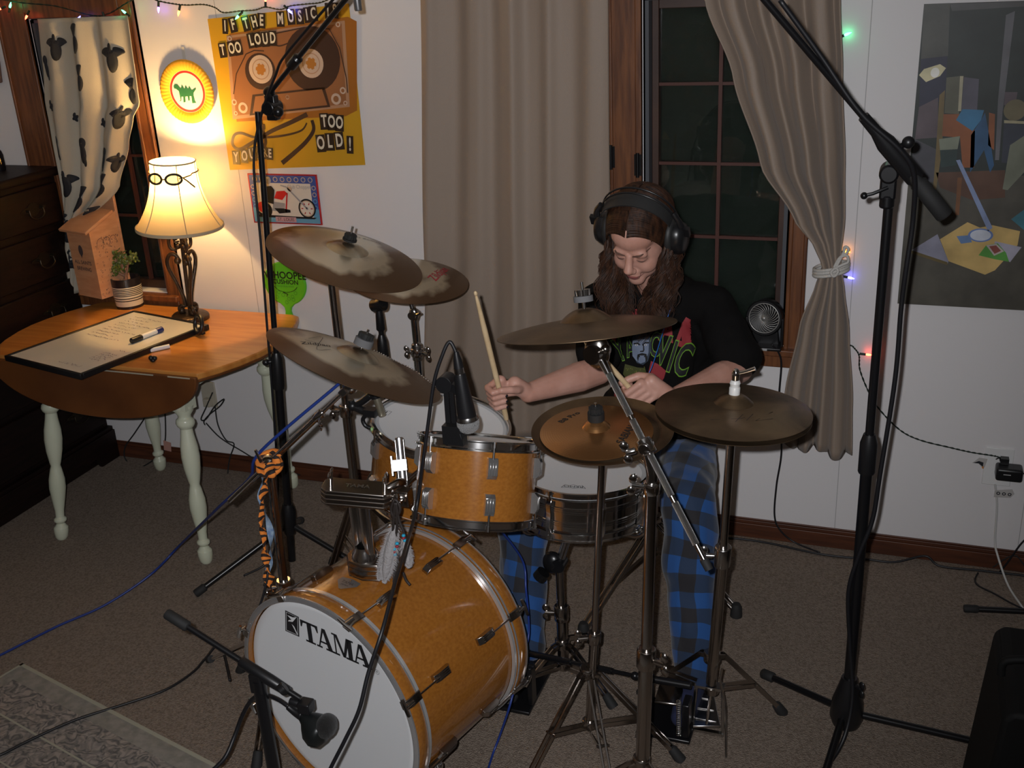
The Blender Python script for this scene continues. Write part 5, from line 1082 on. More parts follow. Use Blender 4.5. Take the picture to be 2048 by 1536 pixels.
for a_,b_ in ((tj+bd_*.055,tj+bd_*.165),(tj+bd_*.175,K-bd_*.0),(K+bd_*.02,K+bd_*.12),(K+bd_*.135,K+bd_*.235)): g=G(); g.cyl(a_,b_,.0076,n=16); obj('boom_knurl',g,steel_knurl,t)
g=G(); e=WL(1406,1052,end.y); g.tube([K+bd_*.27,K+bd_*.275,K+bd_*.295],[.008,.010,.009],n=12); obj('end_cap',g,black_rubber,t)
yv=V((0,-1,0)); g=G(); g.collar(K,bd_,.018,.036); g.cyl(K-V((0,.02,0)),K+V((0,.02,0)),.014,n=18); g.wing(K+V((-.02,-.012,-.006)),(-1,-.3,-.3),.026); obj('boom_clamp',g,chrome,t,bevel=.002)
g=G(); cc=tj+bd_*.004; g.sph(cc,(.030,.020,.040)); g.cyl(cc-V((.006,.03,0)),cc+V((.006,.026,0)),.021,n=22); g.sph(cc+V((.022,-.012,.012)),.011); tl=obj('tilter',g,dark_chrome,t,smooth=50)
g=G(); g.cyl(cc+V((-.014,0,.01)),c4-nrmv(T4)*.018,.0115,n=18); g.cyl(tj+bd_*.02,tj+bd_*.06,.011,n=16,r2=.008); obj('tilter_post',g,chrome,t)
topper(t,c4+nrmv(T4)*.050,nrmv(T4),.022,.014,mat('grey_felt',(.12,.12,.125),.95),'nut',.012,chrome_soft)
tripod(t,B4,.13,.05,[(-.20,-1.66),(-.80,-1.62),(-.565,-1.12)],w=.022)
# C1 stand
p1=c1-nrmv(T1)*.06; B1=(-1.545,-.80); t=stand('cymbal_stand','dark chrome cymbal stand under the top left crash cymbal','cymbal stand',B1)
pa=WL(663,572,-.80); b=V((pa.x+.0,-.80,0)); t.location=(b.x,b.y,0)
pole(t,b+V((0,0,.04)),b+V((0,0,.72)),.0145,dark_chrome); pole(t,b+V((0,0,.70)),V((b.x,b.y,pa.z+.04)),.0105,dark_chrome); sleeve(t,b+V((0,0,.72)),(0,0,1),.02,.04,dark_chrome,(-1,-.3,0))
g=G(); g.sph(V((b.x,b.y,pa.z+.05)),(.018,.014,.022)); g.tube([V((b.x,b.y,pa.z+.05)),p1],.008,n=12); obj('tilter',g,dark_chrome,t)
tripod(t,(b.x,b.y),.40,.16,[(b.x+.30,b.y+.12),(b.x-.26,b.y+.22),(b.x-.06,b.y-.33)]); topper(t,c1+nrmv(T1)*.050,nrmv(T1),.021,.006,black_rubber,'nut',.004,black_rubber)
# C2 stand
b=V((c2.x,c2.y,0)); q=WL(815,745,c2.y); r0=WL(808,640,c2.y); t=stand('cymbal_stand','chrome cymbal stand behind, under the cymbal with red lettering','cymbal stand',(b.x,b.y))
b=V((c2.x+.015,c2.y,0)); 
pole(t,b+V((0,0,.04)),V((b.x,b.y,.62)),.0145,dark_chrome); zq=VT(820,705,b.x,b.y).z; zt_=VT(812,630,b.x,b.y).z
pole(t,V((b.x,b.y,.60)),V((b.x,b.y,zq)),.0145,chrome); pole(t,V((b.x,b.y,zq)),V((b.x-.002,b.y,zt_)),.011,chrome); sleeve(t,V((b.x,b.y,zq)),(0,0,1),.022,.03,chrome,(1,-.3,0),.03); sleeve(t,V((b.x,b.y,zq)),(0,0,1),.018,.06,chrome_soft,(-1,-.2,0),.024)
g=G(); tq_=V((b.x,b.y,zt_)); g.sph(tq_,(.017,.014,.026)); g.cyl(tq_-V((.0,.02,0)),tq_+V((0,.02,0)),.014,n=16); g.tube([tq_,tq_+V((.02,-.02,.006)),tq_+V((.036,-.02,.014))],.0045,n=8); g.tube([tq_,c2-nrmv(T2)*.02],.008,n=12); obj('tilter',g,chrome_soft,t)
tripod(t,(b.x,b.y),.38,.15,[(b.x+.28,b.y+.14),(b.x-.26,b.y+.16),(b.x+.02,b.y-.32)]); 
# C3 boom stand with tiger cloth
J3=WL(540,925,-1.33); E3=c3-nrmv(T3)*.05; b=V((-1.545,-1.32,0)); t=stand('boom_cymbal_stand','chrome boom stand at left with orange tiger-striped cloth tied to it','cymbal stand',(b.x,b.y))
ax3=(J3-b).normalized(); pole(t,b+V((0,0,.05)),b+ax3*.42,.0165,dark_chrome); pole(t,b+ax3*.40,J3,.0125,dark_chrome); sleeve(t,b+ax3*.42,ax3,.022,.04,chrome,(-.7,-.7,0))
tj3=WL(700,772,E3.y+.005); d3=(tj3-J3).normalized(); 
g=G(); g.cyl(J3-d3*.17,J3+d3*.62*(tj3-J3).length,.0085,n=16); obj('boom_tube',g,chrome,t); g=G(); g.cyl(J3+d3*.5*(tj3-J3).length,tj3,.0055,n=14); obj('boom_rod',g,chrome,t)
pp=J3+d3*.62*(tj3-J3).length; sleeve(t,pp,d3,.012,.03,chrome,(.5,-.7,-.6),.022)
g=G(); g.beam(tj3-d3*.035,tj3+d3*.01,.018,.02); g.sph(tj3,(.022,.016,.022)); g.tube([tj3,E3],.009,n=12); obj('tilter',g,chrome_soft,t,bevel=.003)
g=G(); g.collar(J3,V((.3,-.95,.1)),.024,.036); g.sph(J3,.024); g.tube([J3+V((-.012,-.02,.01)),J3+V((-.022,-.024,.045))],[.006,.004],n=10); obj('boom_clamp',g,chrome,t)
tripod(t,(b.x,b.y),.34,.12,[(b.x-.26,b.y+.10),(b.x+.02,b.y+.33),(b.x+.02,b.y-.25)])
topper(t,c3+nrmv(T3)*.046,nrmv(T3),.024,.020,mat('grey_felt',(.12,.12,.125),.95),'nut',.004,black_rubber)
# tiger cloth
tg=bpy.data.materials.new('tiger_cloth'); tg.use_nodes=True; nt=tg.node_tree; P=nt.nodes['Principled BSDF']; P.inputs['Roughness'].default_value=.85
tc=nd(nt,'ShaderNodeTexCoord'); wv=nd(nt,'ShaderNodeTexWave',Scale=16.0,Distortion=7.0,Detail=2); wv.bands_direction='Z'; nt.links.new(tc.outputs['Object'],wv.inputs['Vector']); r=nd(nt,'ShaderNodeValToRGB'); r.color_ramp.interpolation='CONSTANT'; r.color_ramp.elements[0].color=(.02,.012,.01,1); r.color_ramp.elements[1].position=.42; r.color_ramp.elements[1].color=(.75,.22,.03,1); nt.links.new(wv.outputs[0],r.inputs[0]); nt.links.new(r.outputs[0],P.inputs['Base Color'])
tig=thing('tiger_cloth','orange and black tiger-striped cloth strip hanging from the left boom stand','cloth',WL(545,1180,-1.36))
random.seed(4); g=G()
pathL=[(545,925),(532,965),(527,1000),(524,1040),(530,1080),(534,1120),(538,1150),(545,1180)]
pts=cr([WL(x,y,-1.37) for x,y in pathL],8); vs=[];n=len(pts)
for i,p in enumerate(pts):
    w=.011+.005*math.sin(i*.55); a=i*.33; 
    for k in range(5): s=(k-2)/2; vs.append(p+V((math.cos(a)*w*s,math.sin(a)*w*s-.003*s*s,0)))
g.add(vs,[(i*5+k,i*5+k+1,i*5+k+6,i*5+k+5) for i in range(n-1) for k in range(4)]); o=obj('cloth_strip',g,tg,tig,smooth=180); k=o.modifiers.new('t','SOLIDIFY'); k.thickness=.0015
g=G(); pts=cr([WL(x,y,-1.345) for x,y in [(528,945),(524,975),(522,1000),(536,1040),(542,1080),(540,1120),(536,1150),(542,1182)]],8); vs=[];n=len(pts)
for i,p in enumerate(pts):
    w=.009; a=1+i*.21
    for k in range(3): s=(k-1); vs.append(p+V((math.cos(a)*w*s,math.sin(a)*w*s,0)))
g.add(vs,[(i*3+k,i*3+k+1,i*3+k+4,i*3+k+3) for i in range(n-1) for k in range(2)]); obj('denim_strip',g,mat('denim_blue',(.12,.2,.36),.85,col2=(.3,.4,.5),nscale=60),tig,smooth=180)
g=G()
for a0 in (0,.5): g.tube([J3+V((math.cos(a)*.030,math.sin(a)*.024-.004,.012*math.sin(a+a0)+(.012 if a0 else -.01))) for a in [2*PI*i/20 for i in range(21)]],.0085,n=8,cap=False)
g.sph(WL(553,925,-1.36),(.012,.008,.02)); g.sph(WL(541,947,-1.36),(.016,.010,.014)); obj('cloth_knot',g,tg,tig,smooth=180)
# snare stand
BS=(-.835,-.985); t=stand('snare_stand','dark chrome snare stand holding the snare drum','snare stand',BS); b=V((*BS,0))
hub=b+V((0,0,.40)); pole(t,b+V((0,0,.07)),b+V((0,0,.22)),.0155,dark_chrome); pole(t,b+V((0,0,.22)),hub,.012,dark_chrome); sleeve(t,b+V((0,0,.235)),(0,0,1),.021,.05,dark_chrome,(-1,-.2,0),.03); 
g=G(); Fz=Flat(g,b+V((0,-.0215,.228)),V((1,0,0)),V((0,0,1)),.0004); Fz.text('TAMA',0,0,.011,mat('engraved',(.7,.7,.7),.3,1.0),1); obj('logo',g,None,t,smooth=0)
tripod(t,BS,.13,.055,[(-.955,-1.14),(-.665,-1.062),(-.80,-.75)],brace=.5)
g=G(); g.sph(hub+V((-.02,0,.0)),(.03,.022,.034)); g.cyl(hub+V((0,-.02,0)),hub+V((0,.02,0)),.02,n=18); g.cyl(hub+V((-.045,-.01,-.03)),hub+V((-.06,-.012,-.05)),.02,n=14); obj('tilter',g,black_paint,t,smooth=50)
bot=sc-sa*(SL+.012)
g=G(); g.cyl(hub+V((.0,0,0)),bot-V((.03,0,.03)),.012,n=16); obj('basket_post',g,chrome,t)
x_,y_,_=frame(sa)
for k in range(3):
    a=math.radians(200+120*k); rad=x_*math.cos(a)+y_*math.sin(a); g=G(); g.tube(cr([bot-V((.03,0,.03)),bot+rad*.08-sa*.012,bot+rad*.17-sa*.008,bot+rad*.196+sa*.02],6),.006,n=10); a_=obj('basket_arm',g,dark_chrome,t,smooth=60)
    g=G(); g.cyl(bot+rad*.196+sa*.012,bot+rad*.196+sa*.035,.009,n=12); obj('rubber_tip',g,black_rubber,a_)
# ================================================================ PEDALS
t=thing('kick_pedal','black slave bass drum pedal with drive shaft beside the hi-hat','pedal',(-.5,-1.1,0))
g=G(); g.bb((-.575,-1.16,.0),(-.425,-1.0,.012)); g.bb((-.570,-1.15,.012),(-.535,-1.10,.17)); g.bb((-.45,-1.15,.012),(-.43,-1.10,.12)); g.cyl((-.58,-1.12,.165),(-.43,-1.12,.165),.010,n=14); obj('pedal_base',g,black_paint,t,bevel=.003)
g=G(); g.beam((-.495,-1.13,.10),(-.52,-.86,.02),.07,.008); obj('footboard',g,dark_chrome,t,bevel=.003)
g=G(); pts=[V((-.455+.006*math.cos(i*.9),-1.165+.006*math.sin(i*.9),.03+.115*i/130)) for i in range(131)]; g.tube(pts,.0013,n=5); obj('spring',g,chrome,t,smooth=180)
g=G(); p,q=V((-.585,-1.12,.165)),V((-.93,-1.02,.10)); d=(q-p); g.cyl(p,p+d*.22,.006,n=12); g.cyl(p+d*.2,p+d*.36,.009,n=12); g.cyl(p+d*.34,p+d*.6,.006,n=12); g.cyl(p+d*.58,q,.0095,n=12); g.sph(p,.012); g.sph(q,.012); obj('drive_shaft',g,black_paint,t)
g=G(); g.bb((-1.0,-1.17,0),(-.88,-.90,.012)); g.bb((-1.0,-1.14,.012),(-.985,-1.10,.14)); g.bb((-.895,-1.14,.012),(-.88,-1.10,.14)); g.cyl((-1.005,-1.12,.135),(-.875,-1.12,.135),.008,n=12); g.beam((-.945,-1.11,.09),(-.945,-.88,.02),.07,.008); tag(obj('kick_pedal',g,black_paint,bevel=.003),'black kick pedal against the back of the bass drum','pedal')
# ================================================================ THRONE
BT=V((-.70,-.38,0)); t=thing('drum_throne','low drum stool with black seat and tripod legs under the drummer','stool',BT)
g=G(); g.lathe([(0,.0),(.15,.0),(.165,.012),(.17,.035),(.165,.055),(.14,.068),(0,.072)],BT+V((0,0,.405)),(0,0,1),40); obj('seat',g,mat('black_vinyl',(.012,.012,.012),.4),t,smooth=60)
pole(t,BT+V((0,0,.10)),BT+V((0,0,.405)),.014,dark_chrome)
hubp=V((-.728,-.50,.135))
for f in ((-.842,-.752),(-.40,-.52),(-.80,-.12)):
    f=V((f[0],f[1],.01)); top=BT+V((0,0,.235)); g=G(); dn=(f-top); sd=V((0,0,1)).cross(dn).normalized()
    for s in (-1,1): g.cyl(top+sd*s*.010,f+sd*s*.010+V((0,0,.012)),.0065,n=10)
    lg=obj('leg',g,dark_chrome,t); g=G(); mid=top+(f-top)*.6; g.beam(BT+V((0,0,.12)),mid,.012,.012); obj('brace',g,dark_chrome,lg)
    g=G(); g.tube([f-V((0,0,.01)),f+V((0,0,.022)),f+V((0,0,.035))],[.020,.018,.012],n=14); obj('rubber_foot',g,black_rubber,lg,smooth=50)
sleeve(t,BT+V((0,0,.235)),(0,0,1),.026,.035,dark_chrome)
# ================================================================ MIC STANDS
def micfoot(t,p,q,r=.010,cap=.015):
    g=G(); p=V(p);q=V(q); g.cyl(p,q,r,n=16); lg=obj('leg',g,black_paint,t); d=(q-p).normalized(); g=G(); g.tube([q-d*.04,q-d*.035,q,q+d*.004],[r,cap,cap,cap*.8],n=14); obj('rubber_foot',g,black_rubber,lg,smooth=50)
def cable(lab,pts,r,m,name='cable',n=8):
    g=G(); g.tube(cr(pts,n),r,n=8); tag(obj(name,g,m,smooth=180),lab,'cable'); return
# right boom stand
R0=V((-.034,-.98,0)); t=thing('microphone_boom_stand','tall black microphone boom stand at right with tripod legs','microphone stand',R0)
g=G(); g.tube([R0+V((0,0,z)) for z in (.025,.05,.10,.15,.175)],[.036,.044,.040,.026,.020],n=24); g.wing(R0+V((.02,-.02,.165)),(.7,-.7,0),.022); obj('hub',g,black_plastic,t,smooth=50)
micfoot(t,R0+V((-.03,.02,.06)),(-.275,-.815,.016)); micfoot(t,R0+V((.03,.0,.06)),(.345,-.955,.016)); micfoot(t,R0+V((-.01,-.03,.06)),(-.085,-1.30,.016))
z1=VT(1748,880,R0.x,R0.y).z; z2=VT(1775,385,R0.x,R0.y).z
g=G(); g.cyl(R0+V((0,0,.12)),R0+V((0,0,z1)),.0145,n=20); g.cyl(R0+V((0,0,z1)),R0+V((0,0,z2)),.0105,n=18); obj('tube',g,black_paint,t)
g=G(); g.tube([R0+V((0,0,z)) for z in (z1-.09,z1-.085,z1-.01,z1+.015)],[.019,.021,.021,.014],n=20); obj('clutch',g,black_plastic,t,smooth=50)
hb=V((R0.x-.004,R0.y,z2+.015)); g=G(); g.box(hb,(.035,.026,.06)); g.cyl(hb+V((0,-.03,.03)),hb+V((0,.03,.03)),.021,n=20); g.cyl(hb-V((0,0,.05)),hb-V((0,0,.02)),.016,n=16); sw_=obj('boom_swivel',g,black_paint,t,bevel=.005)
g=G(); g.tube([hb+V((-.0,-.02,.0)),hb+V((-.03,-.03,-.012)),hb+V((-.045,-.03,-.016))],.004,n=8); g.sph(hb+V((-.048,-.03,-.017)),.008); obj('t_handle',g,black_paint,t)
Ec=WL(1888,430,-1.02); Cl=WL(1800,320,-1.03); dB=(WL(1530,0,-1.16)-Cl).normalized()
g=G(); g.cyl(Cl-dB*.05,Cl+dB*.78,.0075,n=16); obj('boom_arm',g,black_paint,t)
g=G(); g.tube([Cl-dB*.06,Cl-dB*.055,Cl+dB*.05,Cl+dB*.085,Cl+dB*.13],[.014,.021,.021,.013,.012],n=20); g.cyl(Cl+dB*.03,Cl+dB*.03+V((.03,-.03,.02)),.006,n=10); g.sph(Cl+dB*.03+V((.032,-.032,.022)),(.013,.013,.013)); obj('boom_clutch',g,black_plastic,t,smooth=50)
g=G(); dC=(Ec-Cl).normalized(); g.tube([Cl,Cl+dC*.06,Cl+dC*.065,Ec,Ec+dC*.004],[.011,.013,.0185,.0185,.016],n=20); obj('counterweight',g,black_rubber,t,smooth=50)
bl_=mat('black_cable',(.008,.008,.010),.45)
cable('black microphone cable running down the right microphone boom stand',[WL(1560,0,-1.15),WL(1640,110,-1.12),WL(1720,225,-1.10),WL(1800,300,-1.08),WL(1828,350,-1.06),WL(1826,440,-1.03),WL(1812,540,-1.02),WL(1802,620,-1.01),WL(1790,760,-1.0),WL(1760,950,-1.0),WL(1745,1040,-1.0),WL(1718,1110,-1.005),WL(1697,1185,-1.0),WL(1700,1290,-1.0),FL(1705,1390,.15),FL(1690,1470,.05),FL(1660,1525,.006),FL(1620,1560,.006)],.0055,bl_)
# left boom stand
L0=V((-1.973,-.63,0)); t=thing('microphone_boom_stand','tall black microphone boom stand at left in front of the poster','microphone stand',L0); Ltop=V((-1.880,-.60,1.60)); al=(Ltop-L0).normalized()
def LP(z): return L0+al*(z/al.z)
g=G(); g.tube([LP(z) for z in (.13,.16,.22,.25)],[.018,.026,.026,.018],n=20); obj('hub',g,black_plastic,t,smooth=50)
micfoot(t,LP(.17),(-2.19,-.905,.014)); micfoot(t,LP(.17),(-2.10,-.35,.014)); micfoot(t,LP(.17),(-1.66,-.62,.014))
zc=VT(562,720,-1.94,-.62).z
g=G(); g.cyl(LP(.02),LP(zc),.0135,n=20); g.cyl(LP(zc),LP(1.60),.0095,n=18); obj('tube',g,black_paint,t)
g=G(); g.tube([LP(z) for z in (zc-.10,zc-.09,zc+.01,zc+.03)],[.018,.020,.020,.013],n=20); g.cyl(LP(zc-.0)+V((-.0,0,0)),LP(zc)+V((-.028,-.02,0)),.006,n=8); g.sph(LP(zc)+V((-.03,-.02,0)),.012); obj('clutch',g,black_plastic,t,smooth=50)
sw=V((WL(545,215,-.60))); g=G(); g.box(sw,(.035,.028,.075)); g.cyl(sw+V((.0,-.03,-.0)),sw+V((0,.03,0)),.022,n=20); g.sph(sw+V((.03,-.02,-.01)),.017); g.sph(sw+V((-.005,0,.045)),.018); obj('boom_swivel',g,black_paint,t,bevel=.004)
c0=WL(536,190,-.60); c1_=WL(690,0,-.80); dL=(c1_-c0).normalized()
g=G(); g.cyl(c0,c1_+dL*.10,.0075,n=16); g.tube([c0+dL*.17,c0+dL*.175,c0+dL*.22,c0+dL*.225],[.009,.015,.015,.009],n=16); obj('boom_arm',g,black_paint,t)
cable('black cable following the left microphone boom and stand',[c1_+dL*.1+V((-.02,0,.01)),c0+dL*.26+V((-.045,-.01,.0)),c0+dL*.12+V((-.022,-.012,.0)),sw+V((-.03,-.02,-.02)),LP(1.45)+V((-.018,-.016,0)),LP(1.2)+V((-.017,-.014,0)),LP(.95)+V((-.018,-.014,0)),LP(.6)+V((-.02,-.012,0)),LP(.3)+V((-.03,-.01,0)),LP(.05)+V((-.06,-.03,0)),V((-2.1,-.75,.006))],.004,bl_)
# overhead pencil mic at the end of that boom
t=thing('pencil_microphone','small silver pencil microphone hanging at the top edge right of the poster','microphone',WL(716,25,-.80)); g=G(); pm0=WL(713,-8,-.80); pm1=WL(717,22,-.80); d=(pm1-pm0).normalized(); g.tube([pm0-d*.06,pm1-d*.004,pm1],[.0105,.0105,.009],n=20); obj('mic_body',g,mat('nickel',(.45,.45,.46),.3,.9),t)
g=G(); g.tube([c1_+dL*.10,pm0-d*.03],.008,n=10); g.tube([pm0-d*.045,pm0-d*.01],.0145,n=16); obj('mic_clip',g,black_plastic,t)
# straight stand with empty clip
s0=WL(757,612,-.50); t=thing('microphone_stand','straight black microphone stand with empty clip behind the cymbals','microphone stand',(s0.x,-.50,0)); z0=s0.z; zm=VT(768,720,s0.x,-.5).z
g=G(); g.cyl((s0.x,-.5,.02),(s0.x,-.5,zm),.013,n=18); g.cyl((s0.x,-.5,zm),(s0.x,-.5,z0-.05),.009,n=16); obj('tube',g,black_paint,t)
g=G(); g.tube([V((s0.x,-.5,z)) for z in (zm-.0,zm+.01,zm+.07,zm+.09)],[.013,.019,.017,.010],n=16); obj('clutch',g,black_plastic,t,smooth=50)
g=G(); g.lathe([(0,0),(.13,0),(.135,.008),(.12,.018),(.02,.03),(0,.03)],(s0.x,-.5,0),(0,0,1),32); obj('round_base',g,black_paint,t,smooth=50)
g=G(); g.tube([V((s0.x,-.5,z0-.085)),V((s0.x,-.5,z0-.08)),V((s0.x,-.5,z0-.03)),V((s0.x,-.5,z0-.005))],[.011,.015,.013,.010],n=16); g.lathe([(.016,-.02),(.021,-.015),(.023,.03),(.019,.03),(.016,.0),(.016,-.02)],V((s0.x-.006,-.5,z0+.003)),V((.85,-.2,.25)),20,a0=.6,a1=5.9); obj('mic_clip',g,black_plastic,t,smooth=50)
# ---- drum microphone on front tom
mp=WL(945,862,-1.62); 
rimA=cA+(xA*math.cos(phi_at(cA,aA,xA,yA,.156,912,.0))+yA*math.sin(phi_at(cA,aA,xA,yA,.156,912,.0)))*.156
def RP(x,y,Y): return WL(x,y,Y)
Ym=rimA.y-.005
t=thing('drum_microphone','black microphone with silver grille clipped over the front amber tom','microphone',RP(938,850,Ym))
A_=RP(911,700,Ym); M0=RP(921,757,Ym); M1=RP(934,833,Ym); d=(M1-M0).normalized(); L_=(M1-M0).length
g=G(); g.tube([M0-d*.012,M0,M0+d*L_*.35,M0+d*L_*.75,M1],[.0125,.0145,.017,.0205,.0215],n=24); obj('mic_body',g,black_plastic,t,smooth=50)
g=G(); g.tube([M1-d*.002,M1+d*.004,M1+d*.012],[.0235,.0255,.0255],n=24); obj('mic_collar',g,chrome_soft,t,smooth=40)
g=G(); g.tube([M1+d*.008,M1+d*.018,M1+d*.030,M1+d*.038,M1+d*.041],[.0255,.0265,.0235,.014,.003],n=24); obj('grille',g,mat('mic_grille',(.5,.5,.5),.35,.35,bump=1.0,bscale=500),t,smooth=180)
g=G(); g.tube([M0-d*.012,M0-d*.026],[.0115,.0115],n=18); obj('connector_ring',g,chrome_soft,t)
g=G(); g.tube([M0-d*.024,M0-d*.045,M0-d*.064],[.0115,.0095,.0055],n=16); obj('cable_plug',g,black_plastic,t,smooth=50)
g=G(); q0=RP(893,765,Ym+.01); q1=RP(899,850,Ym+.01); g.cyl(q0-V((0,.018,0)),q0+V((0,.018,0)),.020,n=20); g.beam(q0,q1,.016,.012); g.beam(q0+(M0-q0)*.3,q1+(M1-q1)*.3,.010,.010); g.beam(q0,M0+d*.03,.02,.02); g.box(RP(909,868,Ym-.006),(.05,.026,.046)); g.tube([RP(920,868,Ym-.024),RP(924,880,Ym-.026),RP(930,868,Ym-.024)],.002,n=6); obj('rim_clip',g,black_plastic,t,bevel=.004)
top_pl=M0-d*.062
cable('black cable looping from the front tom microphone down past the lettered bass drum',[top_pl,top_pl-d*.02+V((-.012,0,.004)),RP(884,712,Ym-.01),RP(868,765,Ym-.02),RP(856,850,Ym-.03),RP(845,930,Ym-.04),RP(832,1020,Ym-.05),WL(810,1100,-1.66),WL(790,1165,-1.78),WL(765,1260,-1.89),WL(737,1345,-1.93),WL(718,1420,-1.96),WL(690,1480,-1.98),WL(655,1550,-2.0),WL(640,1600,-2.02)],.0042,bl_)
# ---- small silver mic over the back tom
rimB=WL(742,835,cB.y-.12); t=thing('drum_microphone','small silver microphone on a black clamp over the back left tom','microphone',rimB)
Yb=cB.y-.10; g=G(); p=WL(752,793,Yb);q=WL(765,832,Yb); d=(q-p).normalized(); g.tube([p-d*.01,q-d*.003,q],[.0105,.0105,.009],n=20); obj('mic_body',g,mat('champagne_metal',(.42,.39,.30),.35,.85),t)
g=G(); g.tube([p-d*.03,p-d*.012,p+d*.004],[.010,.016,.014],n=16); g.tube(cr([WL(742,790,Yb),WL(722,805,Yb),WL(706,812,Yb),WL(702,800,Yb)],5),.009,n=10); g.tube(cr([WL(706,812,Yb),WL(728,822,Yb),WL(744,826,Yb)],5),.011,n=10); g.tube(cr([WL(736,826,Yb),WL(726,838,Yb),WL(730,850,Yb),WL(740,856,Yb)],5),.006,n=10); g.box(WL(742,824,Yb),(.035,.03,.02)); g.sph(WL(705,812,Yb),.014); obj('rim_clamp',g,black_plastic,t,bevel=.003)
# ================================================================ KICK MIC STAND
KS=V((-1.435,-1.79,0)); T_=WL(515,1345,-1.80); t=thing('kick_microphone_stand','short black boom stand with weighted base in front of the bass drum','microphone stand',(T_.x,-1.80,0))
kx=T_.x; g=G(); g.lathe([(0,0),(.105,0),(.112,.010),(.105,.03),(.05,.045),(.025,.060),(0,.06)],(kx,-1.80,0),(0,0,1),32); obj('round_base',g,black_rubber,t,smooth=50)
g=G(); g.cyl((kx,-1.80,.04),(kx,-1.80,T_.z-.02),.0155,n=20); obj('tube',g,black_paint,t)
kd=(WL(610,1402,-1.80)-WL(335,1228,-1.80)).normalized(); ks,ke=WL(335,1228,-1.80),WL(600,1397,-1.80)
g=G(); g.cyl(ks,ke,.0070,n=16); obj('boom_arm',g,black_paint,t)
g=G(); g.tube([ks-kd*.004,ks,ks+kd*.055,ks+kd*.058],[.010,.0125,.0125,.009],n=16); obj('counterweight',g,black_rubber,t,smooth=50)
kc=WL(512,1342,-1.80); g=G(); g.tube([kc-kd*.045,kc-kd*.04,kc+kd*.04,kc+kd*.085,kc+kd*.09],[.009,.0125,.0135,.012,.009],n=18); g.box(kc-V((0,0,.03)),(.030,.026,.05)); g.cyl(kc+kd*.07,kc+kd*.07+V((.02,-.02,.012)),.006,n=8); g.cyl(kc+kd*.07+V((.012,-.024,.010)),kc+kd*.07+V((.022,-.016,.018)),.014,n=16); obj('boom_swivel',g,black_plastic,t,bevel=.003)
t=thing('kick_microphone','large egg-shaped black microphone pointing at the white bass drum head','microphone',WL(640,1480,-1.80))
mc_=WL(640,1455,-1.80); md=V((.86,.30,.28)).normalized()
pts=[mc_-md*.075,mc_-md*.06,mc_-md*.045,mc_-md*.025,mc_,mc_+md*.02,mc_+md*.036]; g=G(); dn_=V((.0,-.1,-.55)).normalized()
axm=(WL(668,1432,-1.80)-WL(607,1478,-1.80)).normalized()
g=G(); R=Matrix(frame(V((.55,.25,-.10)).normalized())).transposed(); 
g.tube([WL(603,1431,-1.80),WL(611,1436,-1.80),WL(619,1443,-1.80),WL(628,1453,-1.80),WL(638,1462,-1.80),WL(648,1468,-1.80),WL(655,1470,-1.80)],[.011,.017,.026,.036,.040,.033,.016],n=28); obj('mic_body',g,mat('dark_grey_metal',(.012,.014,.014),.35,.3),t,smooth=180)
g=G(); g.sph(WL(653,1452,-1.80),(.024,.030,.028)); obj('grille',g,mat('dark_grille',(.12,.12,.12),.4,.8,bump=1,bscale=700),t,smooth=180)
g=G(); g.tube([WL(605,1431,-1.80),WL(590,1424,-1.80),WL(575,1412,-1.80)],[.013,.009,.0075],n=14); g.box(WL(612,1412,-1.80),(.03,.03,.028)); g.tube([WL(580,1402,-1.80),WL(600,1408,-1.80),WL(614,1420,-1.80)],.010,n=12); obj('swivel_mount',g,black_plastic,t,bevel=.003)
cable('thick black cable from the kick microphone hanging down behind its stand',[WL(577,1413,-1.80),WL(555,1398,-1.79),WL(530,1390,-1.76),WL(505,1398,-1.74),WL(485,1430,-1.74),WL(470,1470,-1.76),WL(450,1515,-1.80),WL(420,1545,-1.83)],.0052,bl_)
# ================================================================ FLOOR CABLES
bcab=mat('blue_cable',(.012,.035,.20),.4)
cable('blue cable hanging along the boom arm and running over the carpet to the left edge',[tj3+V((-.02,-.01,.015)),J3+d3*.3+V((-.012,-.01,.02)),J3+V((-.01,-.02,.04)),WL(500,955,-1.30),WL(440,1012,-1.20),FL(360,1090,.14),FL(300,1150,.06),FL(210,1210,.012),FL(120,1250,.006),FL(50,1285,.006),FL(-20,1320,.006),FL(-90,1350,.006)],.0042,bcab)
cable('thin blue cable hanging under the front tom past the bass drum to the carpet',[cA-aA*.19+V((.0,.06,-.02)),WL(1042,1115,-1.10),WL(1052,1180,-1.12),WL(1058,1260,-1.14),WL(1050,1300,-1.18),WL(1038,1340,-1.24),WL(1020,1410,-1.32),FL(1000,1470,.05),FL(985,1510,.006),FL(970,1560,.006)],.0032,bcab)
cable('black cable lying over the rug and carpet towards the bass drum',[V((-1.72,-1.38,.10)),FL(440,1290,.03),FL(410,1318,.006),FL(385,1345,.006),FL(330,1380,.006),FL(250,1408,.006),FL(150,1440,.013),FL(60,1480,.013),FL(0,1510,.013),FL(-60,1530,.013)],.0042,bl_)
cable('black cable hanging beside the tiger-striped cloth to the floor',[WL(537,1130,-1.36),WL(533,1165,-1.38),WL(522,1205,-1.40),WL(508,1240,-1.42),WL(500,1260,-1.44),FL(490,1285,.08),FL(470,1300,.02),FL(440,1312,.008)],.0035,bl_)
cable('black cable from the fan hanging down the wall to the skirting',[V((-.375,-.07,.77)),WL(1562,720,-.05),WL(1558,800,-.05),WL(1563,900,-.04),WL(1553,970,-.03),WL(1549,1030,-.03),WL(1560,1060,-.03),WL(1590,1085,-.03),FL(1640,1105,.006)],.0032,bl_)
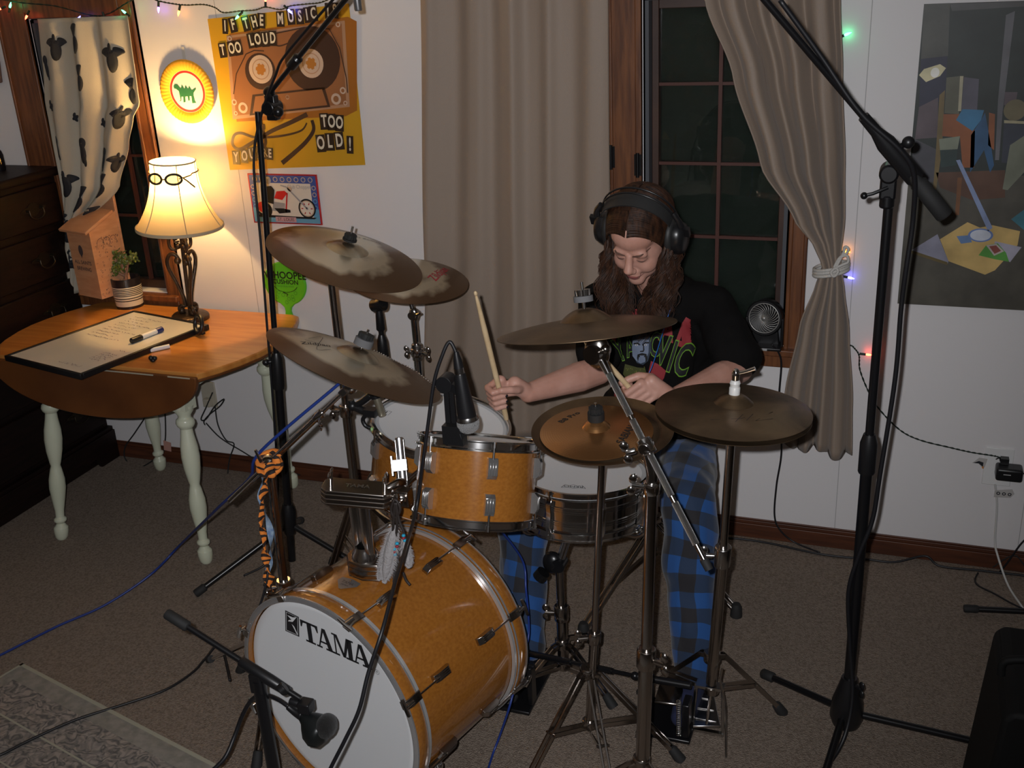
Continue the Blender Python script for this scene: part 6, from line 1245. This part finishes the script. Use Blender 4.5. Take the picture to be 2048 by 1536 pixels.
cable('black cables lying along the foot of the right wall skirting',[FL(1420,1072,.006),FL(1520,1083,.006),FL(1640,1108,.006),FL(1730,1118,.006),FL(1790,1124,.006),WL(1850,1112,-.03),FL(1880,1132,.006),FL(1960,1141,.006),FL(2040,1150,.006),FL(2110,1160,.006)],.004,bl_)
cable('thin black wire curling on the carpet at far right',[FL(1956,1146,.006),FL(1950,1160,.006),FL(1958,1172,.006),FL(1990,1188,.006),FL(2020,1205,.006),FL(2050,1220,.006),FL(2080,1240,.006)],.003,bl_)
cable('thin black wire against the wall right of the outlet',[WL(2060,1070,-.04),WL(2040,1090,-.04),WL(2015,1125,-.04),FL(2000,1143,.006)],.003,bl_)
# foot of another stand and a padded bag at the right edge
t=thing('microphone_stand','leg of a black stand lying on the carpet at the right edge','microphone stand',FL(2100,1230,0)); micfoot(t,FL(2120,1226,.03),FL(1930,1217,.016),.010,.013); g=G(); b_=FL(2130,1226); g.cyl(b_,b_+V((0,0,.9)),.012,n=16); obj('tube',g,black_paint,t)
t=thing('amplifier_case','black padded case standing at the lower right edge','case',FL(2060,1536,0))
g=G(); cb=FL(2048,1480,0); 
prof=[(0,0),(.30,0),(.30,.30),(.27,.34),(.05,.34),(.015,.31)]
g=G(); kq=FL(1990,1246,.45); o=V((kq.x-.03,kq.y-.34,0)); g.prism([(0,0),(.34,0),(.34,.42),(.30,.45),(.05,.45),(.03,.43)],o+V((0,.34,0)),V((1,0,0)),V((0,0,1)),.34); obj('case_body',g,mat('black_padding',(.006,.006,.006),.7,spec=.2),t,bevel=.012,bseg=3)
g=G(); g.tube(cr([o+V((.03,.12,.46)),o+V((.04,.12,.50)),o+V((.14,.12,.51)),o+V((.2,.12,.46))],6),.009,n=12); obj('handle',g,mat('black_padding',(.006,.006,.006),.7),t,smooth=60)
# ================================================================ FAN on the window sill
fx=WL(1530,640,-.02); t=thing('desk_fan','small round black desk fan standing on the right window sill','fan',(fx.x,-.01,.742)); fc=V((-.405,-.015,.845)); fn=V((-.12,-.95,.1)).normalized()
g=G(); g.lathe([(0,-.05),(.045,-.048),(.060,-.02),(.062,.015),(.058,.022),(.052,.022),(.050,.010),(.0,.0)],fc,fn,36); obj('housing',g,black_plastic,t,smooth=50)
g=G(); g.bb((-.470,-.065,.742),(-.345,.02,.754)); g.prism([(-.05,0),(.05,0),(.042,.05),(-.042,.05)],V((-.405,.01,.750)),V((1,0,0)),V((0,0,1)),.03); g.bb((-.468,-.04,.75),(-.458,.0,.85)); g.bb((-.352,-.04,.75),(-.342,.0,.85)); obj('fan_stand',g,black_plastic,t,bevel=.004)
g=G(); fxv,fyv,_=frame(fn)
for k in range(26):
    a=2*PI*k/26; pts=[]
    for i in range(8): s=i/7; aa=a+s*1.0; pts.append(fc+fn*(.020+.004*math.sin(PI*s))+(fxv*math.cos(aa)+fyv*math.sin(aa))*(.006+.044*s))
    g.tube(pts,.0011,n=5)
g.tube([fc+fn*.02+(fxv*math.cos(a)+fyv*math.sin(a))*.050 for a in [2*PI*i/36 for i in range(37)]],.002,n=6,cap=False); g.cyl(fc+fn*.018,fc+fn*.026,.008,n=16); obj('grille',g,mat('fan_grille',(.42,.41,.39),.35,.6),t,smooth=180)
g=G(); g.bb((-.435,-.0665,.744),(-.39,-.065,.752)); obj('control_panel',g,mat('grey_print',(.4,.4,.4),.5),t)
# ================================================================ DRUMMER
from mathutils import noise as NZ
def solid(g,voxel,iters=6,fac=.5,disp=None):
    me=bpy.data.meshes.new('tmp'); me.from_pydata([tuple(v) for v in g.v],[],g.f); me.update()
    o=bpy.data.objects.new('tmp',me); COL.objects.link(o)
    r=o.modifiers.new('r','REMESH'); r.mode='VOXEL'; r.voxel_size=voxel; r.adaptivity=0
    if iters: s=o.modifiers.new('s','SMOOTH'); s.factor=fac; s.iterations=iters
    bpy.context.view_layer.update(); dg=bpy.context.evaluated_depsgraph_get(); m2=bpy.data.meshes.new_from_object(o.evaluated_get(dg))
    bpy.data.objects.remove(o); bpy.data.meshes.remove(me)
    if disp:
        m2.update(); ns=[v.normal.copy() for v in m2.vertices]
        for v,n in zip(m2.vertices,ns): v.co=v.co+n*disp(v.co)
    return m2
def place(name,me,m,parent,**k):
    off=V((0,0,0)); p=parent
    while p is not None: off+=p.location; p=p.parent
    me.transform(Matrix.Translation(-off)); me.name=name
    if not isinstance(m,list): me.materials.clear()
    for x in (m if isinstance(m,list) else [m]): me.materials.append(x)
    me.shade_smooth(); o=bpy.data.objects.new(name,me); COL.objects.link(o); o.parent=parent
    for a,b in k.items(): o[a]=b
    return o
def cap(g,p,q,r0,r1,n=18): 
    p=V(p);q=V(q); g.sph(p,r0,None,n,12); g.sph(q,r1,None,n,12)
    if (q-p).length>1e-5: g.tube([p,q],[r0,r1],n=n)
def chain(g,pts,rs,n=16):
    for i in range(len(pts)-1): cap(g,pts[i],pts[i+1],rs[i],rs[i+1],n)
skin=mat('skin',(.46,.235,.175),.5,col2=(.54,.30,.235),nscale=14,bump=.06,bscale=260)
skin.node_tree.nodes['Principled BSDF'].inputs['Subsurface Weight'].default_value=.08
skin.node_tree.nodes['Principled BSDF'].inputs['Subsurface Radius'].default_value=(.01,.004,.002)
hairm=mat('brown_hair',(.013,.0062,.004),.5,col2=(.052,.021,.010),nscale=22,stretch=(6,6,1.2),spec=.3)
per=thing('person','long-haired drummer in black printed t-shirt and blue plaid trousers, seated playing','person',(-.68,-.45,.0))
Hc=WL(1280,466,-.70)+V((0,0,0))
a_=math.radians(-99); p_=math.radians(36); hf=V((math.cos(a_)*math.cos(p_),math.sin(a_)*math.cos(p_),-math.sin(p_))).normalized()
hu=(V((0,0,1))-hf*hf.z).normalized(); hl=hu.cross(hf)
rl=math.radians(5); hl,hu=hl*math.cos(rl)-hu*math.sin(rl), hu*math.cos(rl)+hl*math.sin(rl)
HM=Matrix((hl,hf,hu)).transposed()
def HP(x,y,z): return Hc+HM@V((x,y,z))
def he(g,c,r,rot=None,n=20): g.sph(HP(*c),r,None,n,14,HM if rot is None else HM@rot)
shR=V((-.830,-.535,1.035)); shL=V((-.490,-.515,1.030))
elR=WL(1196,742,-.735); wrR=WL(1056,786,-.945); elL=WL(1478,738,-.62); wrL=WL(1345,798,-.87)
hipR=V((-.77,-.37,.56)); hipL=V((-.60,-.37,.56)); knR=V((-1.03,-.74,.50)); knL=V((-.505,-.80,.545)); anR=V((-.955,-.98,.10)); anL=V((-.452,-.965,.095))
g=G()
# torso, neck
g.sph((-.66,-.46,.93),(.155,.105,.17)); g.sph((-.67,-.42,.74),(.135,.10,.15)); g.sph((-.68,-.38,.58),(.155,.12,.10))
cap(g,V((-.66,-.48,1.03)),shR,.045,.050); cap(g,V((-.66,-.48,1.03)),shL,.045,.050)
cap(g,V((-.66,-.50,1.06)),HP(0,-.035,-.06),.058,.052)
# head
he(g,(0,-.014,.036),(.074,.096,.084)); he(g,(0,.024,-.028),(.0675,.066,.086)); he(g,(0,.030,-.082),(.053,.053,.040)); he(g,(0,.076,-.100),(.025,.021,.020))
he(g,(0,.030,.048),(.064,.062,.052))
for s in (-1,1):
    he(g,(s*.030,.058,-.042),(.032,.032,.034)); he(g,(s*.024,.078,.017),(.027,.0155,.013),Matrix.Rotation(s*.22,3,'Y')); he(g,(s*.030,.072,-.004),(.0165,.018,.0125)); he(g,(s*.0120,.104,-.034),(.0090,.010,.0080))
g.tube([HP(0,.086,.014),HP(0,.099,-.008),HP(0,.114,-.026),HP(0,.110,-.036)],[.0095,.0110,.0140,.009],n=14)
he(g,(0,.0925,-.0645),(.024,.0105,.0065)); he(g,(0,.0905,-.0755),(.020,.0105,.0072)); he(g,(0,.088,-.054),(.020,.012,.012))
# arms
def arm(sh,el,wr):
    m1=sh+(el-sh)*.45; m2=el+(wr-el)*.28; chain(g,[sh,m1,el,m2,el+(wr-el)*.72,wr],[.048,.047,.040,.043,.033,.0265])
arm(shR,elR,wrR); arm(shL,elL,wrL)
# legs under the cloth
for h,k,a in ((hipR,knR,anR),(hipL,knL,anL)): chain(g,[h,k,k+(a-k)*.35,a],[.075,.050,.048,.034])
# hands
def hand(st_dir,P,wr,toc,fingers,thumb,palm_pts,nails,stack,fr=.0088):
    """P: stick point at fist centre; s along the stick; a away from the wrist; b towards the viewer"""
    s=st_dir.normalized(); a=(P-wr); a=(a-s*a.dot(s)).normalized(); b=s.cross(a)
    if stack<0:
        if b.z<0: b=-b
    elif b.dot(CAM-P)<0: b=-b
    L=lambda x,y,z: P+a*x+b*y+s*z
    for i,(off,pts) in enumerate(fingers):
        r=fr*(1 if i<3 else .88); chain(g,[L(x,y,off+dz) for x,y,dz in pts],[r*1.12,r*1.06,r,r*.92],12)
        if nails: e=pts[-1]; nl.append((L(e[0]-.003,e[1]+r*.75,off+e[2]),s,a,b))
    chain(g,[L(*q) for q in thumb],[.0145,.0115,.0105,.0095],12)
    for q,r in palm_pts: g.sph(L(*q),r,None,14,10)
    for (p1,r1),(p2,r2) in zip(palm_pts,palm_pts[1:]): cap(g,L(*p1),L(*p2),r1,r2,14)
    cap(g,L(*palm_pts[-1][0]),wr,palm_pts[-1][1],.025)
    return L
nl=[]
tipR=WL(950,582,-1.13); btR=WL(1013,838,-.985); sR=(tipR-btR).normalized(); PR=btR+sR*((WL(997,783,-1.0)-btR).dot(sR))
fg=[(.034-.0185*i,[(-.018,-.024,0),(.026,-.014,0),(.026,.014,0),(-.004+.002*i,.021,-.002)]) for i in range(4)]
hand(sR,PR,wrR,None,fg,[(-.058,.004,-.006),(-.040,.022,.010),(-.020,.028,.026),(.004,.024,.036)],[((-.020,-.020,.030),.013),((-.022,-.020,-.016),.013),((-.052,-.012,-.018),.018),((-.050,-.006,.008),.021)],True,1)
stickL_px=(WL(1150,655,-.97)-WL(1272,790,-.90)).normalized(); sL=stickL_px; PL=WL(1272,790,-.90)
fg=[(.030-.0185*i,[(-.034,.020,0),(.010,.022,0),(.022,-.006,0),(-.004,-.018,0)]) for i in range(4)]
hand(sL,PL,wrL,None,fg,[(-.060,-.006,.012),(-.036,-.016,.034),(-.012,-.012,.044),(.010,-.006,.050)],[((-.036,.014,.026),.014),((-.040,.012,-.026),.013),((-.062,.006,-.014),.018),((-.058,.004,.010),.019)],False,1)
body=solid(g,.0031,5,.5)
bm=bmesh.new(); bm.from_mesh(body); hv=[v for v in bm.verts if (v.co-HP(0,.05,-.02)).length<.105 and (HM.transposed()@(v.co-Hc)).y>.02]
hw=[v for v in hv if abs((HM.transposed()@(v.co-Hc)).x)>.017 or (HM.transposed()@(v.co-Hc)).z<-.09]
for _ in range(8): bmesh.ops.smooth_vert(bm,verts=hw,factor=.5,use_axis_x=True,use_axis_y=True,use_axis_z=True)
for _ in range(3): bmesh.ops.smooth_vert(bm,verts=hv,factor=.5,use_axis_x=True,use_axis_y=True,use_axis_z=True)
bm.to_mesh(body); bm.free()
bo=place('body',body,skin,per)
# face details
brow=mat('eyebrow',(.10,.05,.035),.8); lipm=mat('lips',(.34,.11,.10),.45); lash=mat('eyelash',(.05,.025,.02),.8); nailm=mat('black_nail_polish',(.01,.008,.012),.2)
bvh=BVHTree.FromPolygons([v.co+per.location for v in body.vertices],[tuple(p.vertices) for p in body.polygons])
def onface(x,z,off=.0008):
    o=HP(x,.2,z); h=bvh.ray_cast(o,-hf,.3)
    return (h[0]+hf*off) if h[0] else HP(x,.09,z)
def facestrip(name,pts,w,m):
    g=G(); P=cr([onface(x,z) for x,z in pts],5); g.tube(P,[max(.0004,w*math.sin(PI*(i+.6)/(len(P)+.2))**.6) for i in range(len(P))],n=8); return obj(name,g,m,bo,smooth=180)
for s in (-1,1):
    facestrip('eyebrow',[(s*.010,.013),(s*.022,.018),(s*.036,.021),(s*.050,.015)],.0027,brow)
    facestrip('eyelashes',[(s*.017,-.007),(s*.026,-.0105),(s*.036,-.0105),(s*.045,-.006)],.0011,lash)
facestrip('mouth',[(-.026,-.072),(-.012,-.0695),(0,-.0705),(.012,-.0695),(.026,-.072)],.0012,mat('mouth_line',(.12,.035,.035),.6))
g=G()
for zz_,w,hh_ in ((-.0655,.021,.0042),(-.0760,.018,.0048)):
    vs=[];n=14
    for i in range(n+1):
        x=-w+2*w*i/n; k=math.sqrt(max(0,1-(x/w)**2)); 
        for j in (-1,0,1): vs.append(onface(x,zz_+j*hh_*k,.0006))
    g.add(vs,[(i*3+j,i*3+j+1,i*3+j+4,i*3+j+3) for i in range(n) for j in (0,1)])
obj('lips',g,lipm,bo,smooth=180)
g=G()
for (p,s,a,b) in nl: g.sph(p,(.0042,.0038,.0018),None,10,6,Matrix((a,s,b)).transposed())
p=PR+(wrR-PR)*0; L_=None
obj('fingernails',g,nailm,bo,smooth=180)
# ---- trousers
plaid=bpy.data.materials.new('blue_plaid'); plaid.use_nodes=True; nt=plaid.node_tree; P=nt.nodes['Principled BSDF']; P.inputs['Roughness'].default_value=.85; P.inputs['Sheen Weight'].default_value=.2
tc=nd(nt,'ShaderNodeTexCoord'); mp=nd(nt,'ShaderNodeMapping'); mp.inputs['Rotation'].default_value=(0,.04,.10); nt.links.new(tc.outputs['Object'],mp.inputs[0]); nz=nd(nt,'ShaderNodeTexNoise',Scale=5.0); nt.links.new(tc.outputs['Object'],nz.inputs['Vector']); mv=nd(nt,'ShaderNodeMix',data_type='VECTOR'); mv.inputs[0].default_value=.06; nt.links.new(mp.outputs[0],mv.inputs[4]); nt.links.new(nz.outputs['Color'],mv.inputs[5])
sp=nd(nt,'ShaderNodeSeparateXYZ'); nt.links.new(mv.outputs[1],sp.inputs[0])
def band(sock,per_,ph):
    a=nd(nt,'ShaderNodeMath',operation='MULTIPLY_ADD'); a.inputs[1].default_value=1/per_; a.inputs[2].default_value=ph; nt.links.new(sock,a.inputs[0]); f=nd(nt,'ShaderNodeMath',operation='FRACT'); nt.links.new(a.outputs[0],f.inputs[0]); h=nd(nt,'ShaderNodeMath',operation='GREATER_THAN'); h.inputs[1].default_value=.5; nt.links.new(f.outputs[0],h.inputs[0]); return h.outputs[0]
ux_=band(sp.outputs['X'],.078,20.1); wz=nd(nt,'ShaderNodeMath',operation='MULTIPLY_ADD'); wz.inputs[1].default_value=.8; nt.links.new(sp.outputs['Y'],wz.inputs[0]); nt.links.new(sp.outputs['Z'],wz.inputs[2]); uz_=band(wz.outputs[0],.104,20.3); ad=nd(nt,'ShaderNodeMath',operation='ADD'); nt.links.new(ux_,ad.inputs[0]); nt.links.new(uz_,ad.inputs[1]); dv=nd(nt,'ShaderNodeMath',operation='MULTIPLY'); dv.inputs[1].default_value=.5; nt.links.new(ad.outputs[0],dv.inputs[0])
r=nd(nt,'ShaderNodeValToRGB'); r.color_ramp.interpolation='CONSTANT'; e=r.color_ramp.elements; e[0].position=0; e[0].color=(.008,.066,.235,1); e[1].position=.25; e[1].color=(.011,.028,.068,1); e3=e.new(.75); e3.color=(.012,.011,.014,1); nt.links.new(dv.outputs[0],r.inputs[0]); nt.links.new(r.outputs[0],P.inputs['Base Color'])
g=G(); g.sph((-.685,-.37,.575),(.185,.150,.115))
for h,k,a in ((hipR,knR,anR),(hipL,knL,anL)): chain(g,[h,h+(k-h)*.55,k,k+(a-k)*.3,k+(a-k)*.7,a+V((0,.01,-.0))],[.095,.088,.078,.078,.070,.060])
def folds(p): return .006*NZ.noise(p*9)+.0045*NZ.noise(V((p.x*22,p.y*22,p.z*9)))+.003*math.sin(p.z*40+6*NZ.noise(p*5))
tr=place('trousers',solid(g,.006,8,.6,folds),plaid,per)
# feet
for a,d in ((anR,V((.02,-1,0))),(anL,V((-.10,-1,0)))):
    g=G(); d=d.normalized(); chain(g,[a+V((0,.01,0)),a+V((0,.035,-.055)),],[.036,.032]); chain(g,[a+V((0,.02,-.05)),a+d*.07+V((0,0,-.055)),a+d*.13+V((0,0,-.062))],[.034,.036,.026]); place('sock',solid(g,.004,4),mat('dark_sock',(.015,.02,.06),.9),per)
# ---- t-shirt
shirtm=mat('black_cotton',(.0055,.005,.005),.9,bump=.1,bscale=400,spec=.12)
g=G(); g.sph((-.66,-.465,.94),(.170,.125,.175)); g.sph((-.662,-.435,.79),(.165,.130,.15)); g.sph((-.675,-.42,.66),(.185,.155,.105)); g.sph((-.66,-.49,1.045),(.11,.075,.05))
cap(g,V((-.66,-.485,1.055)),shR,.070,.062); cap(g,V((-.66,-.485,1.045)),shL,.070,.062); g.sph((-.66,-.555,.90),(.13,.05,.16))
seR=shR+(elR-shR)*.74; seL=shL+(elL-shL)*.80
chain(g,[shR,shR+(elR-shR)*.4,seR],[.062,.064,.070]); chain(g,[shL,shL+(elL-shL)*.4,seL+V((.0,0,.0))],[.062,.067,.072])
g.sph((-.80,-.50,.66),(.07,.06,.045)); g.sph((-.85,-.53,.62),(.06,.06,.035)); g.sph((-.575,-.50,.665),(.10,.11,.05))
def sfold(p): return .007*NZ.noise(p*7)+.006*NZ.noise(V((p.x*16+p.z*9,p.y*14,p.z*10-p.x*8)))+.003*NZ.noise(p*30)
shm=solid(g,.006,8,.6,sfold); sh_o=place('t_shirt',shm,shirtm,per)
sbvh=BVHTree.FromPolygons([v.co+per.location for v in shm.vertices],[tuple(p.vertices) for p in shm.polygons])
# printed picture on the chest, laid on the cloth
art=G(); A2=Flat(art,(0,0,0),V((1,0,0)),V((0,1,0)),.0)
redi=mat('print_red',(.26,.022,.028),.7); gri=mat('print_green',(.13,.30,.02),.7); blk=mat('print_black',(.008,.008,.009),.7); fac=mat('print_face_grey',(.17,.21,.30),.7); drk=mat('print_dark_blue',(.03,.045,.07),.7); olv=mat('print_olive',(.06,.065,.015),.7); wht=mat('print_white',(.6,.6,.62),.7)
def al(n,l): A2.layer=l
ORD=[]
def put(fn,l): 
    b=len(art.v); fn(); ORD.extend([l]*(len(art.v)-b))
def pxpoly(pts,m,l): put(lambda: A2.poly([(x,-y) for x,y in pts],m,0),l)
def pxtext(s,x,y,size,m,l,a=0,sx=1,bold=0): put(lambda: A2.text(s,x,-y,size,m,0,a,sx,bold),l)
for ch,x,y,a in (('W',1215,668,.3),('E',1232,655,.2),('I',1248,648,.15),('R',1262,645,.1),('D',1283,645,0),('A',1335,662,-.2),('L',1364,672,-.35)): pxtext(ch,x,y,62,redi,1,a,.62,.05)
pxpoly([(1364,690),(1378,700),(1383,685),(1372,680),(1366,660),(1382,640),(1372,634),(1362,650)],redi,1)
for ch,x,y,a,h in (('Y',1240,702,.35,62),('A',1260,697,.2,52),('O',1312,692,-.1,66),('V',1326,703,-.2,82),('I',1344,716,-.3,88),('C',1366,722,-.35,92)): pxtext(ch,x,y,h,gri,2,a,.48,.045); pxtext(ch,x,y,h,blk,3,a,.48,.018)
pxpoly([(1264,675),(1270,668),(1290,666),(1300,672),(1302,700),(1296,722),(1286,730),(1274,726),(1266,712)],drk,4)
pxpoly([(1266,681),(1282,678),(1298,680),(1297,705),(1290,724),(1281,727),(1273,722),(1265,712),(1264,695)],fac,5)
for x in (1273,1291): put(lambda x=x: A2.ell(x,-690,2.6,1.8,wht,0,0,10),6); put(lambda x=x: A2.ell(x,-690,1.1,1.4,blk,0,0,8),7)
pxpoly([(1267,686),(1275,685),(1281,689),(1280,691),(1274,688),(1267,689)],blk,7); pxpoly([(1284,689),(1290,684),(1298,684),(1298,687),(1290,687),(1285,692)],blk,7)
pxpoly([(1286,690),(1288,690),(1289,700),(1287,704),(1280,704),(1280,702),(1286,701)],blk,6)
pxpoly([(1275,709),(1284,706),(1293,708),(1295,718),(1292,726),(1290,714),(1278,714),(1276,724),(1274,716)],blk,6); pxpoly([(1279,711),(1289,711),(1287,715),(1281,715)],fac,7)
pxpoly([(1302,722),(1316,728),(1332,742),(1328,756),(1318,772),(1300,768),(1296,748)],redi,1); pxpoly([(1250,728),(1275,735),(1290,736),(1296,758),(1286,768),(1258,766),(1246,748)],olv,1)
for k in range(34):
    random.seed(k); x,y=random.uniform(1252,1290),random.uniform(1-0+733,762); put(lambda: A2.ell(x,-y,1.3,.8,mat('print_olive_light',(.16,.17,.03),.7),0,random.random()*3,6),2)
pxpoly([(1236,765),(1252,768),(1250,800),(1238,805),(1228,790)],redi,1); pxpoly([(1228,760),(1246,756),(1250,768),(1240,776)],drk,2)
bm=bmesh.new(); lay=bm.faces.layers.int.new('l'); vv=[bm.verts.new(v) for v in art.v]
for f,mi in zip(art.f,art.m):
    try: q=bm.faces.new([vv[i] for i in f]); q.material_index=mi; q[lay]=ORD[f[0]]
    except ValueError: pass
bmesh.ops.triangulate(bm,faces=bm.faces[:])
for it in range(4):
    le=[e for e in bm.edges if (e.verts[0].co-e.verts[1].co).length>5]
    if not le: break
    bmesh.ops.subdivide_edges(bm,edges=le,cuts=1,use_grid_fill=False); bmesh.ops.triangulate(bm,faces=bm.faces[:])
# subdivision averages the layer tag of new vertices
kill=[]
for v in bm.verts:
    d=RAY(v.co.x,-v.co.y).normalized(); h=sbvh.ray_cast(CAM,d,6); 
    if h[0] is None: kill.append(v); continue
    l_=v.link_faces[0][lay] if v.link_faces else 0; v.co=h[0]-d*(.0016+.0006*l_)
bmesh.ops.delete(bm,geom=kill,context='VERTS')
me=bpy.data.meshes.new('shirt_print'); bm.to_mesh(me); bm.free(); o=place('shirt_print',me,art.mats,sh_o)
# ---- hair
random.seed(12); g=G()
# scalp cap
def skull(th,ph,k=1.0): # th from crown, ph around
    return (math.sin(th)*math.cos(ph)*.0775*k, -.014+math.sin(th)*math.sin(ph)*.0995*k, .036+math.cos(th)*.0875*k)
vs=[];idx={};fs=[];nu,nv=48,26
for j in range(nv+1):
    for i in range(nu):
        th=PI*.78*j/nv; ph=2*PI*i/nu; x,y,z=skull(th,ph,1.02)
        idx[(i,j)]=len(vs); vs.append((HP(x,y,z),(x,y,z)))
for j in range(nv):
    for i in range(nu):
        q=[idx[(i,j)],idx[((i+1)%nu,j)],idx[((i+1)%nu,j+1)],idx[(i,j+1)]]
        c=V((0,0,0))
        for k in q: c+=V(vs[k][1])/4
        if c.y>.035 and c.z<.088-abs(c.x)*.75: continue
        if c.y>.0 and c.z<.02: continue
        fs.append(tuple(q))
g.add([a for a,_ in vs],fs)
NS=1900
clumps=[(random.random()*6.28,.010+.012*random.random(),random.random(),random.uniform(.95,1.05)) for _ in range(60)]
for k in range(NS):
    s=-1 if k%2 else 1; r1=random.random(); y0=-.10+.180*r1; lift=1.035+.035*random.random(); fr_=r1
    ci=(int(r1*28)+random.choice((0,0,1)))*2+(k%2); cl=clumps[ci%60]
    P_=[]; x0=.0025
    for i in range(11):
        t=i/10; phi=t*math.radians(98); yy=y0*(1-.18*t)-.030*t*fr_**2
        zz=.036+.0875*lift*math.cos(phi)
        ry=math.sqrt(max(.03,1-((yy+.014)/.108)**2))
        dip=-.030*fr_**6*math.sin(phi)   # front locks sweep down over the temples
        P_.append(HP(s*(x0+.0785*lift*ry**.55*math.sin(phi)),yy+.004*fr_**8,.036+.0875*lift*ry*math.cos(phi)+dip*(.5 if phi>PI/2 else 1)))
    p=P_[-1]; wA=cl[1]; wp=cl[0]; ln=(.19+.085*cl[2])*random.uniform(.85,1.03); n2=16
    out=V((hl.x*s,hl.y*s,0)).normalized(); inward=(cl[2]*.75+.25*random.random())**1.4; f_=-.015+.06*((ci*7)%10)/10
    tx=p+out*(.014-.080*inward)+V((random.gauss(0,.005),-.02-f_+random.gauss(0,.005),-ln))
    for i in range(1,n2+1):
        t=i/n2; e=t*t*(3-2*t); q=p+V(((tx.x-p.x)*e,(tx.y-p.y)*e,-ln*t)); am=wA*min(1,t*2.2)
        q+=V((am*math.sin(wp+t*12*cl[3]),am*.7*math.cos(wp*1.3+t*10*cl[3]),0)); P_.append(q)
    r0=.0011+.0007*random.random(); rr=[r0]*(len(P_)-5)+[r0*.9,r0*.75,r0*.6,r0*.4,r0*.15]
    g.tube(P_,rr,n=4,cap=False)
obj('hair',g,hairm,per,smooth=180)
# ---- headphones
hp=thing('headphones','large black over-ear headphones on the drummer\'s head','headphones',HP(0,-.01,0))
bp_=mat('headphone_black',(.010,.010,.011),.32)
for s in (-1,1):
    c=HP(s*.099,-.006,-.006); R=HM@Matrix.Rotation(s*.10,3,'Y'); g=G(); ax=(hl*s).normalized()
    xx_,yy_=hf,hu
    prof=[(0,.030),(.024,.030),(.038,.024),(.043,.012),(.044,.0),(.043,-.006)]
    vs=[];n=32
    g.lathe([(r,z) for r,z in reversed(prof)],c,ax,32)
    for i,v in enumerate(g.v): d=v-c; g.v[i]=c+ax*d.dot(ax)+hf*d.dot(hf)*.95+hu*d.dot(hu)*1.14
    o=obj('ear_cup',g,bp_,hp,smooth=45)
    g=G(); pc=c-ax*.012; g.tube([pc+hf*.036*math.cos(a)+hu*.045*math.sin(a) for a in [2*PI*i/30 for i in range(31)]],.0125,n=10,cap=False); obj('ear_pad',g,mat('pad_leatherette',(.018,.018,.018),.55),hp,smooth=180)
    g=G(); g.tube([c+ax*.020+hu*.052,c+ax*.014+hu*.075,HP(s*.100,-.012,.085)],[.010,.008,.0075],n=10); g.box(c+ax*.026+hu*.03,(.03,.012,.03),None,HM); obj('yoke',g,bp_,hp,smooth=60)
def arc(rx,rz,y,z0,a0=-82,a1=82,n=28): return [HP(rx*math.sin(math.radians(a0+(a1-a0)*i/n)),y,z0+rz*math.cos(math.radians(a0+(a1-a0)*i/n))) for i in range(n+1)]
g=G()
for y in (-.028,-.010): g.tube(arc(.106,.106,y,.042),.0026,n=8)
obj('headband_wire',g,bp_,hp,smooth=180)
g=G(); A1=arc(.101,.088,.020,.045,-74,74); A2_=arc(.102,.093,-.022,.045,-74,74); A3=[p+hu*-.004 for p in A1]; A4=[p+hu*-.004 for p in A2_]; k=len(A1)
vs=A1+A2_+A4+A3; fs=[]
for i in range(k-1):
    for a,b in ((0,1),(1,2),(2,3),(3,0)): fs.append((a*k+i,a*k+i+1,b*k+i+1,b*k+i))
g.add(vs,fs); obj('headband_strap',g,mat('pad_leatherette',(.018,.018,.018),.55),hp,smooth=60)
cable('thin blue cable hanging from the headphones down in front of the t-shirt',[HP(.100,.0,-.055),WL(1352,560,-.66),WL(1347,600,-.68),WL(1335,635,-.70),WL(1318,690,-.70),WL(1305,730,-.70),WL(1290,765,-.72),WL(1280,800,-.74)],.0014,mat('thin_blue_wire',(.02,.12,.45),.4))
# ---- sticks
hick=mat('hickory',(.56,.40,.22),.45,col2=(.66,.50,.30),nscale=10,stretch=(3,3,3))
def stick(lab,bt,tp):
    d=(tp-bt).normalized(); L=(tp-bt).length; t=thing('drumstick',lab,'drumstick',bt,'pair of drumsticks'); g=G()
    g.tube([bt+d*z for z in (0,.004,.02,L-.12,L-.03,L-.014)],[.0055,.0068,.0074,.0074,.0048,.0034],n=14); obj('shaft',g,hick,t,smooth=60)
    g=G(); g.sph(tp-d*.008,(.0048,.0048,.0075),None,12,8,Matrix(frame(d)).transposed()); obj('tip',g,hick,t,smooth=180)
stick('drumstick held upright in the drummer\'s hand over the back tom',btR,tipR)
b_=PL-sL*.15; stick('drumstick held low in the hand near the hi-hat, tip behind the cymbal',b_,b_+sL*.40)

# ---- repeats share a group
GR=dict(cymbal='cymbals of the drum kit',tom_drum='rack toms of the drum kit',cymbal_stand='cymbal stands',boom_cymbal_stand='boom cymbal stands',microphone_boom_stand='tall microphone boom stands',drum_microphone='microphones clipped to the toms',marker_pen='marker pens on the table',cable='cables around the drum kit',wall_outlet='wall outlets',kick_pedal='bass drum pedals',microphone_stand='straight microphone stands',string_lights='coloured string lights',curtain='curtains at the windows')
for o in bpy.data.objects:
    if o.parent is None and 'label' in o.keys() and o.name.split('.')[0] in GR: o['group']=GR[o.name.split('.')[0]]
